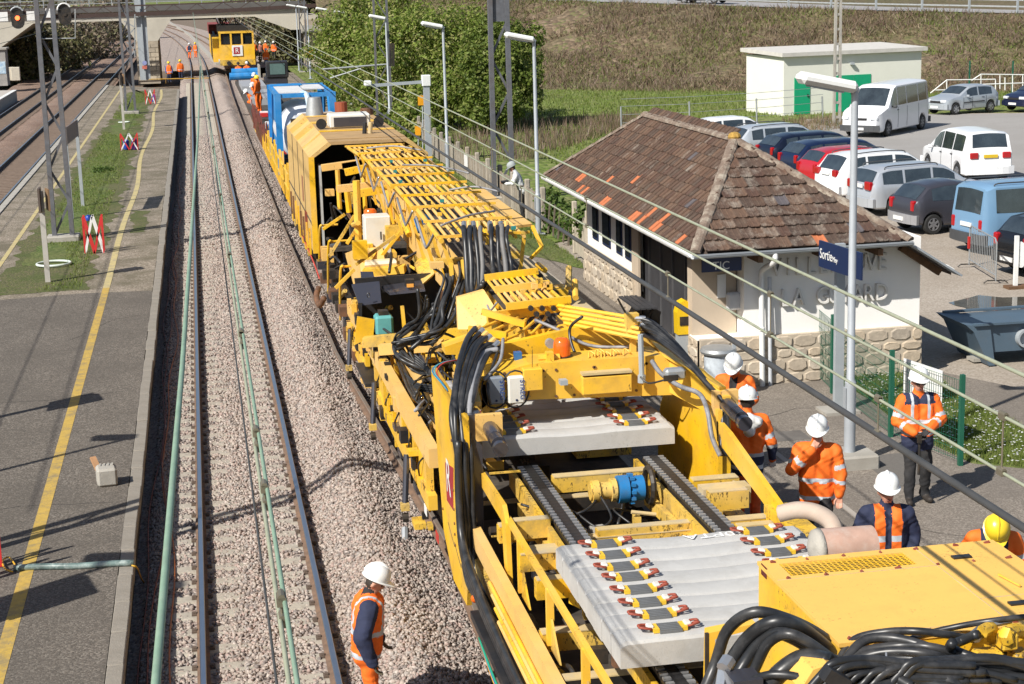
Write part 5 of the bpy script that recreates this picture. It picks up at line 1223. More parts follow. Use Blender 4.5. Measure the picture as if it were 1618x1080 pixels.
def leafmat(name, cols, trans=.35):
    m = bpy.data.materials.new(name); m.use_nodes = True; t = m.node_tree; b = t.nodes['Principled BSDF']; out = t.nodes['Material Output']
    ge = _n(t, 'ShaderNodeNewGeometry'); cr = _n(t, 'ShaderNodeValToRGB'); cr.color_ramp.interpolation = 'CONSTANT'; el = cr.color_ramp.elements
    while len(el) < len(cols): el.new(1)
    for i, c in enumerate(cols): el[i].position = i/len(cols); el[i].color = (*c, 1)
    t.links.new(ge.outputs['Random Per Island'], cr.inputs[0]); t.links.new(cr.outputs[0], b.inputs['Base Color']); b.inputs['Roughness'].default_value = .55; b.inputs['Specular IOR Level'].default_value = .3
    tr = _n(t, 'ShaderNodeBsdfTranslucent'); t.links.new(cr.outputs[0], tr.inputs[0]); mx = _n(t, 'ShaderNodeMixShader'); mx.inputs[0].default_value = trans
    t.links.new(b.outputs[0], mx.inputs[1]); t.links.new(tr.outputs[0], mx.inputs[2]); t.links.new(mx.outputs[0], out.inputs[0]); return m
LF1 = leafmat('bright_shrub_leaf', [(.19,.26,.04),(.25,.32,.06),(.14,.20,.03),(.32,.34,.10),(.10,.15,.025),(.37,.36,.14)], .45)
LF2 = leafmat('dark_shrub_leaf', [(.13,.18,.03),(.17,.225,.04),(.09,.135,.022),(.23,.26,.07)], .42)
LF3 = leafmat('winter_twig_tone', [(.21,.165,.12),(.16,.13,.09),(.26,.21,.15),(.15,.15,.07)], .2)
LF4 = leafmat('ivy_leaf', [(.07,.12,.02),(.10,.16,.03),(.14,.19,.05),(.05,.09,.018)])
LF5 = leafmat('far_scrub', [(.17,.165,.07),(.13,.14,.055),(.22,.20,.11),(.13,.11,.07)], .25)
BARK = mat('grey_bark', (.12,.095,.07), .95, var=.25, scale=8)
def at(u, v, Y): return PY(u, v, Y)
def shrub(label, cl, n, m, seed, trunks, cat='shrub', group='shrubs behind the picket fence', s=(.065, .135), name='shrub_tree'):
    c0 = at(*cl[0][:3]); base = Vector((c0.x, c0.y, .35)); o_ = root(name, base, label, cat, group)
    clumps = [(at(u, v, Y), (r_*.9, r_*.9, r_*.84)) for u, v, Y, r_ in cl]; rs = random.Random(seed*7)
    for c, rr in list(clumps):
        for k in range(5):
            d = Vector((rs.gauss(0, 1), rs.gauss(0, 1)*.6-.3, rs.gauss(0, 1)*.9+.25)).normalized(); q_ = rr[0]*rs.uniform(.22, .42); clumps.append((c+d*rr[0]*rs.uniform(.8, 1.12), (q_, q_, q_*rs.uniform(.7, 1.7))))
    leaves('crown', clumps, int(n*2.7), s[0], s[1], m, o_, seed=seed)
    r = random.Random(seed)
    for k in range(trunks):
        b = MB(); c, rr = clumps[r.randrange(len(clumps))]; f = base+Vector((r.uniform(-.8,.8)+(c.x-base.x)*.6, r.uniform(-.5,.5)+(c.y-base.y)*.6, 0)); t = c+Vector((r.uniform(-.4,.4)*rr[0], 0, r.uniform(0,.5)*rr[0]))
        b.tube(bez([f, f.lerp(t,.5)+Vector((r.uniform(-.3,.3),r.uniform(-.3,.3),.2)), t], 4), [.10-.008*i for i in range(9)], 6); 
        for j in range(4):
            p = f.lerp(t, .45+.13*j); b.tube([p, p+Vector((r.uniform(-1,1), r.uniform(-1,1), r.uniform(.3,1.0)))*rr[0]*.6], [.035,.008], 4)
        b.build('trunk' if k == 0 else 'stem', BARK, o_)
    return o_
shrub('leafy shrub at the left end of the green mass, nearest the bridge', [(545,60,99,2.3),(565,35,100,2.0),(530,95,98,1.8),(570,95,97,2.0),(545,135,95,1.5),(590,55,98,1.8)], 8000, LF1, 11, 3)
shrub('leafy bright green shrub behind the lattice mast in the shrubs', [(612,75,92,2.3),(640,45,94,2.3),(600,120,90,2.0),(645,105,91,2.2),(610,160,88,1.5),(650,155,87,1.6),(665,60,93,1.9)], 9500, LF1, 12, 3)
shrub('tall rounded green shrub in the middle of the mass', [(700,65,90,2.3),(690,115,88,2.3),(725,90,89,2.1),(715,150,86,1.9),(680,165,85,1.5),(735,45,91,1.7),(745,125,87,1.8),(655,190,83,1.1)], 10500, LF1, 13, 4)
shrub('darker green shrub at the right end, behind the big mast', [(790,95,85,1.9),(810,70,86,1.4),(770,130,84,1.9),(805,135,84,1.6),(760,170,82,1.4),(815,110,85,1.3),(785,60,86,1.4),(795,170,82,1.1)], 8500, LF2, 14, 4)
shrub('low green bush before the shrubs beside the picket fence', [(650,205,79,.8),(668,215,77,.7),(690,225,75,.6),(640,195,81,.8)], 2200, LF1, 15, 2, s=(.09,.16), group=None)
# ivy over the fence, near the shelter
IV = root('ivy_hedge', PZ(880,385,ZP), 'ivy hedge grown over the fence left of the wooden gate', 'hedge')
leaves('foliage', [(PY(u,v,Y), (.42,.55,.5)) for u, v, Y in ((866,322,49.5),(880,335,48.5),(893,350,47.5),(905,352,46),(868,350,49.5),(882,368,48.3),(897,372,47.2),(915,345,44.5),(930,350,42.5))], 5200, .05, .10, LF4, IV, seed=21)
b = MB(); 
for k in range(6): q = PZ(866+k*8, 368+k*5, .45); b.tube([q, q+Vector((.1,.1,.9))], .03, 5)
b.build('stem', BARK, IV)
# brambles and dead stalks between fence and meadow
def stalks(name, area_pts, n, h0, h1, m, seed, z=.4, w=.012, lean=.5):
    r = np.random.default_rng(seed); P_ = np.array([q[:] for q in area_pts]); k = r.integers(0, len(P_)-2, n); a, b_ = r.uniform(0, 1, (2, n)); sw = a+b_ > 1; a = np.where(sw, 1-a, a); b_ = np.where(sw, 1-b_, b_)
    Q = P_[k]+(P_[k+1]-P_[k])*a[:, None]+(P_[k+2]-P_[k])*b_[:, None]; Q[:, 2] = z; return scatter_blades(name, Q, h0, h1, w, m, lean, seed=seed)
BRM = leafmat('red_brown_bramble', [(.16,.10,.075),(.13,.09,.07),(.20,.145,.105),(.12,.115,.05),(.23,.18,.13)], .15)
DRYG = leafmat('dry_grass_blade', [(.23,.165,.105),(.19,.13,.085),(.29,.22,.145),(.16,.145,.065),(.165,.11,.075),(.13,.14,.05)], .2)
GRB = leafmat('green_grass_blade', [(.15,.205,.035),(.18,.235,.05),(.12,.165,.03),(.22,.24,.08)], .3)
stalks('brambles', [PZ(u,v,.4) for u, v in ((700,215),(745,255),(760,210),(830,255),(830,205),(880,235),(900,200),(985,205),(1000,185),(700,195),(760,205))], 2600, .2, .8, BRM, 31, .35, .022)
stalks('dry_weeds', [PZ(u,v,.4) for u, v in ((830,215),(880,240),(935,205),(980,205),(1010,190),(870,195),(1020,180))], 2000, .2, .5, DRYG, 32, .35, .02)
stalks('dry_weeds', [PZ(u,v,.4) for u, v in ((1190,215),(1230,225),(1260,195),(1330,205),(1390,180),(1230,190))], 3500, .15, .45, DRYG, 33, .36, .02)
# the bank: tufts of dry grass and bramble over it
def bank_tufts(n, seed, keepf, h0, h1, w, m, name):
    r = np.random.default_rng(seed); X = r.uniform(13, 75, n); Y = r.uniform(80, 165, n); d, zc = crest(X, Y); k = (d < -.3) & (d > -20.5) & keepf(X, Y, d, r); X, Y = X[k], Y[k]
    return scatter_blades(name, np.stack([X, Y, bankz(X, Y)-.03], 1), h0, h1, w, m, 1.5, seed=seed)
nz_ = lambda X, Y, s, k: vnoise(X*s, Y*s, k)
bank_tufts(230000, 41, lambda X, Y, d, r: nz_(X, Y, .3, 5) > .30, .10, .38, .04, DRYG, 'dry_grass')
bank_tufts(120000, 42, lambda X, Y, d, r: (nz_(X, Y, .25, 15)-d*.0+(d > -9)*.12 > .56), .2, .7, .03, BRM, 'brambles')
bank_tufts(120000, 43, lambda X, Y, d, r: (nz_(X, Y, .22, 25)+(d < -13)*.1 > .56), .10, .34, .04, GRB, 'green_grass')
r = np.random.default_rng(51)
def grass_on(poly_lo, poly_hi, n, z, h0, h1, w, m, seed, name, cond=None):
    r = np.random.default_rng(seed); X = r.uniform(poly_lo[0], poly_hi[0], n); Y = r.uniform(poly_lo[1], poly_hi[1], n)
    if cond is not None: k = cond(X, Y); X, Y = X[k], Y[k]
    return scatter_blades(name, np.stack([X, Y, np.full(len(X), z)], 1), h0, h1, w, m, .7, seed=seed)
def inpoly(poly):
    def f(X, Y):
        k = np.zeros(len(X), bool); n = len(poly)
        for i in range(n):
            x0, y0 = poly[i][:2]; x1, y1 = poly[(i+1) % n][:2]
            if y0 == y1: continue
            c = ((y0 > Y) != (y1 > Y)) & (X < (x1-x0)*(Y-y0)/(y1-y0)+x0); k ^= c
        return k
    return f
grass_on((10.5,21.5), (13.2,28.5), 42000, ZP+.02, .03, .10, .006, GRB, 52, 'lawn_grass', inpoly(lawn))
rD = np.random.default_rng(5); X = rD.uniform(10.7, 12.9, 900); Y = rD.uniform(21.8, 28, 900); k = inpoly(lawn)(X, Y); X, Y = X[k], Y[k]
V = []; 
for x, y in zip(X, Y): z = ZP+.09; s = .014; V += [(x-s,y-s,z),(x+s,y-s,z+.004),(x+s,y+s,z),(x-s,y+s,z+.004)]
npmesh('daisies', np.array(V), np.arange(len(V)).reshape(-1, 4), WHT)['kind'] = 'stuff'
grass_on((8.3,41), (9.8,95), 30000, .44, .04, .16, .012, GRB, 53, 'verge_grass', lambda X, Y: ((Y > 46.5) | (X > 8.3+(46.5-Y)*.18)) & (X < 9.6))
grass_on((-5.0,43), (-3.2,128), 26000, .41, .02, .09, .012, GRB, 54, 'island_weeds', lambda X, Y: (vnoise(X*.9, Y*.35, 7) > .42))
grass_on((14,60), (60,112), 60000, .4, .06, .22, .03, GRB, 55, 'meadow_grass', lambda X, Y: (Y > 84) | ((X < 24) & (X > 10) & (Y > 58)))
# green weed tuft on the island
WT = leaves('weed_tuft', [(PZ(163,268,.45),(.45,.35,.12)), (PZ(155,270,.45),(.3,.3,.1))], 900, .03, .07, LF4, seed=61); tag(WT, 'fresh green weed clump on the island grass', 'weed')
# bare trees and scrub beyond the bridge and at the far left
for i, (u, v, Y, r_, l) in enumerate(((60,75,190,5.5,'brownish bare tree left of the tracks, beyond the bridge'),(110,60,220,6,'scrubby tree behind the dark signal, beyond the bridge'),(25,70,175,5,'dark scrub at the left edge, under the bridge end'),(160,40,300,7,'pale scrub far along the left tracks'),(20,60,240,7,'tall scrub deep in the far left'),
        (430,70,215,6,'brown scrub tree right of the far yellow wagon'),(465,60,190,4.5,'green brown bush under the right bridge span'),(400,50,260,7,'pale bare tree behind the far train'),(500,0,180,5,'bare tree top above the bridge abutment'))):
    shrub(l, [(u, v, Y, r_), (u+14, v+14, Y-4, r_*.75), (u-12, v+22, Y-6, r_*.7)], 3200, (LF5, LF3)[i % 2], 70+i, 3, 'tree', 'scrub trees beyond the bridge', (.14, .34), 'scrub_tree')
# ================================================================== PEOPLE
ORA = mat('hivis_orange', (.86,.155,.012), .75, var=.10, scale=7, bump=.35, bscale=11)
ORR = mat('orange_red_trousers', (.72,.10,.015), .8, var=.12, scale=6, bump=.35, bscale=12)
REFL = mat('reflective_band', (.46,.50,.54), .5, var=.08, scale=9)
NAVC = mat('navy_cloth', (.018,.024,.058), .85, var=.2, scale=7, bump=.35, bscale=12)
BLKC = mat('black_cloth', (.02,.02,.022), .9, var=.25, scale=7, dirt=(.09,.08,.07), dirt_amt=.4, bump=.35, bscale=12)
SKIN = mat('skin', (.50,.26,.18), .55, var=.08, scale=8)
HAIR = mat('dark_hair', (.03,.022,.016), .7, var=.2)
BOOT = mat('boot_leather', (.03,.024,.02), .7, var=.2)
GLOV = mat('work_glove', (.11,.095,.06), .85, var=.25, scale=20)
HELW = mat('white_helmet', (.78,.79,.77), .3, var=.04, scale=6)
HELY = mat('yellow_helmet', (.78,.55,.03), .3, var=.04, scale=6)
WHC = mat('white_cloth', (.70,.70,.68), .85, var=.08, bump=.3, bscale=12)
GRYC = mat('pale_grey_cloth', (.50,.52,.53), .85, var=.1, scale=6, bump=.3, bscale=12)
def cap_mesh(b, p0, p1, r0, r1, n=10):
    p0, p1 = Vector(p0), Vector(p1); d = p1-p0
    if d.length < 1e-4: d = Vector((0, 0, 1e-3))
    z = d.normalized(); x = z.orthogonal().normalized(); y = z.cross(x); L = d.length; rings = []
    for i in range(4): t = pi/2*(1-i/3.); rings.append((max(.0005, r0*cos(t)), -r0*sin(t)))
    for i in range(4): t = pi/2*i/3.; rings.append((max(.0005, r1*cos(t)), L+r1*sin(t)))
    vs = []
    for rr, h in rings:
        for k in range(n): a = 2*pi*k/n; vs.append(p0+z*h+(x*cos(a)+y*sin(a))*rr)
    fs = []
    for i in range(len(rings)-1):
        for k in range(n): fs.append((i*n+k, i*n+(k+1) % n, (i+1)*n+(k+1) % n, (i+1)*n+k))
    fs += [tuple(range(n-1, -1, -1)), tuple(range((len(rings)-1)*n, len(rings)*n))]
    b._add(vs, fs)
def fuse(caps, voxel, iters=4):
    """one continuous skin over all the tapered limbs"""
    b = MB()
    for c in caps: cap_mesh(b, *c[:4])
    me = bpy.data.meshes.new('tmp'); me.from_pydata([tuple(v) for v in b.v], [], b.f); ob = bpy.data.objects.new('tmp', me); COL.objects.link(ob)
    m = ob.modifiers.new('r', 'REMESH'); m.mode = 'VOXEL'; m.voxel_size = voxel
    s = ob.modifiers.new('s', 'SMOOTH'); s.factor = .5; s.iterations = iters
    dg = bpy.context.evaluated_depsgraph_get(); out = bpy.data.meshes.new_from_object(ob.evaluated_get(dg))
    bpy.data.objects.remove(ob); bpy.data.meshes.remove(me); return out
def label_faces(me, caps):
    n = len(me.polygons); C = np.zeros(n*3); me.polygons.foreach_get('center', C); C = C.reshape(-1, 3)
    best = np.full(n, 1e9); lab = np.zeros(n, int); T = np.zeros(n)
    for i, c in enumerate(caps):
        p0, p1 = np.array(c[0][:]), np.array(c[1][:]); d = p1-p0; L2 = max(1e-8, d@d); t = np.clip(((C-p0)@d)/L2, 0, 1)
        dist = np.linalg.norm(C-p0-t[:, None]*d, axis=1)-(c[2]+(c[3]-c[2])*t); k = dist < best
        best = np.where(k, dist, best); lab = np.where(k, i, lab); T = np.where(k, t, T)
    return C, lab, T
HANDM = {}
def hand_mesh(m, side):
    k = (m.name, side)
    if k in HANDM: return HANDM[k]
    s = side; caps = []
    for i, (x, L) in enumerate(((-.030,.068),(-.010,.078),(.011,.073),(.030,.058))):
        x *= s; caps.append((Vector((x*.8, 0, -.01)), Vector((x, .004, -.085)), .016, .013))
        a = Vector((x, .004, -.090)); c = a+Vector((x*.1, .018, -L*.52)); e = c+Vector((0, .030, -L*.32))
        caps += [(a, c, .0105, .0095), (c, e, .0095, .008)]
    caps += [(Vector((-.026*s, .005, -.03)), Vector((-.056*s, .024, -.07)), .015, .012), (Vector((-.056*s, .024, -.07)), Vector((-.058*s, .042, -.105)), .0115, .009)]
    caps += [(Vector((0, 0, .03)), Vector((0, 0, -.03)), .026, .028)]
    me = fuse(caps, .0065, 2); me.materials.clear(); me.materials.append(m); me.polygons.foreach_set('use_smooth', [True]*len(me.polygons)); HANDM[k] = me; return me
def helmet(parent, M, m, cap=False):
    b = MB(); prof = [(.140,0),(.143,.02),(.137,.06),(.118,.105),(.085,.135),(.045,.150),(.004,.154)]
    b.lathe(prof, (0, 0, 0), 20); vs = [Vector((x*.90, y*1.05, z)) for x, y, z in b.v]; b.v = vs
    br = []
    for k in range(20): t = 2*pi*k/20; f = max(0, sin(t)); br.append((.137*cos(t)*1.02, .155*sin(t)+.075*f*f, -.004-.016*f*f))
    n = 20; inn = [(.10*cos(2*pi*k/n), .11*sin(2*pi*k/n), .006) for k in range(n)]
    b._add(br+inn+[(x, y, z-.008) for x, y, z in br], [(k, (k+1) % n, n+(k+1) % n, n+k) for k in range(n)]+[((k+1) % n, k, 2*n+k, 2*n+(k+1) % n) for k in range(n)])
    if not cap: b.tube(bez([(0,.135,.05),(0,.10,.115),(0,0,.160),(0,-.10,.115),(0,-.14,.04)], 4), .016, 6)
    b.v = [M @ Vector(v) for v in b.v]
    return b.build('cap' if cap else 'helmet', m, parent, smooth=True, auto=50)
def person(label, pos, heading, P, voxel=.0165, group=None, near=True, scale=1.):
    """P: pose and clothing. Local frame: +y is where the person faces, +x the right hand"""
    o = empty('person', pos, heading, label, 'person', group); o.scale = (scale,)*3
    lean = radians(P.get('lean', 0)); hips = Vector((0, 0, P.get('hip', .93)))
    RL_ = Matrix.Rotation(-lean, 3, 'X') @ Matrix.Rotation(radians(P.get('twist', 0)), 3, 'Z')
    U = lambda x, y, z: hips+RL_ @ (Vector((x, y, z))-Vector((0, 0, .93)))
    bulk = P.get('bulk', 1.06); caps = []
    add = lambda lab, a, c, r0, r1: caps.append((Vector(a), Vector(c), r0, r1, lab))
    for s in (-1, 1):
        add('torso', U(s*.075,0,.90), U(s*.095,0,1.36), .118*bulk, .125*bulk)
        hem = P.get('hem', .80)
        add('torso', U(s*.085,.0,hem+.05), U(s*.08,0,1.0), .118*bulk, .112*bulk)
        add('torso', U(s*.08,.045,.98), U(s*.075,.04,1.28), .085*bulk, .09*bulk)
        add('yoke', U(s*.05,-.005,1.405), U(s*.165,-.005,1.42), .085*bulk, .078*bulk)
    add('collar', U(0,-.012,1.44), U(0,.0,1.535), .082, .072)
    kn = P.get('knee', ((-.105,.03,.50), (.105,.03,.50))); an = P.get('ankle', ((-.11,-.01,.10), (.11,-.01,.10))); lr = P.get('legr', 1.)
    for i, s in enumerate((-1, 1)):
        h_ = hips+Vector((s*.092,0,-.03)); k_, a_ = Vector(kn[i]), Vector(an[i])
        add('thigh', h_, k_, .108*lr, .082*lr); add('shin', k_, a_, .08*lr, .068*lr)
        fd = Vector(P.get('foot', ((-.03,.16,-.05), (.03,.16,-.05)))[i]); add('boot', a_+Vector((0,-.03,-.045)), a_+fd, .052, .044); add('boot', a_+Vector((0,0,.05)), a_, .06, .055)
    el = P.get('elbow', ((-.27,-.03,1.13), (.27,-.03,1.13))); wr = P.get('wrist', ((-.27,.09,.89), (.27,.09,.89)))
    E_ = [U(*q) for q in el]; W_ = [U(*q) for q in wr]
    for i, s in enumerate((-1, 1)):
        add('upperarm', U(s*.205,0,1.41), E_[i], .078*bulk, .066*bulk); add('forearm', E_[i], W_[i], .066*bulk, .05*bulk)
    # head
    nod = radians(P.get('nod', 0)); turn = radians(P.get('turn', 0)); nk = U(0, .005, 1.53)
    RH = RL_ @ Matrix.Rotation(turn, 3, 'Z') @ Matrix.Rotation(-nod, 3, 'X'); Hd = lambda x, y, z: nk+RH @ Vector((x, y, z))
    add('skin', U(0,-.005,1.46), Hd(0,.0,.06), .057, .056)
    add('head', Hd(0,-.012,.115), Hd(0,.0,.165), .088, .094); add('head', Hd(0,.038,.06), Hd(0,.035,.10), .056, .064)
    add('skin', Hd(0,.098,.125), Hd(0,.108,.098), .013, .018)
    for s in (-1, 1): add('skin', Hd(s*.088,-.01,.12), Hd(s*.092,-.015,.095), .02, .017)
    if not near:
        for i in (0, 1): add('hand', W_[i], W_[i]+(W_[i]-E_[i]).normalized()*.12, .045, .035)
    if P.get('hood'): add('hood', U(-.09,-.13,1.42), U(.09,-.13,1.42), .085, .085); add('hood', U(0,-.15,1.30), U(0,-.13,1.44), .07, .10)
    me = fuse(caps, voxel, 4 if near else 2); C, lab, T = label_faces(me, caps)
    if near:   # folds and creases of the cloth; head and neck stay as they are
        nv = len(me.vertices); co = np.zeros(nv*3); me.vertices.foreach_get('co', co); co = co.reshape(-1, 3); no = np.zeros(nv*3); me.vertices.foreach_get('normal', no); no = no.reshape(-1, 3)
        x, y, z = co.T; sd_ = P.get('seed', 1.)+abs(hash(label)) % 17 if False else len(label)*.7
        w = .55*np.sin(9*x+19*z+sd_+2.2*np.sin(13*y+7*z))+.45*np.sin(31*z+11*x*np.sign(x)+3*np.sin(17*x+sd_)+2*np.sin(23*y))+.35*np.sin(47*x+29*z+4*np.sin(21*z+sd_))
        headz = np.array(Hd(0,0,-.02)[:])[2]; k = np.clip((headz-z)/.05, 0, 1) if P.get('lean', 0) < 30 else np.clip((1.22-z)/.1, 0, 1)
        co = co+no*(w*.0085*k)[:, None]; me.vertices.foreach_set('co', co.ravel()); me.update()
    cl = P['cloth']; names = []; ids = {}
    def mid(m):
        if m.name not in ids: ids[m.name] = len(names); names.append(m)
        return ids[m.name]
    MI = np.zeros(len(lab), int); inv = np.array([list(v) for v in RL_.transposed()]); hp = np.array(hips[:])
    Q = (C-hp) @ inv.T+np.array([0, 0, .93])           # upright coordinates of the trunk
    hin = np.array([list(v) for v in RH.transposed()]); HQ = (C-np.array(nk[:])) @ hin.T
    for i, c in enumerate(caps):
        k = lab == i; L_ = c[4]
        if L_ in ('torso', 'yoke', 'upperarm', 'forearm', 'collar', 'hood', 'thigh', 'shin', 'boot', 'hand'):
            base = cl.get(L_) or cl.get({'yoke':'torso','upperarm':'sleeve','forearm':'sleeve','collar':'torso','shin':'leg','thigh':'leg','hood':'torso'}.get(L_), None) or {'boot':BOOT,'hand':cl.get('glove', GLOV)}.get(L_)
            MI[k] = mid(base)
        else: MI[k] = mid(SKIN)
        if L_ == 'head': MI[k & (HQ[:, 1] < -.012) & (HQ[:, 2] > .05)] = mid(cl.get('hair', HAIR))
        if L_ in ('torso', 'yoke'):
            for z0, z1, m in cl.get('bands', ()): MI[k & (Q[:, 2] > z0) & (Q[:, 2] < z1)] = mid(m)
            for x0, x1, m in cl.get('straps', ()): MI[k & (abs(Q[:, 0]) > x0) & (abs(Q[:, 0]) < x1) & (Q[:, 2] > cl.get('strap_low', 1.18))] = mid(m)
            if cl.get('open'): MI[k & (abs(Q[:, 0]) < .035) & (Q[:, 1] > 0)] = mid(cl['open'])
        for key in ('upperarm', 'forearm', 'shin', 'thigh'):
            if L_ == key:
                for t0, t1, m in cl.get(key+'_bands', ()): MI[k & (T > t0) & (T < t1)] = mid(m)
    me.materials.clear()
    for m in names: me.materials.append(m)
    me.polygons.foreach_set('material_index', MI.astype(np.int32)); me.polygons.foreach_set('use_smooth', [True]*len(MI)); me.name = 'body'
    link('body', me, o)
    MH = Matrix.Translation(nk) @ RH.to_4x4() @ Matrix.Translation((0, -.012, .178)) @ Matrix.Rotation(radians(4), 4, 'X')
    hm = P.get('helmet', HELW)
    if hm: helmet(o, MH, hm, P.get('cap', False))
    if near:
        for i, s in enumerate((-1, 1)):
            hmesh = hand_mesh(P['cloth'].get('glove', GLOV), s); d = (W_[i]-E_[i]).normalized(); hd = P.get('handdir', (None, None))[i]
            d = Vector(hd).normalized() if hd else d; z = -d; x = Vector((1, 0, 0)); y = z.cross(x)
            if y.length < .1: x = Vector((0, 1, 0)); y = z.cross(x)
            y.normalize(); x = y.cross(z); M = Matrix((x, y, z)).transposed().to_4x4(); M.translation = W_[i]+d*.02
            h_ = link('hand', hmesh, o); h_.matrix_local = M
        for s in (-1, 1): b = MB(); b.ball(Hd(s*.034,.082,.128), .013, 6); b.build('eye', BLK, o)
        b = MB(); b.box(Hd(0,.098,.062), (.045,.012,.008), M=RH); b.build('mouth', mat('lip_tone', (.30,.11,.09), .6), o)
        if P.get('glasses'):
            for s in (-1, 1): b = MB(); b.cbox(Hd(s*.038,.098,.128), (.058,.02,.036), .008, M=RH); b.build('sunglass_lens', BLK, o)
    return o
def head_at(u, v, zf, hgt): q = PZ(u, v, zf+hgt); return Vector((q.x, q.y, zf))
JACK = dict(torso=ORA, sleeve=ORA, leg=BLKC, bands=((.93,.99,REFL),(1.10,1.16,REFL)), upperarm_bands=((.62,.82,REFL),), forearm_bands=((.35,.52,REFL),))
VEST = dict(torso=ORA, sleeve=NAVC, leg=ORA, collar=BLKC, bands=((.84,.90,REFL),(1.10,1.16,REFL)), straps=((.115,.15,REFL),), strap_low=1.16)
p7 = head_at(573, 888, -.14, 1.86)
person('worker in orange vest and trousers standing on the ballast at bottom left, seen in profile', p7, radians(-96), dict(nod=24, lean=5, hem=.84, bulk=1.42,
    elbow=((-.33,-.04,1.14),(.34,-.06,1.14)), wrist=((-.28,.14,.90),(.34,.06,.88)), cloth=dict(VEST, glove=GLOV, shin_bands=((.3,.5,REFL),), straps=((.13,.165,REFL),))), group='workers in orange', scale=1.0)
person('worker in navy shouldered orange jacket and sunglasses by the green fence', PZ(1447, 792, ZP), radians(172), dict(nod=4, bulk=1.16, hem=.76, glasses=True, twist=0,
    elbow=((-.30,.05,1.14),(.30,.05,1.14)), wrist=((-.07,.30,1.08),(.12,.28,1.03)), handdir=((.5,.3,-.3),(-.6,.4,-.4)), knee=((-.11,.06,.50),(.10,.03,.50)), ankle=((-.13,-.06,.10),(.11,.06,.10)),
    cloth=dict(JACK, yoke=NAVC, bands=((.86,.93,NAVC),(.70,.86,NAVC),(.955,1.005,REFL),(1.12,1.17,REFL),(1.37,1.6,NAVC)), straps=((.095,.13,REFL),), glove=BLKC)), group='workers in orange', scale=1.03)
tl = PZ(1447, 792, ZP); b = MB(); b.tube([tl+Vector((-.12,-.34,.98)), tl+Vector((-.13,-.36,.50))], .018, 6); b.box(tl+Vector((-.125,-.35,1.0)), (.05,.05,.12)); tag(b.build('tool_handle', DRK), 'dark long tool held by the worker with sunglasses', 'tool')
person('worker in orange jacket raising one hand to his face, between the lamp and the machine', head_at(1292, 652, ZP, 1.90), radians(158), dict(nod=12, bulk=1.18, hem=.72, lean=3,
    elbow=((-.29,.06,1.14),(.30,.14,1.20)), wrist=((-.27,.12,.90),(.06,.19,1.47)), handdir=((0,.2,-1),(-.3,-.1,.5)), knee=((-.11,.14,.52),(.10,-.02,.50)), ankle=((-.11,.16,.12),(.11,-.22,.14)),
    cloth=dict(JACK, bands=((.80,.86,REFL),(1.03,1.09,REFL)), yoke=ORA, glove=SKIN)), group='workers in orange', scale=1.02)
person('worker with white hood turning his back, next to the right buffer', head_at(1181, 610, ZP, 1.90), radians(-8), dict(nod=10, bulk=1.15, hem=.74, hood=True,
    elbow=((-.32,.02,1.14),(.31,-.02,1.13)), wrist=((-.31,.15,.95),(.34,.05,.88)), cloth=dict(JACK, leg=ORR, hood=WHC, bands=((.70,.78,NAVC),(.78,.835,REFL),(.835,.95,NAVC),(.95,1.0,REFL)), forearm_bands=((.1,.3,REFL),(.3,1,NAVC)), glove=WHC)), group='workers in orange', scale=1.02)
person('worker with black chest straps looking down by the litter bin', head_at(1161, 559, ZP, 1.80), radians(150), dict(nod=34, bulk=1.1, elbow=((-.29,.0,1.13),(.29,.04,1.14)), wrist=((-.12,.26,1.05),(.14,.27,1.02)),
    cloth=dict(JACK, open=BLKC, leg=BLKC, straps=((.0,.06,BLKC),), strap_low=.9, bands=((.90,.95,REFL),(1.06,1.11,REFL)))), group='workers in orange', scale=1.0)
person('worker in navy jacket under an open orange vest with two bands, behind the yellow hood', head_at(1402, 745, ZP, 1.90), radians(168), dict(nod=6, bulk=1.18, elbow=((-.31,-.04,1.14),(.31,-.04,1.14)), wrist=((-.26,.14,.95),(.26,.12,.93)),
    cloth=dict(VEST, leg=BLKC, bands=((.98,1.04,REFL),(1.13,1.19,REFL)), straps=((.145,.3,NAVC),), strap_low=.8, open=NAVC, collar=NAVC)), group='workers in orange', scale=1.02)
person('worker in a yellow helmet bending forward at the right edge', head_at(1566, 813, ZP, 1.47), radians(160), dict(lean=38, nod=22, bulk=1.1, elbow=((-.32,.10,1.18),(.32,.08,1.18)), wrist=((-.22,.32,1.05),(.20,.32,1.05)), helmet=HELY,
    cloth=dict(JACK, leg=ORA, yoke=ORA, straps=((.08,.14,NAVC),), strap_low=1.0)), group='workers in orange', scale=1.0)
person('photographer in pale jacket and cap leaning on the picket fence', head_at(824, 258, .42, 1.72), radians(75), dict(lean=22, nod=8, bulk=1.0, elbow=((-.30,.16,1.22),(.30,.16,1.22)), wrist=((-.08,.42,1.30),(.08,.42,1.30)), helmet=mat('grey_cap', (.33,.36,.36), .8), cap=True,
    cloth=dict(torso=GRYC, sleeve=WHC, leg=BLKC, glove=SKIN)), voxel=.022)
cq = head_at(824, 258, .42, 1.72); b = MB(); b.cbox(cq+Vector((-.42,.02,1.18)), (.14,.16,.11), .02); b.cyl(cq+Vector((-.48,.02,1.18)), cq+Vector((-.66,.03,1.17)), .045, n=12); tag(b.build('photo_camera', BLK), 'black camera with long lens in the hands of the photographer', 'camera')
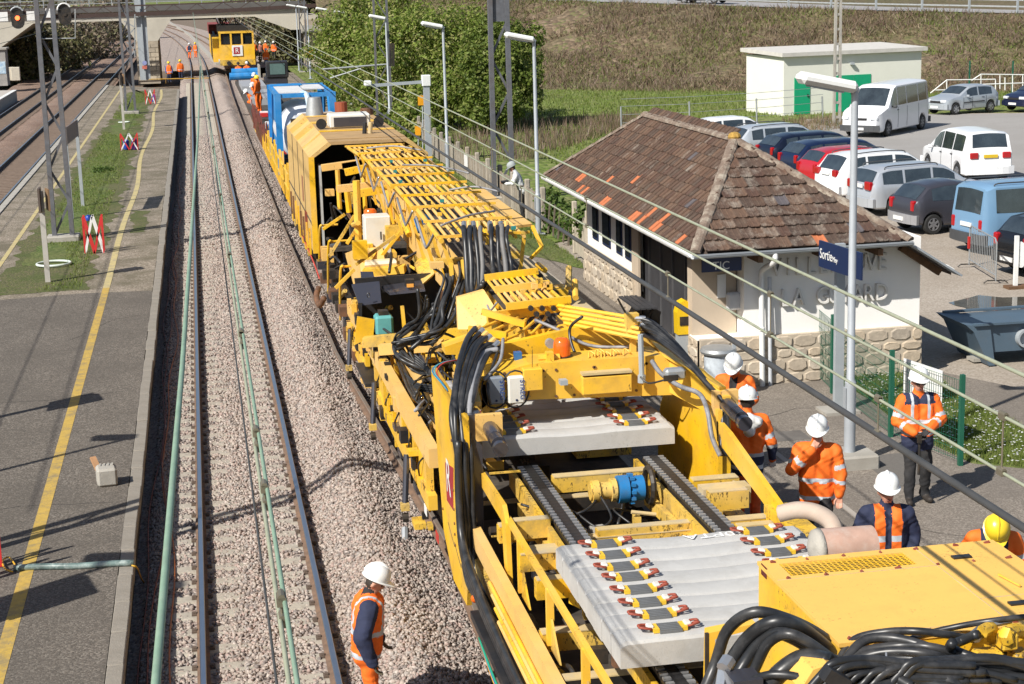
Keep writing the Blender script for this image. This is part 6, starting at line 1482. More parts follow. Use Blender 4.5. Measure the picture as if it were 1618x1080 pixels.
# ---- the far gangs
far = {}
def farproto(k, P): 
    o = person('orange worker', (0, -40, -5), 0, P, voxel=.045, near=False); far[k] = o; return o
FJ = dict(torso=ORA, sleeve=ORA, leg=ORA, bands=((.90,.98,REFL),))
farspec = [
 ((266,96),0,.0,HELY,dict(FJ,sleeve=mat('blue_cloth',(.02,.06,.25),.8),leg=NAVC),180,'worker with yellow helmet and blue sleeves at the end of the island',{}),
 ((284,93),0,.0,HELY,dict(FJ,leg=NAVC),10,'worker in orange jacket and yellow helmet beside the yellow closing rail',{}),
 ((298.5,67),0,.0,HELW,dict(FJ,torso=NAVC),170,'worker with white helmet walking on the track, left of a pair',{}),
 ((308,66),0,.0,HELY,dict(FJ,sleeve=NAVC),160,'worker with yellow helmet walking on the track, right of a pair',{}),
 ((376,97),0,.5,BLKC,FJ,175,'orange worker sitting in front of the far yellow wagon, left one',dict(hip=.55,knee=((-.12,.40,.55),(.12,.40,.55)),ankle=((-.12,.42,.12),(.12,.42,.12)))),
 ((389.5,96),0,.5,HELW,FJ,185,'orange worker sitting in front of the far yellow wagon, right one',dict(hip=.55,knee=((-.12,.40,.55),(.12,.40,.55)),ankle=((-.12,.42,.12),(.12,.42,.12)))),
 ((403.5,115),0,.9,HELW,FJ,150,'orange worker with white helmet at the head of the blue container',dict(lean=15)),
 ((408,128),0,.9,HELW,FJ,120,'orange worker bending beside the blue container',dict(lean=30)),
 ((400,138),0,.6,HELW,FJ,100,'orange worker crouching low left of the blue container',dict(hip=.5,lean=35,knee=((-.16,.32,.52),(.16,.32,.52)),ankle=((-.14,.1,.1),(.14,.1,.1)))),
 ((401,64),0,.45,HELW,dict(FJ,leg=BLKC),190,'orange worker close to the right side of the far wagon',{}),
 ((410.5,65),0,.45,HELW,dict(FJ,torso=mat('pink_cloth',(.6,.25,.2),.8),sleeve=BLKC,leg=BLKC),200,'bystander in pale red top among the far workers',{}),
 ((419.5,63),0,.45,HELW,dict(FJ,leg=ORA),170,'orange worker standing in the middle of the far group',{}),
 ((432,64),0,.45,HELW,dict(FJ,leg=BLKC),160,'orange worker standing apart at the right of the far group',{}),
 ((419.5,75),0,.45,HELW,dict(FJ,leg=mat('blue_jeans',(.05,.10,.22),.8)),180,'orange vested worker in blue jeans below the far group',{}),
 ((405,118),0,1.2,HELY,dict(FJ),60,'orange worker with yellow helmet squeezed behind another near the container',{}),
]
for (u, v), _, zf, hm, clo, hd, lab, extra_ in farspec:
    Pp = dict(cloth=clo, helmet=hm, **extra_); hh = 1.88-(.93-Pp.get('hip', .93))-(.10 if Pp.get('lean') else 0)
    person(lab, head_at(u, v, zf-.15 if zf == 0 else zf, hh), radians(hd), Pp, voxel=.05, near=False, group='far workers in orange')
# ================================================================== TRACK RENEWAL MACHINE
XC = 4.25; XL = 2.74; XR = 5.76
MC = root('track_renewal_machine', (XC, 20, 0), 'long yellow track renewal machine with hose bundles, pipe racks and arched frame', 'rail machine')
TAN = mat('sun_faded_tan_paint', (.58,.385,.14), .6, var=.10, scale=1.2, dirt=(.40,.25,.10), dirt_amt=.5, dirt_scale=1.1, speck=(.22,.13,.06), speck_t=.66)
BROWN = mat('dusty_brown_roof_paint', (.42,.27,.12), .7, var=.1, scale=1.2, dirt=(.26,.16,.08), dirt_amt=.6, dirt_scale=1.4)
DARKP = mat('dark_grey_paint_and_void_shade', (.045,.048,.055), .45, var=.15, dirt=(.12,.1,.08), dirt_amt=.35)
GRIM_SHADE = mat('grimy_floor_and_boom_shade', (.05,.042,.035), .85, var=.35, scale=5, dirt=(.13,.10,.07), dirt_amt=.6, dirt_scale=3)  # real grime on floors, and the shade sheet over the boom
DUST = mat('dusty_yellow_top', (.52,.40,.20), .8, var=.15, scale=4, dirt=(.40,.35,.28), dirt_amt=.8, dirt_scale=3)
CHAINM = mat('chain_plate_steel', (.40,.41,.42), .45, .6, var=.12, dirt=(.12,.11,.1), dirt_amt=.5, dirt_scale=8)
SILV = mat('silver_fitting', (.55,.56,.57), .3, .8, var=.08)
CABW = mat('white_cabinet_paint', (.68,.66,.60), .5, var=.05, dirt=(.45,.4,.3), dirt_amt=.5, dirt_scale=1.5)
BEAC = mat('orange_beacon_glass', (.80,.13,.01), .15, var=.1, spec=.7)
def box_(name, c, d, m, p=None, rz=0., M=None, ch=.0):
    b = MB()
    if ch: b.cbox(c, d, ch, rz, M)
    else: b.box(c, d, rz, M)
    return b.build(name, m, p or MC)
def bar_(name, a, c, w, h, m, p=None, up=(0, 0, 1)): b = MB(); b.bar(a, c, w, h, up); return b.build(name, m, p or MC)
def rod(name, pts, r, m, p=None, n=8, sm=True): b = MB(); b.tube(pts, r, n); return b.build(name, m, p or MC, smooth=sm, auto=40)
def hose(pts, r=.024, m=None, p=None, k=6, name='hose'):
    b = MB(); b.tube(bez(pts, k), r, 7); return b.build(name, m or HOSE, p or MC, smooth=True)
def jit(pts, a=.035): return [Vector(q)+Vector((RR.uniform(-a,a), RR.uniform(-a*2,a*2), RR.uniform(-a,a))) for q in pts]
def plate(name, pts, off, m, p=None): b = MB(); b.prism(pts, off); return b.build(name, m, p or MC)
RR = random.Random(99)
# ---- deck rails, chains and cross beams in front of the arch
box_('floor_plate', (XC, 15.0, .72), (2.5, 14, .08), GRIM_SHADE)
for x in (3.57, 5.11):
    box_('chain_guide', (x, 14.3, 1.93), (.20, 9.2, .16), DRK)
    y = 9.9; 
    while y < 18.85:
        b = MB(); b.k = 0
        for q in (-1, 1): b.box((x+q*.088, y, 2.047), (.068, .046, .02))
        b.k = 1; b.box((x, y, 2.04), (.105, .10, .03)); b.box((x, y, 2.022), (.25, .103, .03))
        if y == 9.9 and x < 4: o_ = b.build('chain_link', [CHAINM, BLK], None); me_l = o_.data; x0_ = x; bpy.data.objects.remove(o_)
        o_ = link('chain_link', me_l, MC); o_.location = (x-3.57-XC, y-9.9-20, 0)
        y += .104
    box_('chain_trough', (x-.16, 15, 1.86), (.05, 8.2, .22), YELD); box_('chain_trough', (x+.16, 15, 1.86), (.05, 8.2, .22), YELD)
for y, x0, x1, z, m in ((18.3,3.75,4.95,1.95,YELD),(17.15,2.9,3.4,1.8,YELD),(16.75,3.75,5.6,1.72,YELD),(16.2,2.95,3.45,1.8,YELD),(17.75,5.25,5.8,1.95,YELD),(16.55,5.2,5.8,1.85,YELD),(14.9,2.9,5.7,1.45,YELD),(13.9,2.9,5.7,1.4,DRK),(12.6,2.9,5.7,1.5,YELD),(18.9,2.9,5.7,1.5,DRK)):
    box_('cross_beam', ((x0+x1)/2, y, z+.03), (x1-x0, .14, .18), m); box_('beam_dust', ((x0+x1)/2, y, z+.128), (x1-x0-.02, .15, .012), DUST)
for y, x0, x1, z, m in ((16.9,2.98,3.42,1.95,YELD),(16.4,2.98,3.44,1.80,YELD),(16.75,3.9,5.0,1.82,YELD),(17.1,5.25,5.7,2.02,YELD),(16.1,5.25,5.7,1.95,YELD),(15.6,3.0,5.6,1.75,YELD)):
    box_('cross_beam', ((x0+x1)/2, y, z), (x1-x0, .13, .2), m); box_('beam_dust', ((x0+x1)/2, y, z+.106), (x1-x0-.02, .12, .01), DUST)
for (x0,y0,x1,y1) in ((3.8,18.2,3.72,15.2),(4.85,18.2,4.95,15.2),(5.3,18.2,5.28,15.2),(3.35,18.2,3.4,15.2)): bar_('long_bar', (x0,y0,1.75), (x1,y1,1.72), .07, .14, YELD)
for k in range(46):
    x = RR.uniform(3.0, 5.6); y = RR.uniform(15.1, 18.4); z = RR.uniform(1.45, 1.85); m = RR.choice((YELD, DRK, DUST, RUST, CONC, GREYP, YELD, BLK)); t = RR.random()
    if t < .5: box_('deck_fitting', (x, y, z), (RR.uniform(.06,.22), RR.uniform(.06,.3), RR.uniform(.05,.14)), m, rz=RR.uniform(-.4,.4))
    elif t < .75: rod('deck_rod', [(x, y, z), (x+RR.uniform(-.3,.3), y+RR.uniform(-.5,.5), z+.05)], RR.uniform(.015,.035), m)
    else: hose([(x, y, z), (x+RR.uniform(-.2,.2), y+.25, z+.1), (x+RR.uniform(-.2,.2), y+.55, z-.05)], RR.uniform(.012,.02))
# drive motor

b = MB(); b.cyl((4.10,17.9,1.98), (4.42,17.9,1.98), .10, n=16); b.cyl((4.12,17.9,1.98), (4.2,17.9,1.98), .13, n=16); b.cyl((4.34,17.9,1.98), (4.40,17.9,1.98), .135, n=16); mo = b.build('drive_motor', YELD, MC, smooth=True, auto=35)
b = MB(); b.cyl((4.42,17.9,1.98), (4.54,17.9,1.98), .16, n=18); b.cyl((4.57,17.9,1.98), (4.72,17.9,1.98), .145, n=18)
for k in range(12): t = 2*pi*k/12; b.box((4.58, 17.9+cos(t)*.16, 1.98+sin(t)*.16), (.05,.035,.035))
b.build('gearbox', mat('gearbox_blue', (.015,.17,.42), .45, var=.15, dirt=(.1,.12,.14), dirt_amt=.5, dirt_scale=5), mo, smooth=True, auto=35)
b = MB(); b.tube([(4.80, 17.9+cos(t)*.2, 2.0+sin(t)*.2) for t in np.linspace(0, 2*pi, 17)[:-1]], .035, 6, close=True); b.build('drive_chain', DRK, mo)
hose([(4.2,17.78,1.95),(4.25,17.5,1.78),(4.05,17.35,1.74),(3.85,17.6,1.85),(3.6,17.9,1.9)], .014); hose([(4.15,17.8,1.9),(3.95,17.6,1.85),(3.7,17.7,1.8),(3.3,17.9,1.9)], .016)
for k in range(3): box_('rubber_pad', (4.35+.02*k, 17.15-.22*k, 1.55+.01*k), (.55-.05*k, .14, .06), (CONC, RUST, GREYP)[k])
box_('sand_heap', (4.75, 16.95, 1.6), (.32,.3,.16), CONC, ch=.05); box_('step_grid', (5.0, 16.9, 1.62), (.36,.3,.03), CHAINM)
for k in range(70):   # greasy odds and ends in the pit under the deck
    x = RR.uniform(2.95, 5.55); y = RR.uniform(10.5, 18.6); z = RR.uniform(.8, 1.55); m = RR.choice((DRK, DRK, GRIM_SHADE, YELD, RUST, DARKP)); t = RR.random()
    if t < .45: box_('undercarriage_block', (x, y, z), (RR.uniform(.1,.45), RR.uniform(.1,.6), RR.uniform(.08,.25)), m, rz=RR.uniform(-.2,.2))
    elif t < .75: rod('undercarriage_rod', [(x, y, z), (x+RR.uniform(-.5,.5), y+RR.uniform(-.9,.9), z+RR.uniform(-.1,.15))], RR.uniform(.02,.06), m)
    else: hose([(x, y, z), (x+RR.uniform(-.3,.3), y+.5, z+.15), (x+RR.uniform(-.3,.3), y+1.1, z-.05)], RR.uniform(.014,.026))
# ---- left side of the front frame: girders, hand rails, pipes
def L3(u, v, x=XL): return PX(u, v, x)
bar_('side_girder', (2.84,18.3,1.44), (2.84,8.5,1.44), .10, .22, YELT); bar_('side_girder', (2.86,18.3,1.12), (2.86,8.5,1.12), .12, .14, YELD)
bar_('hand_rail', (2.98,16.95,2.06), (2.98,8.5,2.06), .055, .055, YEL); 
plate('rail_bracket', [(2.93,18.6,2.16),(2.93,17.0,2.20),(2.93,16.82,2.05),(2.93,16.72,1.1),(2.93,16.88,1.1),(2.93,17.08,2.0),(2.93,18.6,2.0)], (.05,0,0), YEL)
for y in (16.2, 14.75, 13.25, 11.2): bar_('rail_post', (2.97,y,1.5), (2.97,y,2.06), .07, .06, YEL); plate('gusset_plate', [(2.97,y,1.45),(2.97,y-.4,1.45),(2.97,y,1.8)], (.02,0,0), YELD)
for k in range(4): rod('side_pipe', [(2.765-.012*k, 17.0-.25*k, 1.34-.055*k), (2.765-.012*k, 8.5, 1.34-.055*k)], .022, YELT if k % 2 else YEL)
for k in range(3): hose([(2.66,18.25,2.6),(2.64,18.2,1.9),(2.64,18.0,1.35+.05*k),(2.66,17.2,1.12+.06*k),(2.68,15.5,1.0+.05*k),(2.68,12,1.0+.05*k),(2.68,8.5,1.0+.05*k)], .045)
bar_('cable_chain', (2.62,17.2,.92), (2.62,9,.92), .09, .08, BLK)
for k in range(3): hose([(2.60,16.8,.8),(2.58,15.6,.72+.03*k),(2.6,14.6,.8),(2.58,13.3,.7+.03*k),(2.6,11,.8)], .012, (YLC, mat('blue_cable',(.02,.12,.35),.5), mat('green_cable',(.02,.3,.18),.5))[k])
b = MB(); b.ball((2.68,17.5,.98), .05, 10); b.build('side_marker_lamp', BEAC, MC, smooth=True)
# right side of the front frame
bar_('side_girder', (5.72,18.3,1.55), (5.72,8.5,1.55), .22, .26, YELD); bar_('top_chord', (5.75,16.3,2.14), (5.75,8.5,2.14), .26, .10, YELD)
plate('rail_bracket', [(5.70,18.2,2.62),(5.70,17.8,2.58),(5.70,15.8,2.20),(5.70,15.8,1.75),(5.70,16.3,1.75),(5.70,16.3,2.08),(5.70,18.2,2.38)], (.06,0,0), YEL)
for y in (16.3, 14.6, 12.9): bar_('rail_post', (5.72,y,1.5), (5.72,y,2.14), .12, .10, YELD)
box_('cross_arm', (5.5,17.3,2.02), (.55,.22,.2), DUST); box_('cross_arm', (5.45,16.3,1.86), (.6,.2,.22), YELD)
for k in range(3): hose([(5.15,17.5,1.9+.03*k),(5.5,17.3,1.95+.03*k),(5.78,17.35,2.0+.03*k),(5.7,17.6,2.0+.03*k)], .012, DUST)
hose([PY(1232,812,14.5), PY(1262,806,14.4), PY(1292,811,14.3), PY(1314,826,14.1), PY(1321,852,14.0), PY(1322,880,14.0)], .085, mat('cream_exhaust', (.45,.36,.29), .8, var=.15, dirt=(.33,.22,.16), dirt_amt=.5, dirt_scale=6), name='exhaust_elbow')
a = PY(1292,866,13.25); c = PY(1378,860,13.25); b = MB(); b.cyl(a, c, .17, n=20); b.build('exhaust_drum', mat('pinkish_rust_drum', (.42,.27,.21), .85, var=.2, dirt=(.5,.42,.36), dirt_amt=.6, dirt_scale=5), MC, smooth=True, auto=40)
b = MB(); b.lathe([(.02,0),(.10,.02),(.165,.05),(.18,.10)], a+Vector((-.08,0,0)), 20, M=Matrix.Rotation(pi/2,3,'Y')); b.build('drum_end', CONC, MC, smooth=True)
# ---- the arch
pan = [(XL,21.0,2.86),(XL,18.30,2.86),(XL,18.30,1.15),(XL,18.55,.5),(XL,19.6,.45),(XL,20.35,.85),(XL,20.7,1.9)]
plate('side_panel', pan, (.06,0,0), YEL)
q0, q1, q2, q3 = (PX(703,730,XL-.004), PX(716,739,XL-.004), PX(716,806,XL-.004), PX(706,790,XL-.004))
lg = plate('red_emblem', [q0, q1, q2, q3], (.003,0,0), mat('emblem_red', (.33,.02,.03), .5))
yL, zL = (q0.y+q1.y)/2, (q0.z+q2.z)/2
text_mesh('emblem_letter', 'R', .62, WHT, Matrix.Translation((XL-.008, q0.y-.08, q2.z+.12)) @ Matrix.Rotation(-pi/2, 4, 'Z') @ Matrix.Rotation(pi/2, 4, 'X'), MC, .001, sx=1.0)
for k in range(3): bar_('panel_scratch', (XL-.002,19.9-.5*k,1.1-.1*k), (XL-.002,19.4-.5*k,.95-.1*k), .004, .012, GRIM_SHADE)
plate('column', [(XL+.06,18.36,2.86),(XL+.22,18.36,2.86),(XL+.20,18.36,1.3),(XL+.16,18.36,.6),(XL+.06,18.36,.6)], (0,.3,0), DARKP)  # left column coloured dark for the unlit void behind the hoses
# portal: shoulder plates slanting in to the beam
Yb = 19.5
plate('portal_beam', [(3.2,Yb,2.72),(5.74,Yb,2.62),(5.74,Yb,3.02),(5.4,Yb,3.14),(3.75,Yb,3.14),(3.25,Yb,3.04)], (0,.55,0), YEL)
plate('shoulder_plate', [(2.8,18.75,2.86),(3.02,18.75,2.86),(3.05,19.5,3.06),(2.8,19.5,3.06)], (0,0,.05), YELT)
plate('shoulder_plate', [(2.80,19.45,2.4),(3.25,19.45,2.72),(3.25,19.45,3.04),(2.8,19.45,3.0)], (0,.06,0), YELD)
plate('inner_gusset', [(3.15,19.45,2.95),(3.75,19.45,2.75),(3.3,19.45,2.60),(3.12,19.45,2.2)], (0,.05,0), YELD)
plate('right_shoulder', [(5.50,Yb,3.1),(5.70,18.9,3.05),(5.76,18.25,2.95),(5.76,18.25,2.55),(5.68,18.9,2.6),(5.50,Yb,2.66)], (.08,.1,0), YEL)
plate('right_shoulder_top', [(5.42,19.55,3.12),(5.76,18.3,2.97),(5.86,18.35,2.95),(5.78,20.2,3.0),(5.45,20.2,3.15)], (0,0,.03), YEL)
b = MB(); pl = [(5.70,20.8,1.25),(5.70,18.15,1.1),(5.70,18.15,2.75)]+[(5.70,19.7+1.1*sin(t),1.75+.95*cos(t)) for t in np.linspace(0, pi/2, 7)]; b.prism(pl, (.05,0,0)); b.build('right_side_plate', YEL, MC)
plate('column', [(5.77,18.2,2.9),(5.87,18.2,2.9),(5.86,18.2,.7),(5.77,18.2,.7)], (0,.3,0), YEL)
for k in range(26): b = MB(); q = Vector((XL-.002, RR.choice((18.36,20.3,19.3)), RR.uniform(.9,2.8))) if k < 12 else Vector((RR.uniform(3.4,5.8), Yb-.002, RR.choice((2.72,3.05)))); ax = Vector((-.012,0,0)) if k < 12 else Vector((0,-.012,0)); b.cyl(q, q+ax, .018, n=6); b.build('bolt', RUST, MC)
# buffers
def buffer(x, z):
    q = Vector((x, 18.25, z)); o_ = box_('buffer_plate', q+Vector((0,.06,0)), (.3,.1,.3), YELT)
    b = MB(); b.cyl(q, q+Vector((0,-.34,-.03)), .085, n=14); b.cyl(q+Vector((0,-.34,-.03)), q+Vector((0,-.62,-.06)), .065, n=14)
    for k in range(6): b.lathe([(.085,-.012),(.085,.012)], q+Vector((0,-.36-.04*k,-.035)), 14, M=Matrix.Rotation(pi/2,3,'X'))
    b.cyl(q+Vector((0,-.62,-.06)), q+Vector((0,-.70,-.065)), .085, n=14); b.build('buffer', DARKP, MC, smooth=True, auto=35)
buffer(3.03, 2.72); buffer(5.83, 2.80)
# things on the front of the beam
jb = [(783,616,GREYP,DARKP),(815,615,CABW,CABW)]
for k, (u, v, m, m2) in enumerate(jb):
    q = PY(u, v, Yb-.10); o_ = box_('junction_box', q, (.20,.10,.34), (mat('mid_grey_box',(.20,.23,.27),.5),CABW)[k], ch=.02)  # first box is plain grey, second white
    for s, lx in (('SYREG', 0),): 
        M = Matrix.Translation(q+Vector((.045,-.054,.13))) @ Matrix.Rotation(pi/2,4,'X') @ Matrix.Rotation(-pi/2,4,'Z'); text_mesh('box_lettering', s, .085, mat('blue_print',(.03,.07,.25),.5), M, MC, .001)
    b = MB(); b.cyl(q+Vector((0,-.05,-.12)), q+Vector((0,-.056,-.12)), .015, n=10); b.build('blue_dot', NAVY, o_)
    b = MB(); b.tube([q+Vector((cos(t)*.17,.02,sin(t)*.23)) for t in np.linspace(0,2*pi,17)[:-1]], .012, 6, close=True); b.build('cable_loop', BLK, o_, smooth=True)
box_('cover_box', PY(841,598,Yb-.07), (.24,.14,.27), YEL, ch=.01); q = PY(958,606,Yb-.06); box_('cover_box', q, (.62,.12,.22), YEL, ch=.01); box_('cover_lip', PY(955,585,Yb+.02), (.62,.3,.03), DUST)
box_('flood_lamp', PY(890,603,Yb-.12), (.09,.12,.06), GREYP); rod('aerial', [PY(841,580,Yb-.05), PY(841,552,Yb-.05)], .004, DRK)
q = PY(888,551,19.8); b = MB(); b.lathe([(.125,-.12),(.13,-.08),(.10,-.08)], q, 18); b.build('beacon_base', BLK, MC, smooth=True, auto=40)
b = MB(); b.lathe([(.105,-.09),(.108,.04),(.10,.10),(.07,.135),(.01,.145)], q, 20); b.build('beacon', BEAC, MC, smooth=True, auto=50); bar_('beacon_post', q+Vector((0,0,-.45)), q+Vector((0,0,-.1)), .08, .08, YEL)
rod('air_cylinder', [PY(850,566,19.7), PY(884,564,19.7)], .045, YEL); box_('valve_block', PY(868,563,19.66), (.09,.12,.12), YEL)
for k in range(12):
    q = PY(930+k*5, 572-RR.uniform(0,12), 19.6); hose([q, q+Vector((.04,.1,.06)), q+Vector((.10,.05,.02)), q+Vector((.12,.15,-.03))], .010, YEL, name='small_pipe')
rod('grey_strut', [PY(1012,528,19.4), PY(1014,592,19.4)], .035, GREYP); rod('grey_strut', [PY(1014,592,19.4), PY(1014,604,19.4)], .05, GREYP)
box_('work_lamp', PY(1066,590,19.0), (.26,.16,.14), STEEL, ch=.03); box_('work_lamp_lens', PY(1060,597,18.9), (.18,.02,.07), DRK)
hose([PY(1012,595,19.3), PY(1025,605,19.2), PY(1050,600,19.0)], .012); hose([PY(1030,570,19.3), PY(1045,590,19.1), PY(1075,610,18.8), PY(1105,622,18.5), PY(1118,650,18.2), PY(1125,690,18.0), PY(1138,720,17.9)], .03, mat('grey_wrapped_hose',(.2,.2,.21),.5,var=.4,scale=9))
# curved yellow housing behind the beam
b = MB(); pl = [(3.85,20.4,3.0)]+[(3.85+.95*t/8, 20.4, 3.0+.30*sin(pi*(t/8)*.6)) for t in range(9)]+[(4.8,20.4,3.0)]; b.prism(pl, (0,1.2,0)); b.build('housing', YEL, MC)
plate('back_beam', [(3.3,20.3,2.95),(5.6,20.3,2.95),(5.55,20.3,3.25),(4.7,20.3,3.42),(3.4,20.3,3.2)], (0,.12,0), YEL)
plate('arm_box', [PY(703,548,20.6), PY(760,528,20.6), PY(775,545,20.6), PY(770,560,20.6), PY(704,560,20.6)], (0,.3,0), YEL)
b = MB(); q = PY(868,541,20.2); b.cyl(q, q+Vector((0,-.08,0)), .06, n=14); b.build('gauge', STEEL, MC)
q = PY(818,563,19.9); box_('blue_valve', q, (.09,.10,.12), BLUE)
# pipe rack on the arch: left fan, right arm
for k in range(5):
    hose([PY(798+k*14,478+k*1.0,22.4), PY(815+k*12,492+k*2,21.2), PY(775+k*13,512+k*6,20.6), PY(742+k*6,526+k*7,20.2)], .021, YEL, name='rigid_pipe', k=3)
for dx, w_ in ((0,.05),(.05,.05)): bar_('pipe_clamp', PY(770+dx*40,505,20.9)+Vector((0,0,dx)), PY(900,484,21.2)+Vector((0,0,dx)), .05, .09, YEL)
bar_('pipe_clamp', PY(740,520,20.3), PY(800,530,20.1), .05, .09, YEL); bar_('pipe_clamp', PY(762,492,20.8), PY(830,512,20.4), .05, .08, YEL)
for k in range(5): rod('rigid_pipe', [PY(880+k*3,482+k*7,20.9-.1*k), PY(1008+k*1.5,503+k*8,19.75-.05*k)], .026, YEL)
box_('pipe_end_block', PY(998,513,19.8), (.16,.12,.3), YELD); bar_('rack_post', PY(1000,528,19.8), PY(1000,572,19.8), .07, .07, YEL)
for k in range(7):   # hoses falling over the right shoulder
    a = PY(1012+k%3*4, 503+k*4, 19.75); hose([a, PY(1035+k*2,512+k*5,19.6-.05*k), PY(1070+k*3,545+k*5,19.2-.06*k), PY(1108+k*2,592+k*3,18.75-.05*k), PY(1132+k*1.5,620+k*2,18.4-.03*k), PY(1142+k,652,18.2), PY(1138+k*2,720,18.0)], .030)
    if k < 5: rod('hose_fitting', [a+Vector((-.10,.03,.01)), a+Vector((.06,-.02,0))], .034, SILV)
for k in range(8):   # hoses falling over the left column
    a = PY(752+k*6, 520+k*5, 20.2-.05*k); hose(jit([a, PY(736+k*5,540+k*3,19.8), PY(722+k*5,580+k*2,19.2), PY(716+k*5,622,18.75), PY(715+k*4,660,18.45), PY(722+k*3,730,18.28), PY(732+k*2.5,860,18.25), PY(738+k*2,905,18.2), PY(752+k*3,940,17.6), PY(800+k*2,1000,16.2)],.018), (.036,.032,.026)[k % 3], HOSE if k != 6 else mat('grey_hose',(.24,.24,.25),.5,var=.3))
    if k < 6: rod('hose_fitting', [a+Vector((.05,.03,.03)), a+Vector((-.02,-.015,-.015))], .037, SILV if k % 2 else YELT)
for z in (2.2, 1.45): bar_('hose_clip', (3.0,18.2,z), (3.36,18.2,z), .03, .02, YELD)
for (u0, v0, u1, v1, u2, v2, c) in ((700,572,686,586,700,606,(.10,.32,.38)),(704,572,690,588,704,610,(.5,.05,.04)),(697,574,683,586,697,604,(.02,.2,.35))):
    hose([PY(745,566,19.6), PY(u0,v0,19.3), PY(u1,v1,19.1), PY(u2,v2,18.8), PY(708,618,18.7)], .008, mat('thin_cable_%.2f' % c[0], c, .5), name='thin_cable', k=3)
hose([PY(920,500,20.0), PY(900,520,20.2), PY(910,560,20.0), PY(935,575,19.9)], .02); hose([PY(845,505,20.6), PY(880,520,20.4), PY(930,545,20.2), PY(985,548,20.0), PY(1000,545,19.9)], .022, mat('grey_wrapped_hose',(.2,.2,.21),.5)); hose([PY(790,545,20),PY(778,580,19.6),PY(770,610,19.35),PY(775,640,19.3)], .02); hose([PY(795,535,20),PY(790,570,19.6),PY(765,600,19.35)], .022, MATS['grey_hose'])
# ---- side girder between arch and mid machine (left flank)
bar_('flank_girder', (2.74,21.0,1.62), (2.74,33.0,1.42), .14, .26, YELT); bar_('flank_girder', (2.74,21.3,.92), (2.74,32.5,.80), .12, .20, YEL)
for k in range(9): y = 21.6+1.3*k; bar_('flank_post', (2.74,y,.85), (2.74,y,1.6), .10, .16, YEL); (k % 2 == 0) and plate('flank_plate', [(2.72,y,.7),(2.72,y+1.0,.7),(2.72,y+.9,1.45),(2.72,y,1.5)], (.03,0,0), (YELT, YEL)[k % 4 == 0])
for (y, z) in ((23.2,.5),(27.6,.55),(32.0,.6)):
    rod('roller_arm', [(2.64,y+.10,z+.55), (2.56,y-.1,z-.20)], .045, DARKP); box_('roller_fork', (2.56,y-.12,z-.16), (.12,.14,.10), YELD); b = MB(); b.cyl((2.52,y-.14,z-.32), (2.6,y-.14,z-.32), .07, n=12); b.build('roller', DRK, MC)
for k in range(3): box_('small_sticker', (2.66,20.4+k*1.1,.75+.02*k), (.01,.22,.12), (RED, WHT, BLK)[k])
rod('fork_arm', [PX(640,835,2.55), PX(640,872,2.5)], .055, STEEL); box_('fork_head', PX(662,826,2.62), (.16,.34,.08), YELD)
for k in range(70):   # fittings crowding the left flank
    y = RR.uniform(21.2, 33.5); z = RR.uniform(.55, 1.75); m = RR.choice((YEL, YELD, YELD, DRK, DARKP, YELT, BLK))
    box_('flank_fitting', (2.68+RR.uniform(-.03,.10), y, z), (RR.uniform(.05,.14), RR.uniform(.06,.32), RR.uniform(.06,.22)), m)
for k in range(9): hose(jit([(2.90+.03*k%.2, 21.3+k*.2, 1.78+RR.uniform(0,.12)), (2.88, 24, 1.72), (2.92, 27, 1.80), (2.90, 30, 1.70), (2.95, 33, 1.75)], .045), RR.choice((.016,.022,.028)), RR.choice((HOSE,HOSE,BLK,DRK)))
for k in range(8): y = 21.8+k*1.4; hose(jit([(2.80,y,1.55), (2.70,y+.2,1.25), (2.69,y+.5,1.0), (2.78,y+.8,.9)], .04), .014)
bar_('inner_beam', (3.05,21.2,1.95), (2.98,31.5,1.62), .10, .14, YELT)
for k in range(9): y = 21.8+k*1.1; plate('notched_plate', [(3.0,y,1.35),(3.0,y+.5,1.30),(3.0,y+.42,1.85),(3.0,y+.12,1.9)], (.03,0,0), RR.choice((YEL,YELD,YELT)))
# mid deck clutter behind the arch
box_('floor_plate', (XC, 27.5, .95), (2.7, 13, .1), GRIM_SHADE)
for k in range(160):
    x = RR.uniform(2.85, 4.3); y = RR.uniform(21.2, 30.5); z = 1.05+RR.uniform(0, 1.1)*(1-abs(x-3.2)/2); m = RR.choice((YELD, YEL, DRK, DRK, YELT, GRIM_SHADE, DARKP)); t = RR.random()
    if t < .4: box_('hydraulic_block', (x, y, z), (RR.uniform(.08,.3), RR.uniform(.1,.4), RR.uniform(.08,.3)), m, rz=RR.uniform(-.1,.1))
    elif t < .65: rod('hydraulic_cylinder', [(x, y, z), (x+RR.uniform(-.1,.1), y+RR.uniform(.3,.9), z+RR.uniform(-.3,.3))], RR.uniform(.025,.06), m)
    elif t < .75: bar_('strut', (x, y, z-.4), (x+RR.uniform(-.1,.1), y+RR.uniform(-.2,.2), z+.4), .06, .08, YEL)
    else: hose([(x, y, z), (x+RR.uniform(-.2,.2), y+.35, z+RR.uniform(0,.3)), (x+RR.uniform(-.2,.2), y+.8, z-.1), (x+RR.uniform(-.1,.3), y+1.2, z+.1)], RR.uniform(.014,.028))
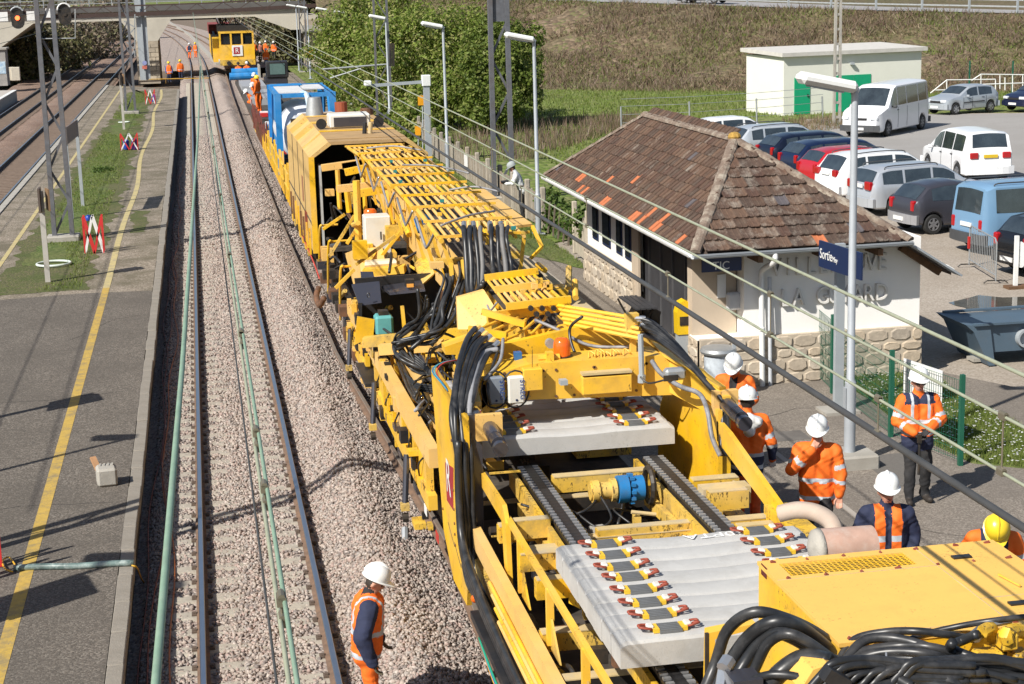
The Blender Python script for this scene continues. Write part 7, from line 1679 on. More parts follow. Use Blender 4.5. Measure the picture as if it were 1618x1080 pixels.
# operator pit with dark hood
def Y3(pts, Y): return [PY(u, v, Y) for u, v in pts]
plate('pit_wall', Y3([(560,440),(700,430),(690,520),(575,535)], 29.5), (0,.06,0), BLK); plate('pit_wall', [PY(690,462,28.0), PY(690,462,29.5), PY(690,525,29.5), PY(690,525,28.0)], (.06,0,0), BLK); plate('pit_wall', [PY(572,478,28.0), PY(572,478,29.5), PY(572,535,29.5), PY(572,535,28.0)], (-.06,0,0), BLK); box_('pit_floor', (PY(630,530,28.7).x, 28.7, 1.02), (1.4,1.7,.06), BLK)
plate('pit_hood', [PY(556,452,29.3), PY(600,447,29.3), PY(603,478,28.6), PY(568,483,28.6)], (0,.05,.03), DARKP); plate('pit_hood', [PY(570,432,29.9), PY(590,432,29.9), PY(594,450,29.4), PY(572,452,29.4)], (0,.05,.03), DARKP)
plate('pit_roof', [PY(603,455,29.4), PY(668,446,29.4), PY(672,460,28.9), PY(616,466,28.9)], (0,.03,.04), DARKP)
b = MB(); b.tube([PY(582+cos(t)*2.2,466+sin(t)*3.5,28.55) for t in np.linspace(0,2*pi,11)[:-1]], .008, 5, close=True); b.build('hood_handle', BLK, MC)
q = PY(647,446,29); box_('beacon_base', q, (.16,.14,.12), BLK); box_('amber_lamp', q+Vector((0,-.08,-.04)), (.12,.03,.06), mat('amber_lens', (.75,.36,.08), .3))
q = PY(606,512,27.6); box_('green_motor', q, (.30,.35,.34), mat('pale_green_motor', (.10,.33,.33), .5, var=.15), ch=.04); box_('motor_top', q+Vector((0,0,.2)), (.16,.2,.08), DRK)
plate('front_plate', Y3([(565,500),(592,505),(590,530),(560,545)], 27.5), (0,.06,0), YEL); bar_('cross_beam', PY(575,540,27), PY(740,525,26.5), .2, .16, YELD); bar_('cross_beam', PY(600,552,26), PY(700,545,25.6), .16, .16, YELT)
plate('flank_box', [PX(553,500,2.78), PX(567,495,2.78), PX(575,540,2.78), PX(565,560,2.78)], (.3,0,0), YEL)
# box boom climbing back from the arch, bleached left face
bm_ = [(21.0,2.55,3.25),(24.5,2.5,3.35),(30,2.5,3.45),(36,2.6,3.55),(43,2.7,3.5)]
for (y0, a0, c0), (y1, a1, c1) in zip(bm_[:-1], bm_[1:]): plate('boom', [(3.98,y0,a0),(3.98,y1,a1),(3.98,y1,c1),(3.98,y0,c0)], (.72,0,0), YELT if y0 > 22 else YEL)
plate('boom_web', [PY(722,470,22.6), PY(765,458,22.6), PY(785,490,22.0), PY(760,520,22.0), PY(724,520,22.2)], (0,.1,0), YELT)
plate('boom_side', [(3.9,22.4,1.3),(3.9,25.4,1.3),(3.9,25.0,3.1),(3.9,22.6,3.2)], (.06,0,0), YEL)
box_('label', (3.893,23.4,2.4), (.006,.05,.3), mat('blue_label',(.05,.2,.5),.5))
for k in range(9): hose(jit([PY(690+k*7+RR.uniform(-4,4),418-k*2,24.6), PY(698+k*6,440,24.3), PY(690+k*6,480,24.0), PY(684+k*5,508,23.8), PY(668+k*4,525+RR.uniform(-8,10),23.6), PY(630+RR.uniform(-15,20),545,23.6)],.05), RR.choice((.02,.026,.034)))
box_('hose_rack', PY(715,412,24.6), (.5,.14,.09), YELD); box_('hose_rack', PY(690,418,24.4), (.2,.14,.09), YELT)
bar_('rack_post', PY(733,410,24.4), PY(738,480,24.2), .09, .09, YEL); bar_('rack_post', PY(712,415,24.4), PY(716,470,24.3), .06, .06, YEL)
for k in range(8): hose(jit([PY(664+k*5,455+k*6,24.5), PY(668+k*2,495,24.6), PY(640+k*2,518+k*2,25), PY(628,526+k*4,25.4), PY(620+k*2,545,25.5), PY(632+k*4,562+k*2,25.0), PY(655+k*5,578+k*3,24.6), PY(690,590+k*5,24)],.06), RR.choice((.018,.024,.03)))
for k in range(11): u0 = RR.uniform(632,690); v0 = RR.uniform(545,660); hose(jit([PY(u0,v0,24-(v0-540)*.02), PY(u0+RR.uniform(5,30),v0-RR.uniform(5,25),24), PY(u0+RR.uniform(20,50),v0+RR.uniform(-5,20),23.5), PY(u0+RR.uniform(20,60),v0+RR.uniform(25,60),22.8)],.05), RR.choice((.014,.02,.026)), RR.choice((HOSE,HOSE,HOSE,MATS['grey_hose'])))
for k in range(4): hose([PY(655,560+k*4,24.2), PY(672,575+k*3,24), PY(690,600,23.6), PY(712,612-k*3,23.2)], .022); hose([PY(640,590,24.0), PY(660,606+k*3,23.5), PY(690,612+k*3,22.8), PY(700,640,22.4), PY(695,680,22.0)], .016)
for (y0, a0, c0), (y1, a1, c1) in zip(bm_[:-1], bm_[1:]): bar_('boom_shade_sheet', (4.34,y0,c0+.012), (4.34,y1,c1+.012), .80, .02, GRIM_SHADE)  # dark sheet painted in for the shade the rack pipes throw on the boom
# ---- big pipe rack over the boom
PRX0, PRX1 = 3.42, 4.66; PZt = 4.02
def rackz(y): return float(np.interp(y, (23.6, 28, 36, 41), (3.95, 4.08, 4.10, 3.9)))
NP = 11
for k in range(NP):
    x = PRX0+(PRX1-PRX0)*k/(NP-1); r_ = .026 if k not in (0, 5) else .04
    for y0, y1 in ((24.3,27.2),(27.35,30.2),(30.35,33.2),(33.35,36.4),(36.5,39.8)):
        jx = RR.uniform(-.012,.012); rod('rigid_pipe', [(x+jx-.02, y0, rackz(y0)), (x+jx+.02, y1, rackz(y1))], r_, YELT if k % 3 else YEL)
for y in (24.4, 25.8, 27.27, 28.7, 30.27, 31.8, 33.27, 34.8, 36.45, 38.1, 39.6):
    bar_('rack_bar', (PRX0-.08,y,rackz(y)+.045), (PRX1+.08,y,rackz(y)+.045), .05, .04, YEL)
    if RR.random() < .7: bar_('rack_leg', (PRX0,y,rackz(y)), (3.7,y,3.0), .05, .05, YEL); bar_('rack_leg', (PRX1,y,rackz(y)), (4.55,y,3.2), .05, .05, YEL)
for k in range(26): x = RR.uniform(PRX0-.05, PRX1+.05); y = RR.uniform(24.2, 40); box_('pipe_clip', (x, y, rackz(y)+.05), (.07,.05,.05), RR.choice((YELD, DRK, mat('teal_clip',(.02,.2,.2),.5), YEL)))
for (a, c) in (((3.5,25,4.1),(4.5,26,4.14)),((3.9,33,4.2),(4.9,31,4.2)),((3.6,37,4.18),(4.7,36.2,4.16)),((4.2,28.8,4.17),(5.0,28.4,4.15))): hose([a, ((a[0]+c[0])/2, (a[1]+c[1])/2, a[2]+.06), c], .018, MATS['grey_hose'])
for k in range(5): hose([(3.40,25+k*2.6,4.0), (3.36,25.6+k*2.6,3.7), (3.42,26.4+k*2.6,3.62), (3.40,27.2+k*2.6,3.95)], .022, (MATS['grey_hose'], SILV)[k % 2])
# hose loops hanging from the rack end, then the second rack
for k in range(8):
    u = 734+k*7.5 if k < 4 else 775+(k-4)*8.5; e = 756+k*5 if k < 4 else 796+(k-4)*7
    hose(jit([PY(u,360-k*.4,24.3), PY(u+1,376,24.0), PY(u+3+k*.6,415,23.8), PY(u+6+k*.8,446+(14-k*2 if k < 4 else 0),23.5), PY((u+e)/2+6,462-k*2.5 if k < 4 else 440,23.3), PY(e+5,446 if k < 4 else 436,23.1)],.022), RR.choice((.03,.036,.04)), HOSE if k not in (3, 6) else mat('dusty_hose',(.15,.145,.14),.6,var=.2))
    rod('hose_fitting', [PY(u-1,352,24.5), PY(u,366,24.25)], .042, YELT if k % 2 else SILV)
for k in range(9): rod('rigid_pipe', [PY(770+k*9,442-k*1.1,23.1), PY(806+k*11,487-k*1.0,20.9)], .024, YELT if k % 2 else YEL)
for (u0,v0,u1,v1,Y) in ((766,443,850,432,23.0),(782,462,868,452,22.0),(800,489,902,477,20.9)): bar_('rack_bar', PY(u0,v0,Y)+Vector((0,0,.04)), PY(u1,v1,Y)+Vector((0,0,.04)), .06, .09, YEL)
for k in range(12): q = PY(800+RR.uniform(-20,75), 470+RR.uniform(-28,18), 21.8); box_('pipe_clip', q, (.08,.08,.07), RR.choice((YEL,YELD,YELT)))
for k in range(5): b = MB(); q = PY(838+k*9, 486+(k%2)*9, 20.75); b.cyl(q, q+Vector((0,-.05,0)), .035, n=10); b.build('pipe_mouth', BLK, MC)
hose([PY(770,482,21.5), PY(775,490,21.2), PY(785,478,21.0)], .014, MATS['grey_hose'])
# ---- tan walkway roof on the far side
wp_ = [PZ(703,306,3.05), PZ(765,301,3.05), PZ(841,357,3.05), PZ(800,362,3.05)]
wr_ = plate('walkway_roof', wp_, (0,0,.05), YELT)
for t in (.33, .62, .85): bar_('roof_seam', wp_[0].lerp(wp_[3], t)+Vector((0,0,.056)), wp_[1].lerp(wp_[2], t)+Vector((0,0,.056)), .03, .012, BLK)
bar_('roof_strut', wp_[2], wp_[2]+Vector((.1,-.4,-.35)), .06, .05, YEL); bar_('roof_strut', wp_[2]+Vector((.1,-.4,-.35)), wp_[3]+Vector((-.2,-.6,-1.0)), .05, .05, YEL)
# far flank boxes beneath the roof
for y in (24, 28, 32, 36, 40): box_('far_flank_box', (5.35, y, 1.9), (.8, 3.2, 1.7), YEL if y % 8 else YELD); box_('far_flank_top', (5.35, y, 2.77), (.7,2.8,.06), DUST)
for k in range(30): x = RR.uniform(4.75,5.6); y = RR.uniform(23,41); rod('hydraulic_cylinder', [(x,y,2.85+RR.uniform(0,.3)), (x+RR.uniform(-.1,.1),y+RR.uniform(.3,.9),2.9+RR.uniform(0,.3))], RR.uniform(.03,.06), RR.choice((YEL,YELD,DRK)))
# ---- mid machinery, left, between the pit and the house car
CB = box_('electric_cabinet', PY(596,378,33.5), (.52,.5,1.0), CABW, ch=.02); box_('cabinet_handle', PY(602,372,33.2), (.03,.02,.16), BLK, CB)
box_('grey_box', PY(620,362,33.6), (.16,.2,.34), mat('pale_grey_box2',(.5,.51,.52),.5), ch=.02)
q = PY(585,339,34.5); b = MB(); b.lathe([(.13,-.12),(.13,.08),(.1,.12),(.02,.13)], q, 14); b.build('beacon', BEAC, MC, smooth=True, auto=40)
for (u, v0, v1, w, Y) in ((563,285,395,.13,35),(548,300,335,.11,37),(533,268,330,.09,38.5),(613,300,350,.10,35.5),(574,270,345,.08,37),(622,265,330,.10,37.5)): rod('standpipe', [PY(u,v0,Y), PY(u+4,v1,Y)], w*.6, YEL)
for (u0,v0,u1,v1,Y,m) in ((508,265,585,254,40,YELT),(545,272,590,262,39,YEL),(533,298,612,290,36.5,YELT),(560,306,625,296,36.0,YEL),(540,262,600,252,40,YELD)): bar_('cross_beam', PY(u0,v0,Y), PY(u1,v1,Y), .2, .15, m)
for (u0,v0,u1,v1,Y) in ((510,362,545,338,38),(548,385,570,350,35),(640,330,600,380,33.5),(562,418,625,372,32.5),(520,405,560,340,36),(590,420,650,345,33),(560,425,530,455,31)): bar_('brace', PY(u0,v0,Y), PY(u1,v1,Y), .065, .06, RR.choice((YEL,YELD)))
plate('side_plate', [PX(545,400,2.95), PX(565,392,2.95), PX(572,440,2.95), PX(560,455,2.95)], (.5,0,0), YELT)
rod('chrome_roller', [PY(578,418,32), PY(628,414,31.8)], .09, mat('cream_roller',(.55,.45,.28),.4)); bar_('cross_beam', PY(575,430,31.8), PY(640,424,31.6), .3, .14, YEL)
plate('sloping_plate', [PY(560,408,33), PY(590,372,33.8), PY(606,378,33.5), PY(585,415,32.6)], (0,.08,-.05), YEL); plate('sloping_plate', [PY(655,415,30.5), PY(680,392,31), PY(688,430,29.4), PY(668,448,29.2)], (0,.06,-.05), YELD)
for k in range(90):
    x = RR.uniform(2.85, 4.9); y = RR.uniform(31, 42.5); z = RR.uniform(1.1, 2.9); m = RR.choice((YELD, YEL, YEL, DRK, YELT, RUST, DARKP)); t = RR.random()
    if t < .4: box_('hydraulic_block', (x, y, z), (RR.uniform(.1,.35), RR.uniform(.15,.6), RR.uniform(.1,.35)), m)
    elif t < .7: rod('hydraulic_cylinder', [(x, y, z), (x+RR.uniform(-.2,.2), y+RR.uniform(.3,1.2), z+RR.uniform(-.5,.5))], RR.uniform(.03,.07), m)
    else: hose([(x, y, z), (x+RR.uniform(-.3,.3), y+.5, z+RR.uniform(0,.3)), (x+RR.uniform(-.3,.3), y+1.1, z-.2)], RR.uniform(.016,.03))
for (u, v0, v1) in ((505,362,420),(519,388,470),(538,428,505)):  # guard hoops on the flank
    a = PX(u, v1, 2.72); t_ = PX(u, v0, 2.72); rod('guard_hoop', bez([a, t_, t_+Vector((.12,.05,.08)), t_+Vector((.45,.1,.08))], 4), .028, YEL)
for k in range(12): y = 31+k*.9; box_('flank_step', (2.78, y, .75+RR.uniform(-.1,.35)), (.3,.4,.2), RR.choice((YEL,YELD,DRK,RUST,DARKP)))
b = MB(); b.cyl(PY(663,355,30), PY(676,352,29.8), .16, n=16); b.build('blue_reel', mat('gearbox_blue',(.015,.17,.42),.45), MC); box_('yellow_box', PY(690,372,29.4), (.5,.5,.35), YELD)
hose([PX(478,372,2.7), PX(496,415,2.68), PX(505,440,2.68)], .02, mat('red_hose',(.5,.06,.04),.5))
hose([PY(503,455,2.7*12.5), PY(500,468,33.2), PY(505,482,32.8), PY(512,470,32.6)], .06, RUST, name='rusty_hook')
# wheels and bogies under everything
for y in (11.5, 13.3, 24, 26, 34, 36, 45, 47, 60, 62, 70, 72):
    for x in (3.5, 5.0): b = MB(); b.cyl((x-.07,y,.42), (x+.07,y,.42), .42, n=18); b.build('rail_wheel', DRK, MC)
    box_('axle_box', (2.95,y,.45), (.25,.4,.35), DARKP)
box_('frame_sill', (3.0,30,.75), (.25,34,.3), DRK); box_('frame_sill', (5.5,30,.75), (.25,34,.3), DRK)
# ================================================================== SLEEPERS CARRIED ON THE MACHINE
CLIPR = mat('red_oxide_clip', (.27,.055,.03), .6, var=.2, scale=20); PADG = mat('grooved_rubber_pad', (.13,.135,.14), .7, var=.2); INSY = mat('yellow_insulator', (.72,.45,.03), .5); INSW = mat('pale_insulator', (.62,.58,.52), .5)
def carried():
    o = empty('concrete_sleeper', (0,0,0))
    b = MB(); L, w, h = 2.41, .306, .24; sec = [(-w/2,-h),(-w/2,-.035),(-w/2+.02,-.010),(-w/2+.06,0),(w/2-.06,0),(w/2-.02,-.010),(w/2,-.035),(w/2,-h)]
    xs = [(-L/2,-.03),(-L/2+.05,-.004),(-.9,0),(-.45,0),(-.2,-.012),(.2,-.012),(.45,0),(.9,0),(L/2-.05,-.004),(L/2,-.03)]; n = len(sec); vs = []
    for x, dz in xs:
        for y, z in sec: vs.append((x, y, z+(dz if z > -.1 else 0)))
    fs = []
    for i in range(len(xs)-1):
        for k in range(n): a = i*n+k; c = i*n+(k+1) % n; fs.append((a, a+n, c+n, c))
    fs += [tuple(range(n)), tuple(range(len(vs)-1, len(vs)-n-1, -1))]; b._add(vs, fs); b.build('body', SLEEP, o, smooth=True, auto=24)
    for sx in (-.7525, .7525):
        b = MB(); b.box((sx,0,.012), (.19,.17,.02))
        for k in range(5): b.box((sx,-.068+k*.034,.027), (.185,.016,.014))
        pd = b.build('rail_pad', PADG, o)
        for q in (-1, 1):
            x0 = sx+q*.12; b = MB(); b.box((x0,0,.022), (.05,.13,.035)); b.build('insulator', INSY, o); b = MB(); b.cbox((x0+q*.04,.01,.04), (.06,.085,.04), .012); b.build('insulator', INSW, o)
            b = MB(); xx = x0+q*.035; u_ = .62
            b.tube(bez([(xx+q*dx*u_,dy*u_,dz) for dx,dy,dz in ((0,-.06,.03),(.06,-.075,.045),(.15,-.05,.05),(.155,-.01,.045),(.08,.0,.04),(.155,.02,.045),(.15,.06,.05),(.06,.075,.045),(0,.055,.03))], 2), .0115, 5); b.build('clip', CLIPR, o, smooth=True)
    return o
PS = carried(); SGR = 'concrete sleepers riding on the machine'
ords = ('first','second','third','fourth','fifth','sixth','seventh','eighth','ninth','tenth')
for k in range(8):
    o = PS if k == 0 else copy_tree(PS)
    o.location = (4.30+RR.uniform(-.008,.008), 14.86-.313*k, 2.40+RR.uniform(-.006,.006)); o.rotation_euler.z = RR.uniform(-.004,.004)
    tag(o, 'red clipped concrete sleeper, '+('rearmost, with chalk writing,' if k == 0 else ('nearest to us' if k == 7 else ords[k]+' from the chains'))+' of the front deck', 'sleeper', SGR)
for k in range(10):
    o = copy_tree(PS); o.location = (4.22+RR.uniform(-.01,.01), 19.15+.315*k, 2.39+RR.uniform(-.006,.006)); o.rotation_euler.z = RR.uniform(-.004,.004)
    tag(o, 'concrete sleeper with red clips under the arch, '+('the front one in the sun' if k == 0 else ords[k]+' behind the front edge'), 'sleeper', SGR)
# chalk writing on the rear sleeper
text_mesh('chalk_writing', '40PTA', .17, mat('chalk',(.78,.78,.76),.9), Matrix.Translation((.66,.075,.003)) @ Matrix.Rotation(pi,4,'Z'), PS, .001, sx=1.35)
# ================================================================== POWER UNIT (near right)
PU = root('power_unit', (5.0, 11, 0), 'yellow power unit with mesh grille on its hood and thick black hoses', 'power unit')
hx0, hx1, hy0, hy1, hz = 4.07, 6.02, 10.22, 11.92, 3.20
YHOOD = mat('faded_hood_yellow', (.80,.475,.105), .5, var=.05, scale=1.2, dirt=(.66,.38,.09), dirt_amt=.45, dirt_scale=2.5, speck=(.40,.22,.06), speck_scale=40, speck_t=.66)
b = MB(); g0, g1, gy0, gy1 = 4.20, 5.22, 11.55, 11.83
b.box(((hx0+hx1)/2,(hy0+hy1)/2,(hz-.03+2.3)/2), (hx1-hx0,hy1-hy0,hz-.03-2.3)); bd = b.build('housing', YEL, PU)
b = MB()
for (x0,x1,y0,y1) in ((hx0-.01,hx1+.01,hy0-.01,gy0),(hx0-.01,hx1+.01,gy1,hy1+.01),(hx0-.01,g0,gy0,gy1),(g1,hx1+.01,gy0,gy1)): b.box(((x0+x1)/2,(y0+y1)/2,hz-.012), (x1-x0,y1-y0,.03))
b.build('hood_top', YHOOD, PU)
b = MB()
for k in range(24): x = g0+(g1-g0)*(k+.5)/24; b.box((x,(gy0+gy1)/2,hz-.006), (.010,gy1-gy0,.004))
for k in range(8): y = gy0+(gy1-gy0)*(k+.5)/8; b.box(((g0+g1)/2,y,hz-.005), (g1-g0,.008,.004))
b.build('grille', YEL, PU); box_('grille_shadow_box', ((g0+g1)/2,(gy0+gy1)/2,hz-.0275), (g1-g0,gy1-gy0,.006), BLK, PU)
bar_('hood_seam', (5.35,hy0,hz+.0045), (5.35,hy1,hz+.0045), .008, .004, DUST, PU); bar_('hood_seam', (hx0,11.48,hz+.0045), (5.35,11.48,hz+.0045), .008, .004, DUST, PU); bar_('hood_seam', (hx0+.1,10.32,hz+.0045), (5.35,10.32,hz+.0045), .006, .004, DUST, PU); bar_('hood_seam', (5.35,10.75,hz+.0045), (hx1,10.75,hz+.0045), .008, .004, DUST, PU)
for x in np.linspace(hx0+.08, hx1-.05, 7):
    for y in (10.27, 11.5, 11.87): b = MB(); b.cyl((x+RR.uniform(-.05,.05),y,hz), (x,y,hz+.012), .014, n=8); b.build('bolt', BRC, PU)
for (u, v) in ((1519,879),(1610,952)): q = PZ(u, v, hz+.012); box_('recessed_handle', q, (.15,.06,.014), BLK, PU)
for (u0,v0,u1,v1) in ((1578,907,1612,925),): bar_('hood_latch', PZ(u0,v0,hz+.02), PZ(u1,v1,hz+.02), .014, .014, YEL, PU)
q = PX(1207,902,hx0-.004); box_('maker_plate', q, (.004,.12,.09), mat('maroon_plate',(.10,.015,.012),.5), PU)
box_('base_frame', (5.1,10.0,2.15), (2.3,3.6,.25), YELD, PU); box_('front_bracket', (4.55,9.2,2.55), (.5,.35,.3), YEL, PU, ch=.05); box_('front_tray', (5.9,9.6,2.6), (1.2,.8,.05), YEL, PU)
for (u, v, w) in ((1560,1040,.18),(1590,1010,.12),(1500,1050,.14),(1450,1062,.2),(1610,1040,.12)): box_('valve_block', PY(u,v,9.9), (w,.14,.12), YELD, PU, ch=.015)
plate('frame_bracket', [PY(1120,1000,12.2), PY(1195,985,12.2), PY(1197,992,12.2), PY(1130,1010,12.2), PY(1130,1080,12.2), PY(1118,1080,12.2)], (0,.12,0), YEL, PU); bar_('bracket_bolt', PY(1117,1000,12.1), PY(1117,1075,12.1), .03, .03, DRK, PU)
plate('yellow_cowl', [PY(1265,1090,9.6), PY(1285,1058,9.6), PY(1310,1050,9.6), PY(1325,1056,9.6), PY(1300,1095,9.6)], (0,.3,0), YHOOD, PU)
H_ = [ # (photo points), depth, radius
 ([(1105,1110),(1130,1050),(1150,995),(1190,967),(1240,976),(1295,1003),(1335,1040),(1350,1090)],10.35,.042),
 ([(1125,1110),(1150,1055),(1180,1010),(1215,985),(1250,985),(1290,1010),(1325,1045),(1340,1090)],10.2,.05),
 ([(1140,1112),(1175,1050),(1205,1012),(1235,1000),(1275,1015),(1310,1045),(1330,1090)],10.1,.045),
 ([(1160,1112),(1190,1062),(1215,1015),(1250,1002),(1300,1030),(1340,1062)],10.0,.038),
 ([(1195,1112),(1230,1065),(1270,1040),(1310,1046)],9.8,.065),
 ([(1205,992),(1250,1008),(1300,1035),(1350,1050),(1420,1060)],10.15,.04),
 ([(1325,1045),(1350,1010),(1400,998),(1450,997),(1500,1003),(1540,1010)],10.15,.028),
 ([(1330,1050),(1365,1012),(1410,1008),(1460,1020),(1510,1040),(1560,1062),(1630,1080)],10.0,.036),
 ([(1335,1058),(1360,1030),(1420,1020),(1470,1022),(1520,1034),(1580,1048)],9.95,.032),
 ([(1300,1062),(1350,1042),(1400,1030),(1460,1032),(1510,1046)],9.9,.034),
 ([(1345,1075),(1390,1045),(1440,1040),(1490,1048),(1510,1052)],9.8,.026),
 ([(1400,1028),(1450,1005),(1510,990),(1570,980),(1640,972)],10.1,.022),
 ([(1505,1015),(1500,1030),(1515,1052),(1560,1060),(1640,1078)],9.75,.036),
 ([(1545,1002),(1520,1012),(1503,1022),(1530,1036),(1580,1050),(1640,1070)],9.85,.034),
 ([(1590,1000),(1588,1020),(1605,1036),(1650,1050)],9.9,.040),
 ([(1340,1092),(1390,1062),(1440,1058),(1500,1075),(1520,1095)],9.6,.045),
 ([(1290,1100),(1340,1072),(1400,1066),(1440,1085)],9.55,.04),
 ([(1420,1095),(1470,1060),(1530,1066),(1600,1092)],9.6,.045),
 ([(1360,1100),(1420,1075),(1480,1082),(1540,1100)],9.45,.038),
 ([(1150,1100),(1200,1070),(1240,1066),(1280,1074)],9.75,.03)]
for pts, Y, r_ in H_: hose([PY(u, v, Y+.12*sin(i*1.3)) for i, (u, v) in enumerate(pts)], r_, HOSE, PU, 6)
for k in range(22):   # the rest of the bundle below
    u0 = RR.uniform(1300, 1500); v0 = RR.uniform(1045, 1085); hose([PY(u0-70,1120,9.5), PY(u0-25,v0+22,9.55), PY(u0,v0,9.55), PY(u0+60,v0-RR.uniform(0,12),9.6), PY(u0+130,v0+RR.uniform(-8,14),9.55), PY(u0+220,v0+RR.uniform(0,25),9.5)], RR.uniform(.02,.034), HOSE, PU, 5)
for (a, c, r_) in (((1143,1056),(1152,1042),.052),((1138,1090),(1143,1058),.04),((1540,1006),(1552,996),.045),((1484,1028),(1496,1036),.03),((1560,987),(1596,980),.026)): rod('hose_fitting', [PY(*a,10.0), PY(*c,10.05)], r_, SILV, PU)
rod('elbow_fitting', bez([PY(1592,1012,9.85), PY(1590,1000,9.85), PY(1606,996,9.95), PY(1625,1000,10)],3), .05, YELD, PU); rod('elbow_fitting', bez([PY(1552,998,9.9), PY(1566,992,9.95), PY(1570,1010,10)],3), .045, YELD, PU)
for (u, v) in ((1400,1045),(1335,1055),(1318,1070)): bar_('cable_tie', PY(u,v-14,9.7), PY(u+1,v+14,9.6), .012, .012, SILV, PU)
box_('dark_box', PY(1175,1077,9.9), (.2,.2,.1), DARKP, PU); box_('black_clamp', PY(1320,1072,9.45), (.17,.1,.09), BLK, PU, M=Matrix.Rotation(.6,3,'Y'))
# ================================================================== HOUSE CAR
HC = root('machine_house_car', (XC, 48, 0), 'tan and yellow machine house car with chamfered roof behind the pipe rack', 'rail car')
ya, yz_ = 43.2, 53.6
def hull(x0, x1, z0, cz, tz, cx): return [(x0,z0),(x0,cz),(x0+cx,tz),(x1-cx,tz),(x1,cz),(x1,z0)]
hp = hull(2.72,5.78,.95,3.42,3.80,.50); t_ = .08; hi = hull(2.80,5.70,1.0,3.38,3.72,.50)
for (a, c), (ai, ci), m, nm in zip(zip(hp[:-1], hp[1:]), zip(hi[:-1], hi[1:]), (TAN,TAN,BROWN,TAN,TAN), ('side_wall','chamfer','roof','chamfer','side_wall')):
    plate(nm, [(a[0],ya,a[1]), (c[0],ya,c[1]), (ci[0],ya,ci[1]), (ai[0],ya,ai[1])], (0,yz_-ya,0), m, HC)
box_('back_wall', (XC,yz_-.06,2.3), (2.8,.1,2.7), BLK, HC); box_('floor', (XC,48.4,1.0), (2.8,10.2,.1), GRIM_SHADE, HC)
plate('end_frame', [(2.70,ya-.03,.95),(2.70,ya-.03,3.43),(2.84,ya-.03,3.43),(2.84,ya-.03,.95)], (0,.1,0), YEL, HC); box_('inner_door', (2.98,ya+.25,2.1), (.06,.5,2.2), mat('pale_door',(.42,.42,.40),.6), HC)
for y in (45.7, 48.2, 50.7): bar_('wall_joint', (2.715,y,1.0), (2.715,y,3.4), .02, .02, GRIM_SHADE, HC); bar_('chamfer_rib', (2.715,y,3.44), (3.21,y,3.825), .25 if y > 48 else .04, .015, YELT, HC, up=(0,1,0))
bar_('wall_rail', (2.71,ya,1.7), (2.71,yz_,1.7), .02, .03, GRIM_SHADE, HC); box_('wall_print', (2.712,46.6,2.25), (.006,.5,.7), mat('faded_maroon',(.30,.13,.07),.7), HC)
for y, w in ((44.1,1.6),(46.4,1.0),(49.5,1.8),(52,1.2)): box_('roof_band', (XC,y,3.812), (2.05,.35*w,.012), YEL if y > 45 else BROWN, HC)
AC = box_('air_conditioner', (4.15,47.6,4.0), (1.15,.9,.38), CABW, HC, ch=.04); box_('fan_grille', (4.15,47.14,3.98), (.9,.03,.26), DARKP, AC)
for s in (-1, 1): b = MB(); q = Vector((4.15+s*.8,47.5,3.95)); b.lathe([(.05,0),(.07,.25),(.15,.38),(.12,.38)], q, 14, M=Matrix.Rotation(pi/2,3,'X')); b.build('horn', BLK, HC, smooth=True, auto=40)
b = MB(); b.cyl((3.55,52.6,3.8), (3.55,52.6,4.35), .28, .2, n=16); b.build('chimney', STEEL, HC, smooth=True, auto=40); b = MB(); b.cyl((4.4,52.9,3.8), (4.4,52.9,4.15), .2, n=14); b.build('vent', mat('rust_red',(.28,.07,.03),.7), HC); b = MB(); b.cyl((5.1,51.9,3.8), (5.1,51.9,4.0), .2, n=14); b.build('vent', RUST, HC)
for k, x in enumerate((4.35,4.5)): b = MB(); b.cyl((x,45.2,3.8), (x+.03,45.2,4.1), .06, n=10); b.build('stub_pipe', (BLK, DUST)[k], HC)
for k in range(8): y = 44+k*1.2; bar_('step_ladder', (2.68,y,.8), (2.68,y,1.5), .05, .05, RR.choice((YEL,RUST)), HC); box_('under_box', (2.85,y+.4,.7), (.3,.5,.3), RR.choice((YEL,DRK,YELD)), HC)
for k in range(4): bar_('louvre', (2.70,45.2+.16*k,1.25), (2.70,45.2+.16*k,1.75), .05, .03, BRC, HC)
# tarpaulined load and fenced walkway behind
TP = root('tarpaulined_tank', (3.6, 58, 0), 'white grey tarpaulined load in front of the blue container', 'load')
b = MB(); pts = [(3.05,1.2),(3.05,3.0),(3.3,3.3),(4.6,3.4),(5.3,3.1),(5.4,1.2)]; b.prism([(x,54.6,z) for x, z in pts], (0,5,0)); b.build('tarpaulin', mat('pale_tarpaulin', (.45,.47,.50), .6, var=.12, scale=2, bump=.4, bscale=3), TP)
FW_ = root('flat_wagon', (XC, 70, 0), 'long flat wagon with yellow stanchions carrying the blue container', 'wagon')
box_('floor', (XC,70,.95), (2.9,34,.2), GRIM_SHADE, FW_); box_('sill', (2.85,70,.78), (.12,34,.3), YELD, FW_)
for k in range(34):
    y = 54.5+k*.85; h = 2.0 if y < 70 else 1.4; bar_('stanchion', (2.74,y,.8), (2.74+RR.uniform(-.05,.05),y+RR.uniform(-.1,.1),h+RR.uniform(-.2,.3)), .07, .05, YEL if y < 75 else RUST, FW_)
for z in (1.3, 1.8): bar_('stanchion_rail', (2.72,54.5,z), (2.72,70,z), .05, .04, YEL, FW_)
for k in range(46): y = 72+k*.33; bar_('stake', (2.8+RR.uniform(-.08,.12),y,.8), (2.75+RR.uniform(-.1,.1),y+RR.uniform(-.15,.15),1.9+RR.uniform(-.3,.3)), .05, .05, mat('red_brown_stake',(.17,.05,.035),.7), FW_)
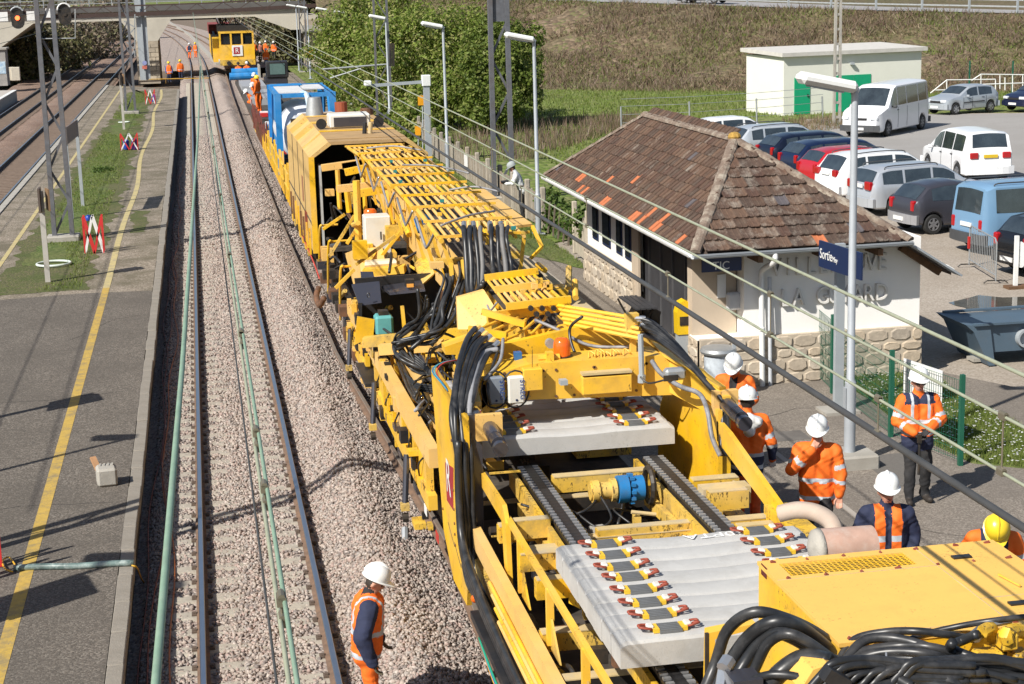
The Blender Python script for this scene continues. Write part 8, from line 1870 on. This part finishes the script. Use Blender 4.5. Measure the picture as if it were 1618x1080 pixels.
for k in range(26): box_('gear_box', (RR.uniform(3.1,4.2), RR.uniform(68,86), 1.15+RR.uniform(0,.4)), (RR.uniform(.2,.6),)*2+(RR.uniform(.15,.5),), RR.choice((YEL,WHT,DRK,RED,BLUE,RUST)), FW_)
rod('red_bottle', [(2.95,55.4,2.0), (2.95,55.4,2.6)], .09, RED, FW_)
# blue tank container
BLC = mat('container_blue', (.015,.20,.50), .45, var=.08, dirt=(.2,.35,.5), dirt_amt=.3)
CT = root('tank_container', (XC-.25, 64, 1.1), 'blue framed tank container with white tank on the flat wagon', 'container')
cx0, cx1, cy0, cy1, cz0, cz1 = 2.84, 4.80, 61.2, 67.2, 1.08, 3.98
for x in (cx0, cx1):
    for y in (cy0, cy1): box_('corner_post', (x,y,(cz0+cz1)/2), (.22,.22,cz1-cz0), BLC, CT)
    for z in (cz0+.08, cz1-.08): bar_('side_rail', (x,cy0,z), (x,cy1,z), .13, .15, BLC, CT)
    bar_('diagonal', (x,cy0,cz0), (x,cy0+2.4,cz1), .09, .09, BLC, CT); bar_('diagonal', (x,cy1,cz0), (x,cy1-2.4,cz1), .09, .09, BLC, CT)
for y in (cy0, cy1):
    for z in (cz0+.08, cz1-.08): bar_('end_rail', (cx0,y,z), (cx1,y,z), .13, .15, BLC, CT)
b = MB(); M = Matrix.Rotation(pi/2,3,'X'); b.lathe([(.3,-2.85),(.75,-2.75),(.97,-2.55),(1.0,-2.3),(1.0,2.3),(.97,2.55),(.75,2.75),(.3,2.85)], ((cx0+cx1)/2,64.2,2.45), 24, M=M); b.build('tank', mat('white_tank', (.66,.68,.72), .4, var=.06), CT, smooth=True, auto=50)
box_('roof_panel', ((cx0+cx1)/2-.45,64.6,cz1-.05), (1.05,4.6,.05), mat('pale_roof_panel',(.60,.60,.60),.6), CT); box_('roof_panel', ((cx0+cx1)/2+.55,65.6,cz1-.05), (.8,2.6,.05), MATS['pale_roof_panel'], CT); box_('roof_walkway', ((cx0+cx1)/2-.4,66.6,cz1+.01), (1.2,.7,.05), BLC, CT)
rod('filler_pipe', bez([((cx0+cx1)/2,62.4,3.9), ((cx0+cx1)/2+.05,61.0,3.9), ((cx0+cx1)/2+.1,60.7,3.4)],4), .09, mat('pale_blue_pipe',(.45,.58,.68),.5), CT)
plate('side_sheet', [(cx0+.02,cy0+1.2,cz0),(cx0+.02,cy1,cz0),(cx0+.02,cy1,cz1-.2),(cx0+.02,cy0+2.6,cz1-.2)], (.03,0,0), BLC, CT)
for x in (4.1, 4.45): bar_('ladder_rail', (x,cy0-.05,2.6), (x,cy0-.05,3.9), .04, .04, BLC, CT)
# ---- farther wagons, blue bundles, small loader, second yellow train
for k, (u, v) in enumerate(((386,113),(384,120))): q = PZ(u, v, 1.25); b = MB(); b.cyl(q+Vector((-1.0,0,0)), q+Vector((1.1,.1,0)), .28, n=12); tag(b.build('blue_bundle', BLC), ['upper blue roll lying across the wagon before the far workers','lower blue roll lying across the wagon before the far workers'][k], 'roll', 'blue rolls')
FW2 = root('flat_wagon', (XC, 105, 0), 'second flat wagon with grey load beyond the container', 'wagon'); box_('floor', (XC,108,.95), (2.8,38,.2), GRIM_SHADE, FW2); box_('grey_load', (3.9,104,1.25), (1.6,9,.4), mat('grey_load',(.30,.31,.33),.7), FW2); box_('grey_load', (3.8,118,1.2), (1.6,8,.3), MATS['grey_load'], FW2)
for y in (92, 98, 112, 122):
    for x in (3.5, 5.0): b = MB(); b.cyl((x-.07,y,.42), (x+.07,y,.42), .42, n=14); b.build('rail_wheel', DRK, FW2)
q = PZ(437,134,.9); LD = root('compact_loader', q, 'dark cabbed compact loader standing behind the blue container', 'loader')
box_('body', q+Vector((0,.8,.3)), (1.6,2.2,.7), DARKP, LD, ch=.06); cb = box_('cab', q+Vector((.1,.4,1.1)), (1.55,1.6,1.15), BLK, LD, ch=.06); box_('cab_window', q+Vector((.1,-.42,1.15)), (1.05,.03,.75), mat('pale_green_window',(.10,.16,.15),.1), LD); box_('side_panel', q+Vector((-1.15,.9,.9)), (.1,2.6,1.1), CONC, LD)
T2y = 157.; T2 = root('second_work_train', (3.67, T2y, 0), 'yellow work train facing us under the bridge with a red emblem', 'rail vehicle')
f0 = PY(348,100,T2y); f1 = PY(401,54,T2y); xm = (f0.x+f1.x)/2; w_ = f1.x-f0.x
box_('front', (xm,T2y+.3,(PY(375,95,T2y).z+PY(375,72,T2y).z)/2), (w_,.6,PY(375,70,T2y).z-PY(375,97,T2y).z), YEL, T2); zc0, zc1 = PY(375,70,T2y).z, PY(375,52,T2y).z
for x in np.linspace(f0.x+.1, f1.x-.1, 4): box_('cab_pillar', (x,T2y+.1,(zc0+zc1)/2), (.16,.16,zc1-zc0), YEL, T2)
box_('cab_roof', (xm,T2y+1.4,zc1+.08), (w_,2.8,.16), YEL, T2); box_('cab_interior', (xm,T2y+1.6,(zc0+zc1)/2), (w_-.2,1.6,zc1-zc0-.1), BLK, T2); box_('cab_window', (xm,T2y+.2,(zc0+zc1)/2), (w_-.3,.04,zc1-zc0-.1), GLASS, T2)
q = PY(375,79.5,T2y-.06); box_('emblem_board', q, (.95,.04,.95), WHT, T2); box_('red_emblem', q+Vector((-.05,-.03,0)), (.55,.02,.6), MATS['emblem_red'], T2); text_mesh('emblem_letter','R',.6,WHT,Matrix.Translation(q+Vector((-.2,-.05,-.2))) @ Matrix.Rotation(pi/2,4,'X'),T2,.004)
box_('buffer_beam', (xm,T2y-.05,PY(375,98,T2y).z), (w_,.2,.5), YELD, T2); 
for s in (-.8,.8): b = MB(); b.cyl((xm+s,T2y-.1,PY(375,99,T2y).z), (xm+s,T2y-.5,PY(375,99,T2y).z), .2, n=12); b.build('buffer', BLK, T2)
box_('body', (xm-.9+.0,T2y+16,2.3), (2.5,30,2.2), YEL, T2); box_('equipment_roof', (xm-.3,T2y+6,4.1), (2.6,8,.7), BLK, T2); box_('equipment', (xm-1.2,T2y+20,3.9), (2.2,12,.9), mat('red_equipment',(.25,.05,.04),.6), T2)
for k in range(26): x = xm+RR.uniform(-1.6,1.0); y = T2y+RR.uniform(2,26); bar_('pantograph_bar', (x,y,4.3), (x+RR.uniform(-.8,.8),y+RR.uniform(-1,1),4.9+RR.uniform(0,.6)), .07, .07, RR.choice((DRK,GREYP,RUST)), T2)
for s in (-1, 1): bar_('side_tube', (xm+s*w_/2,T2y,1.2), (xm+s*w_/2-.3,T2y+14,3.6), .2, .2, (GREYP if s < 0 else YEL), T2)
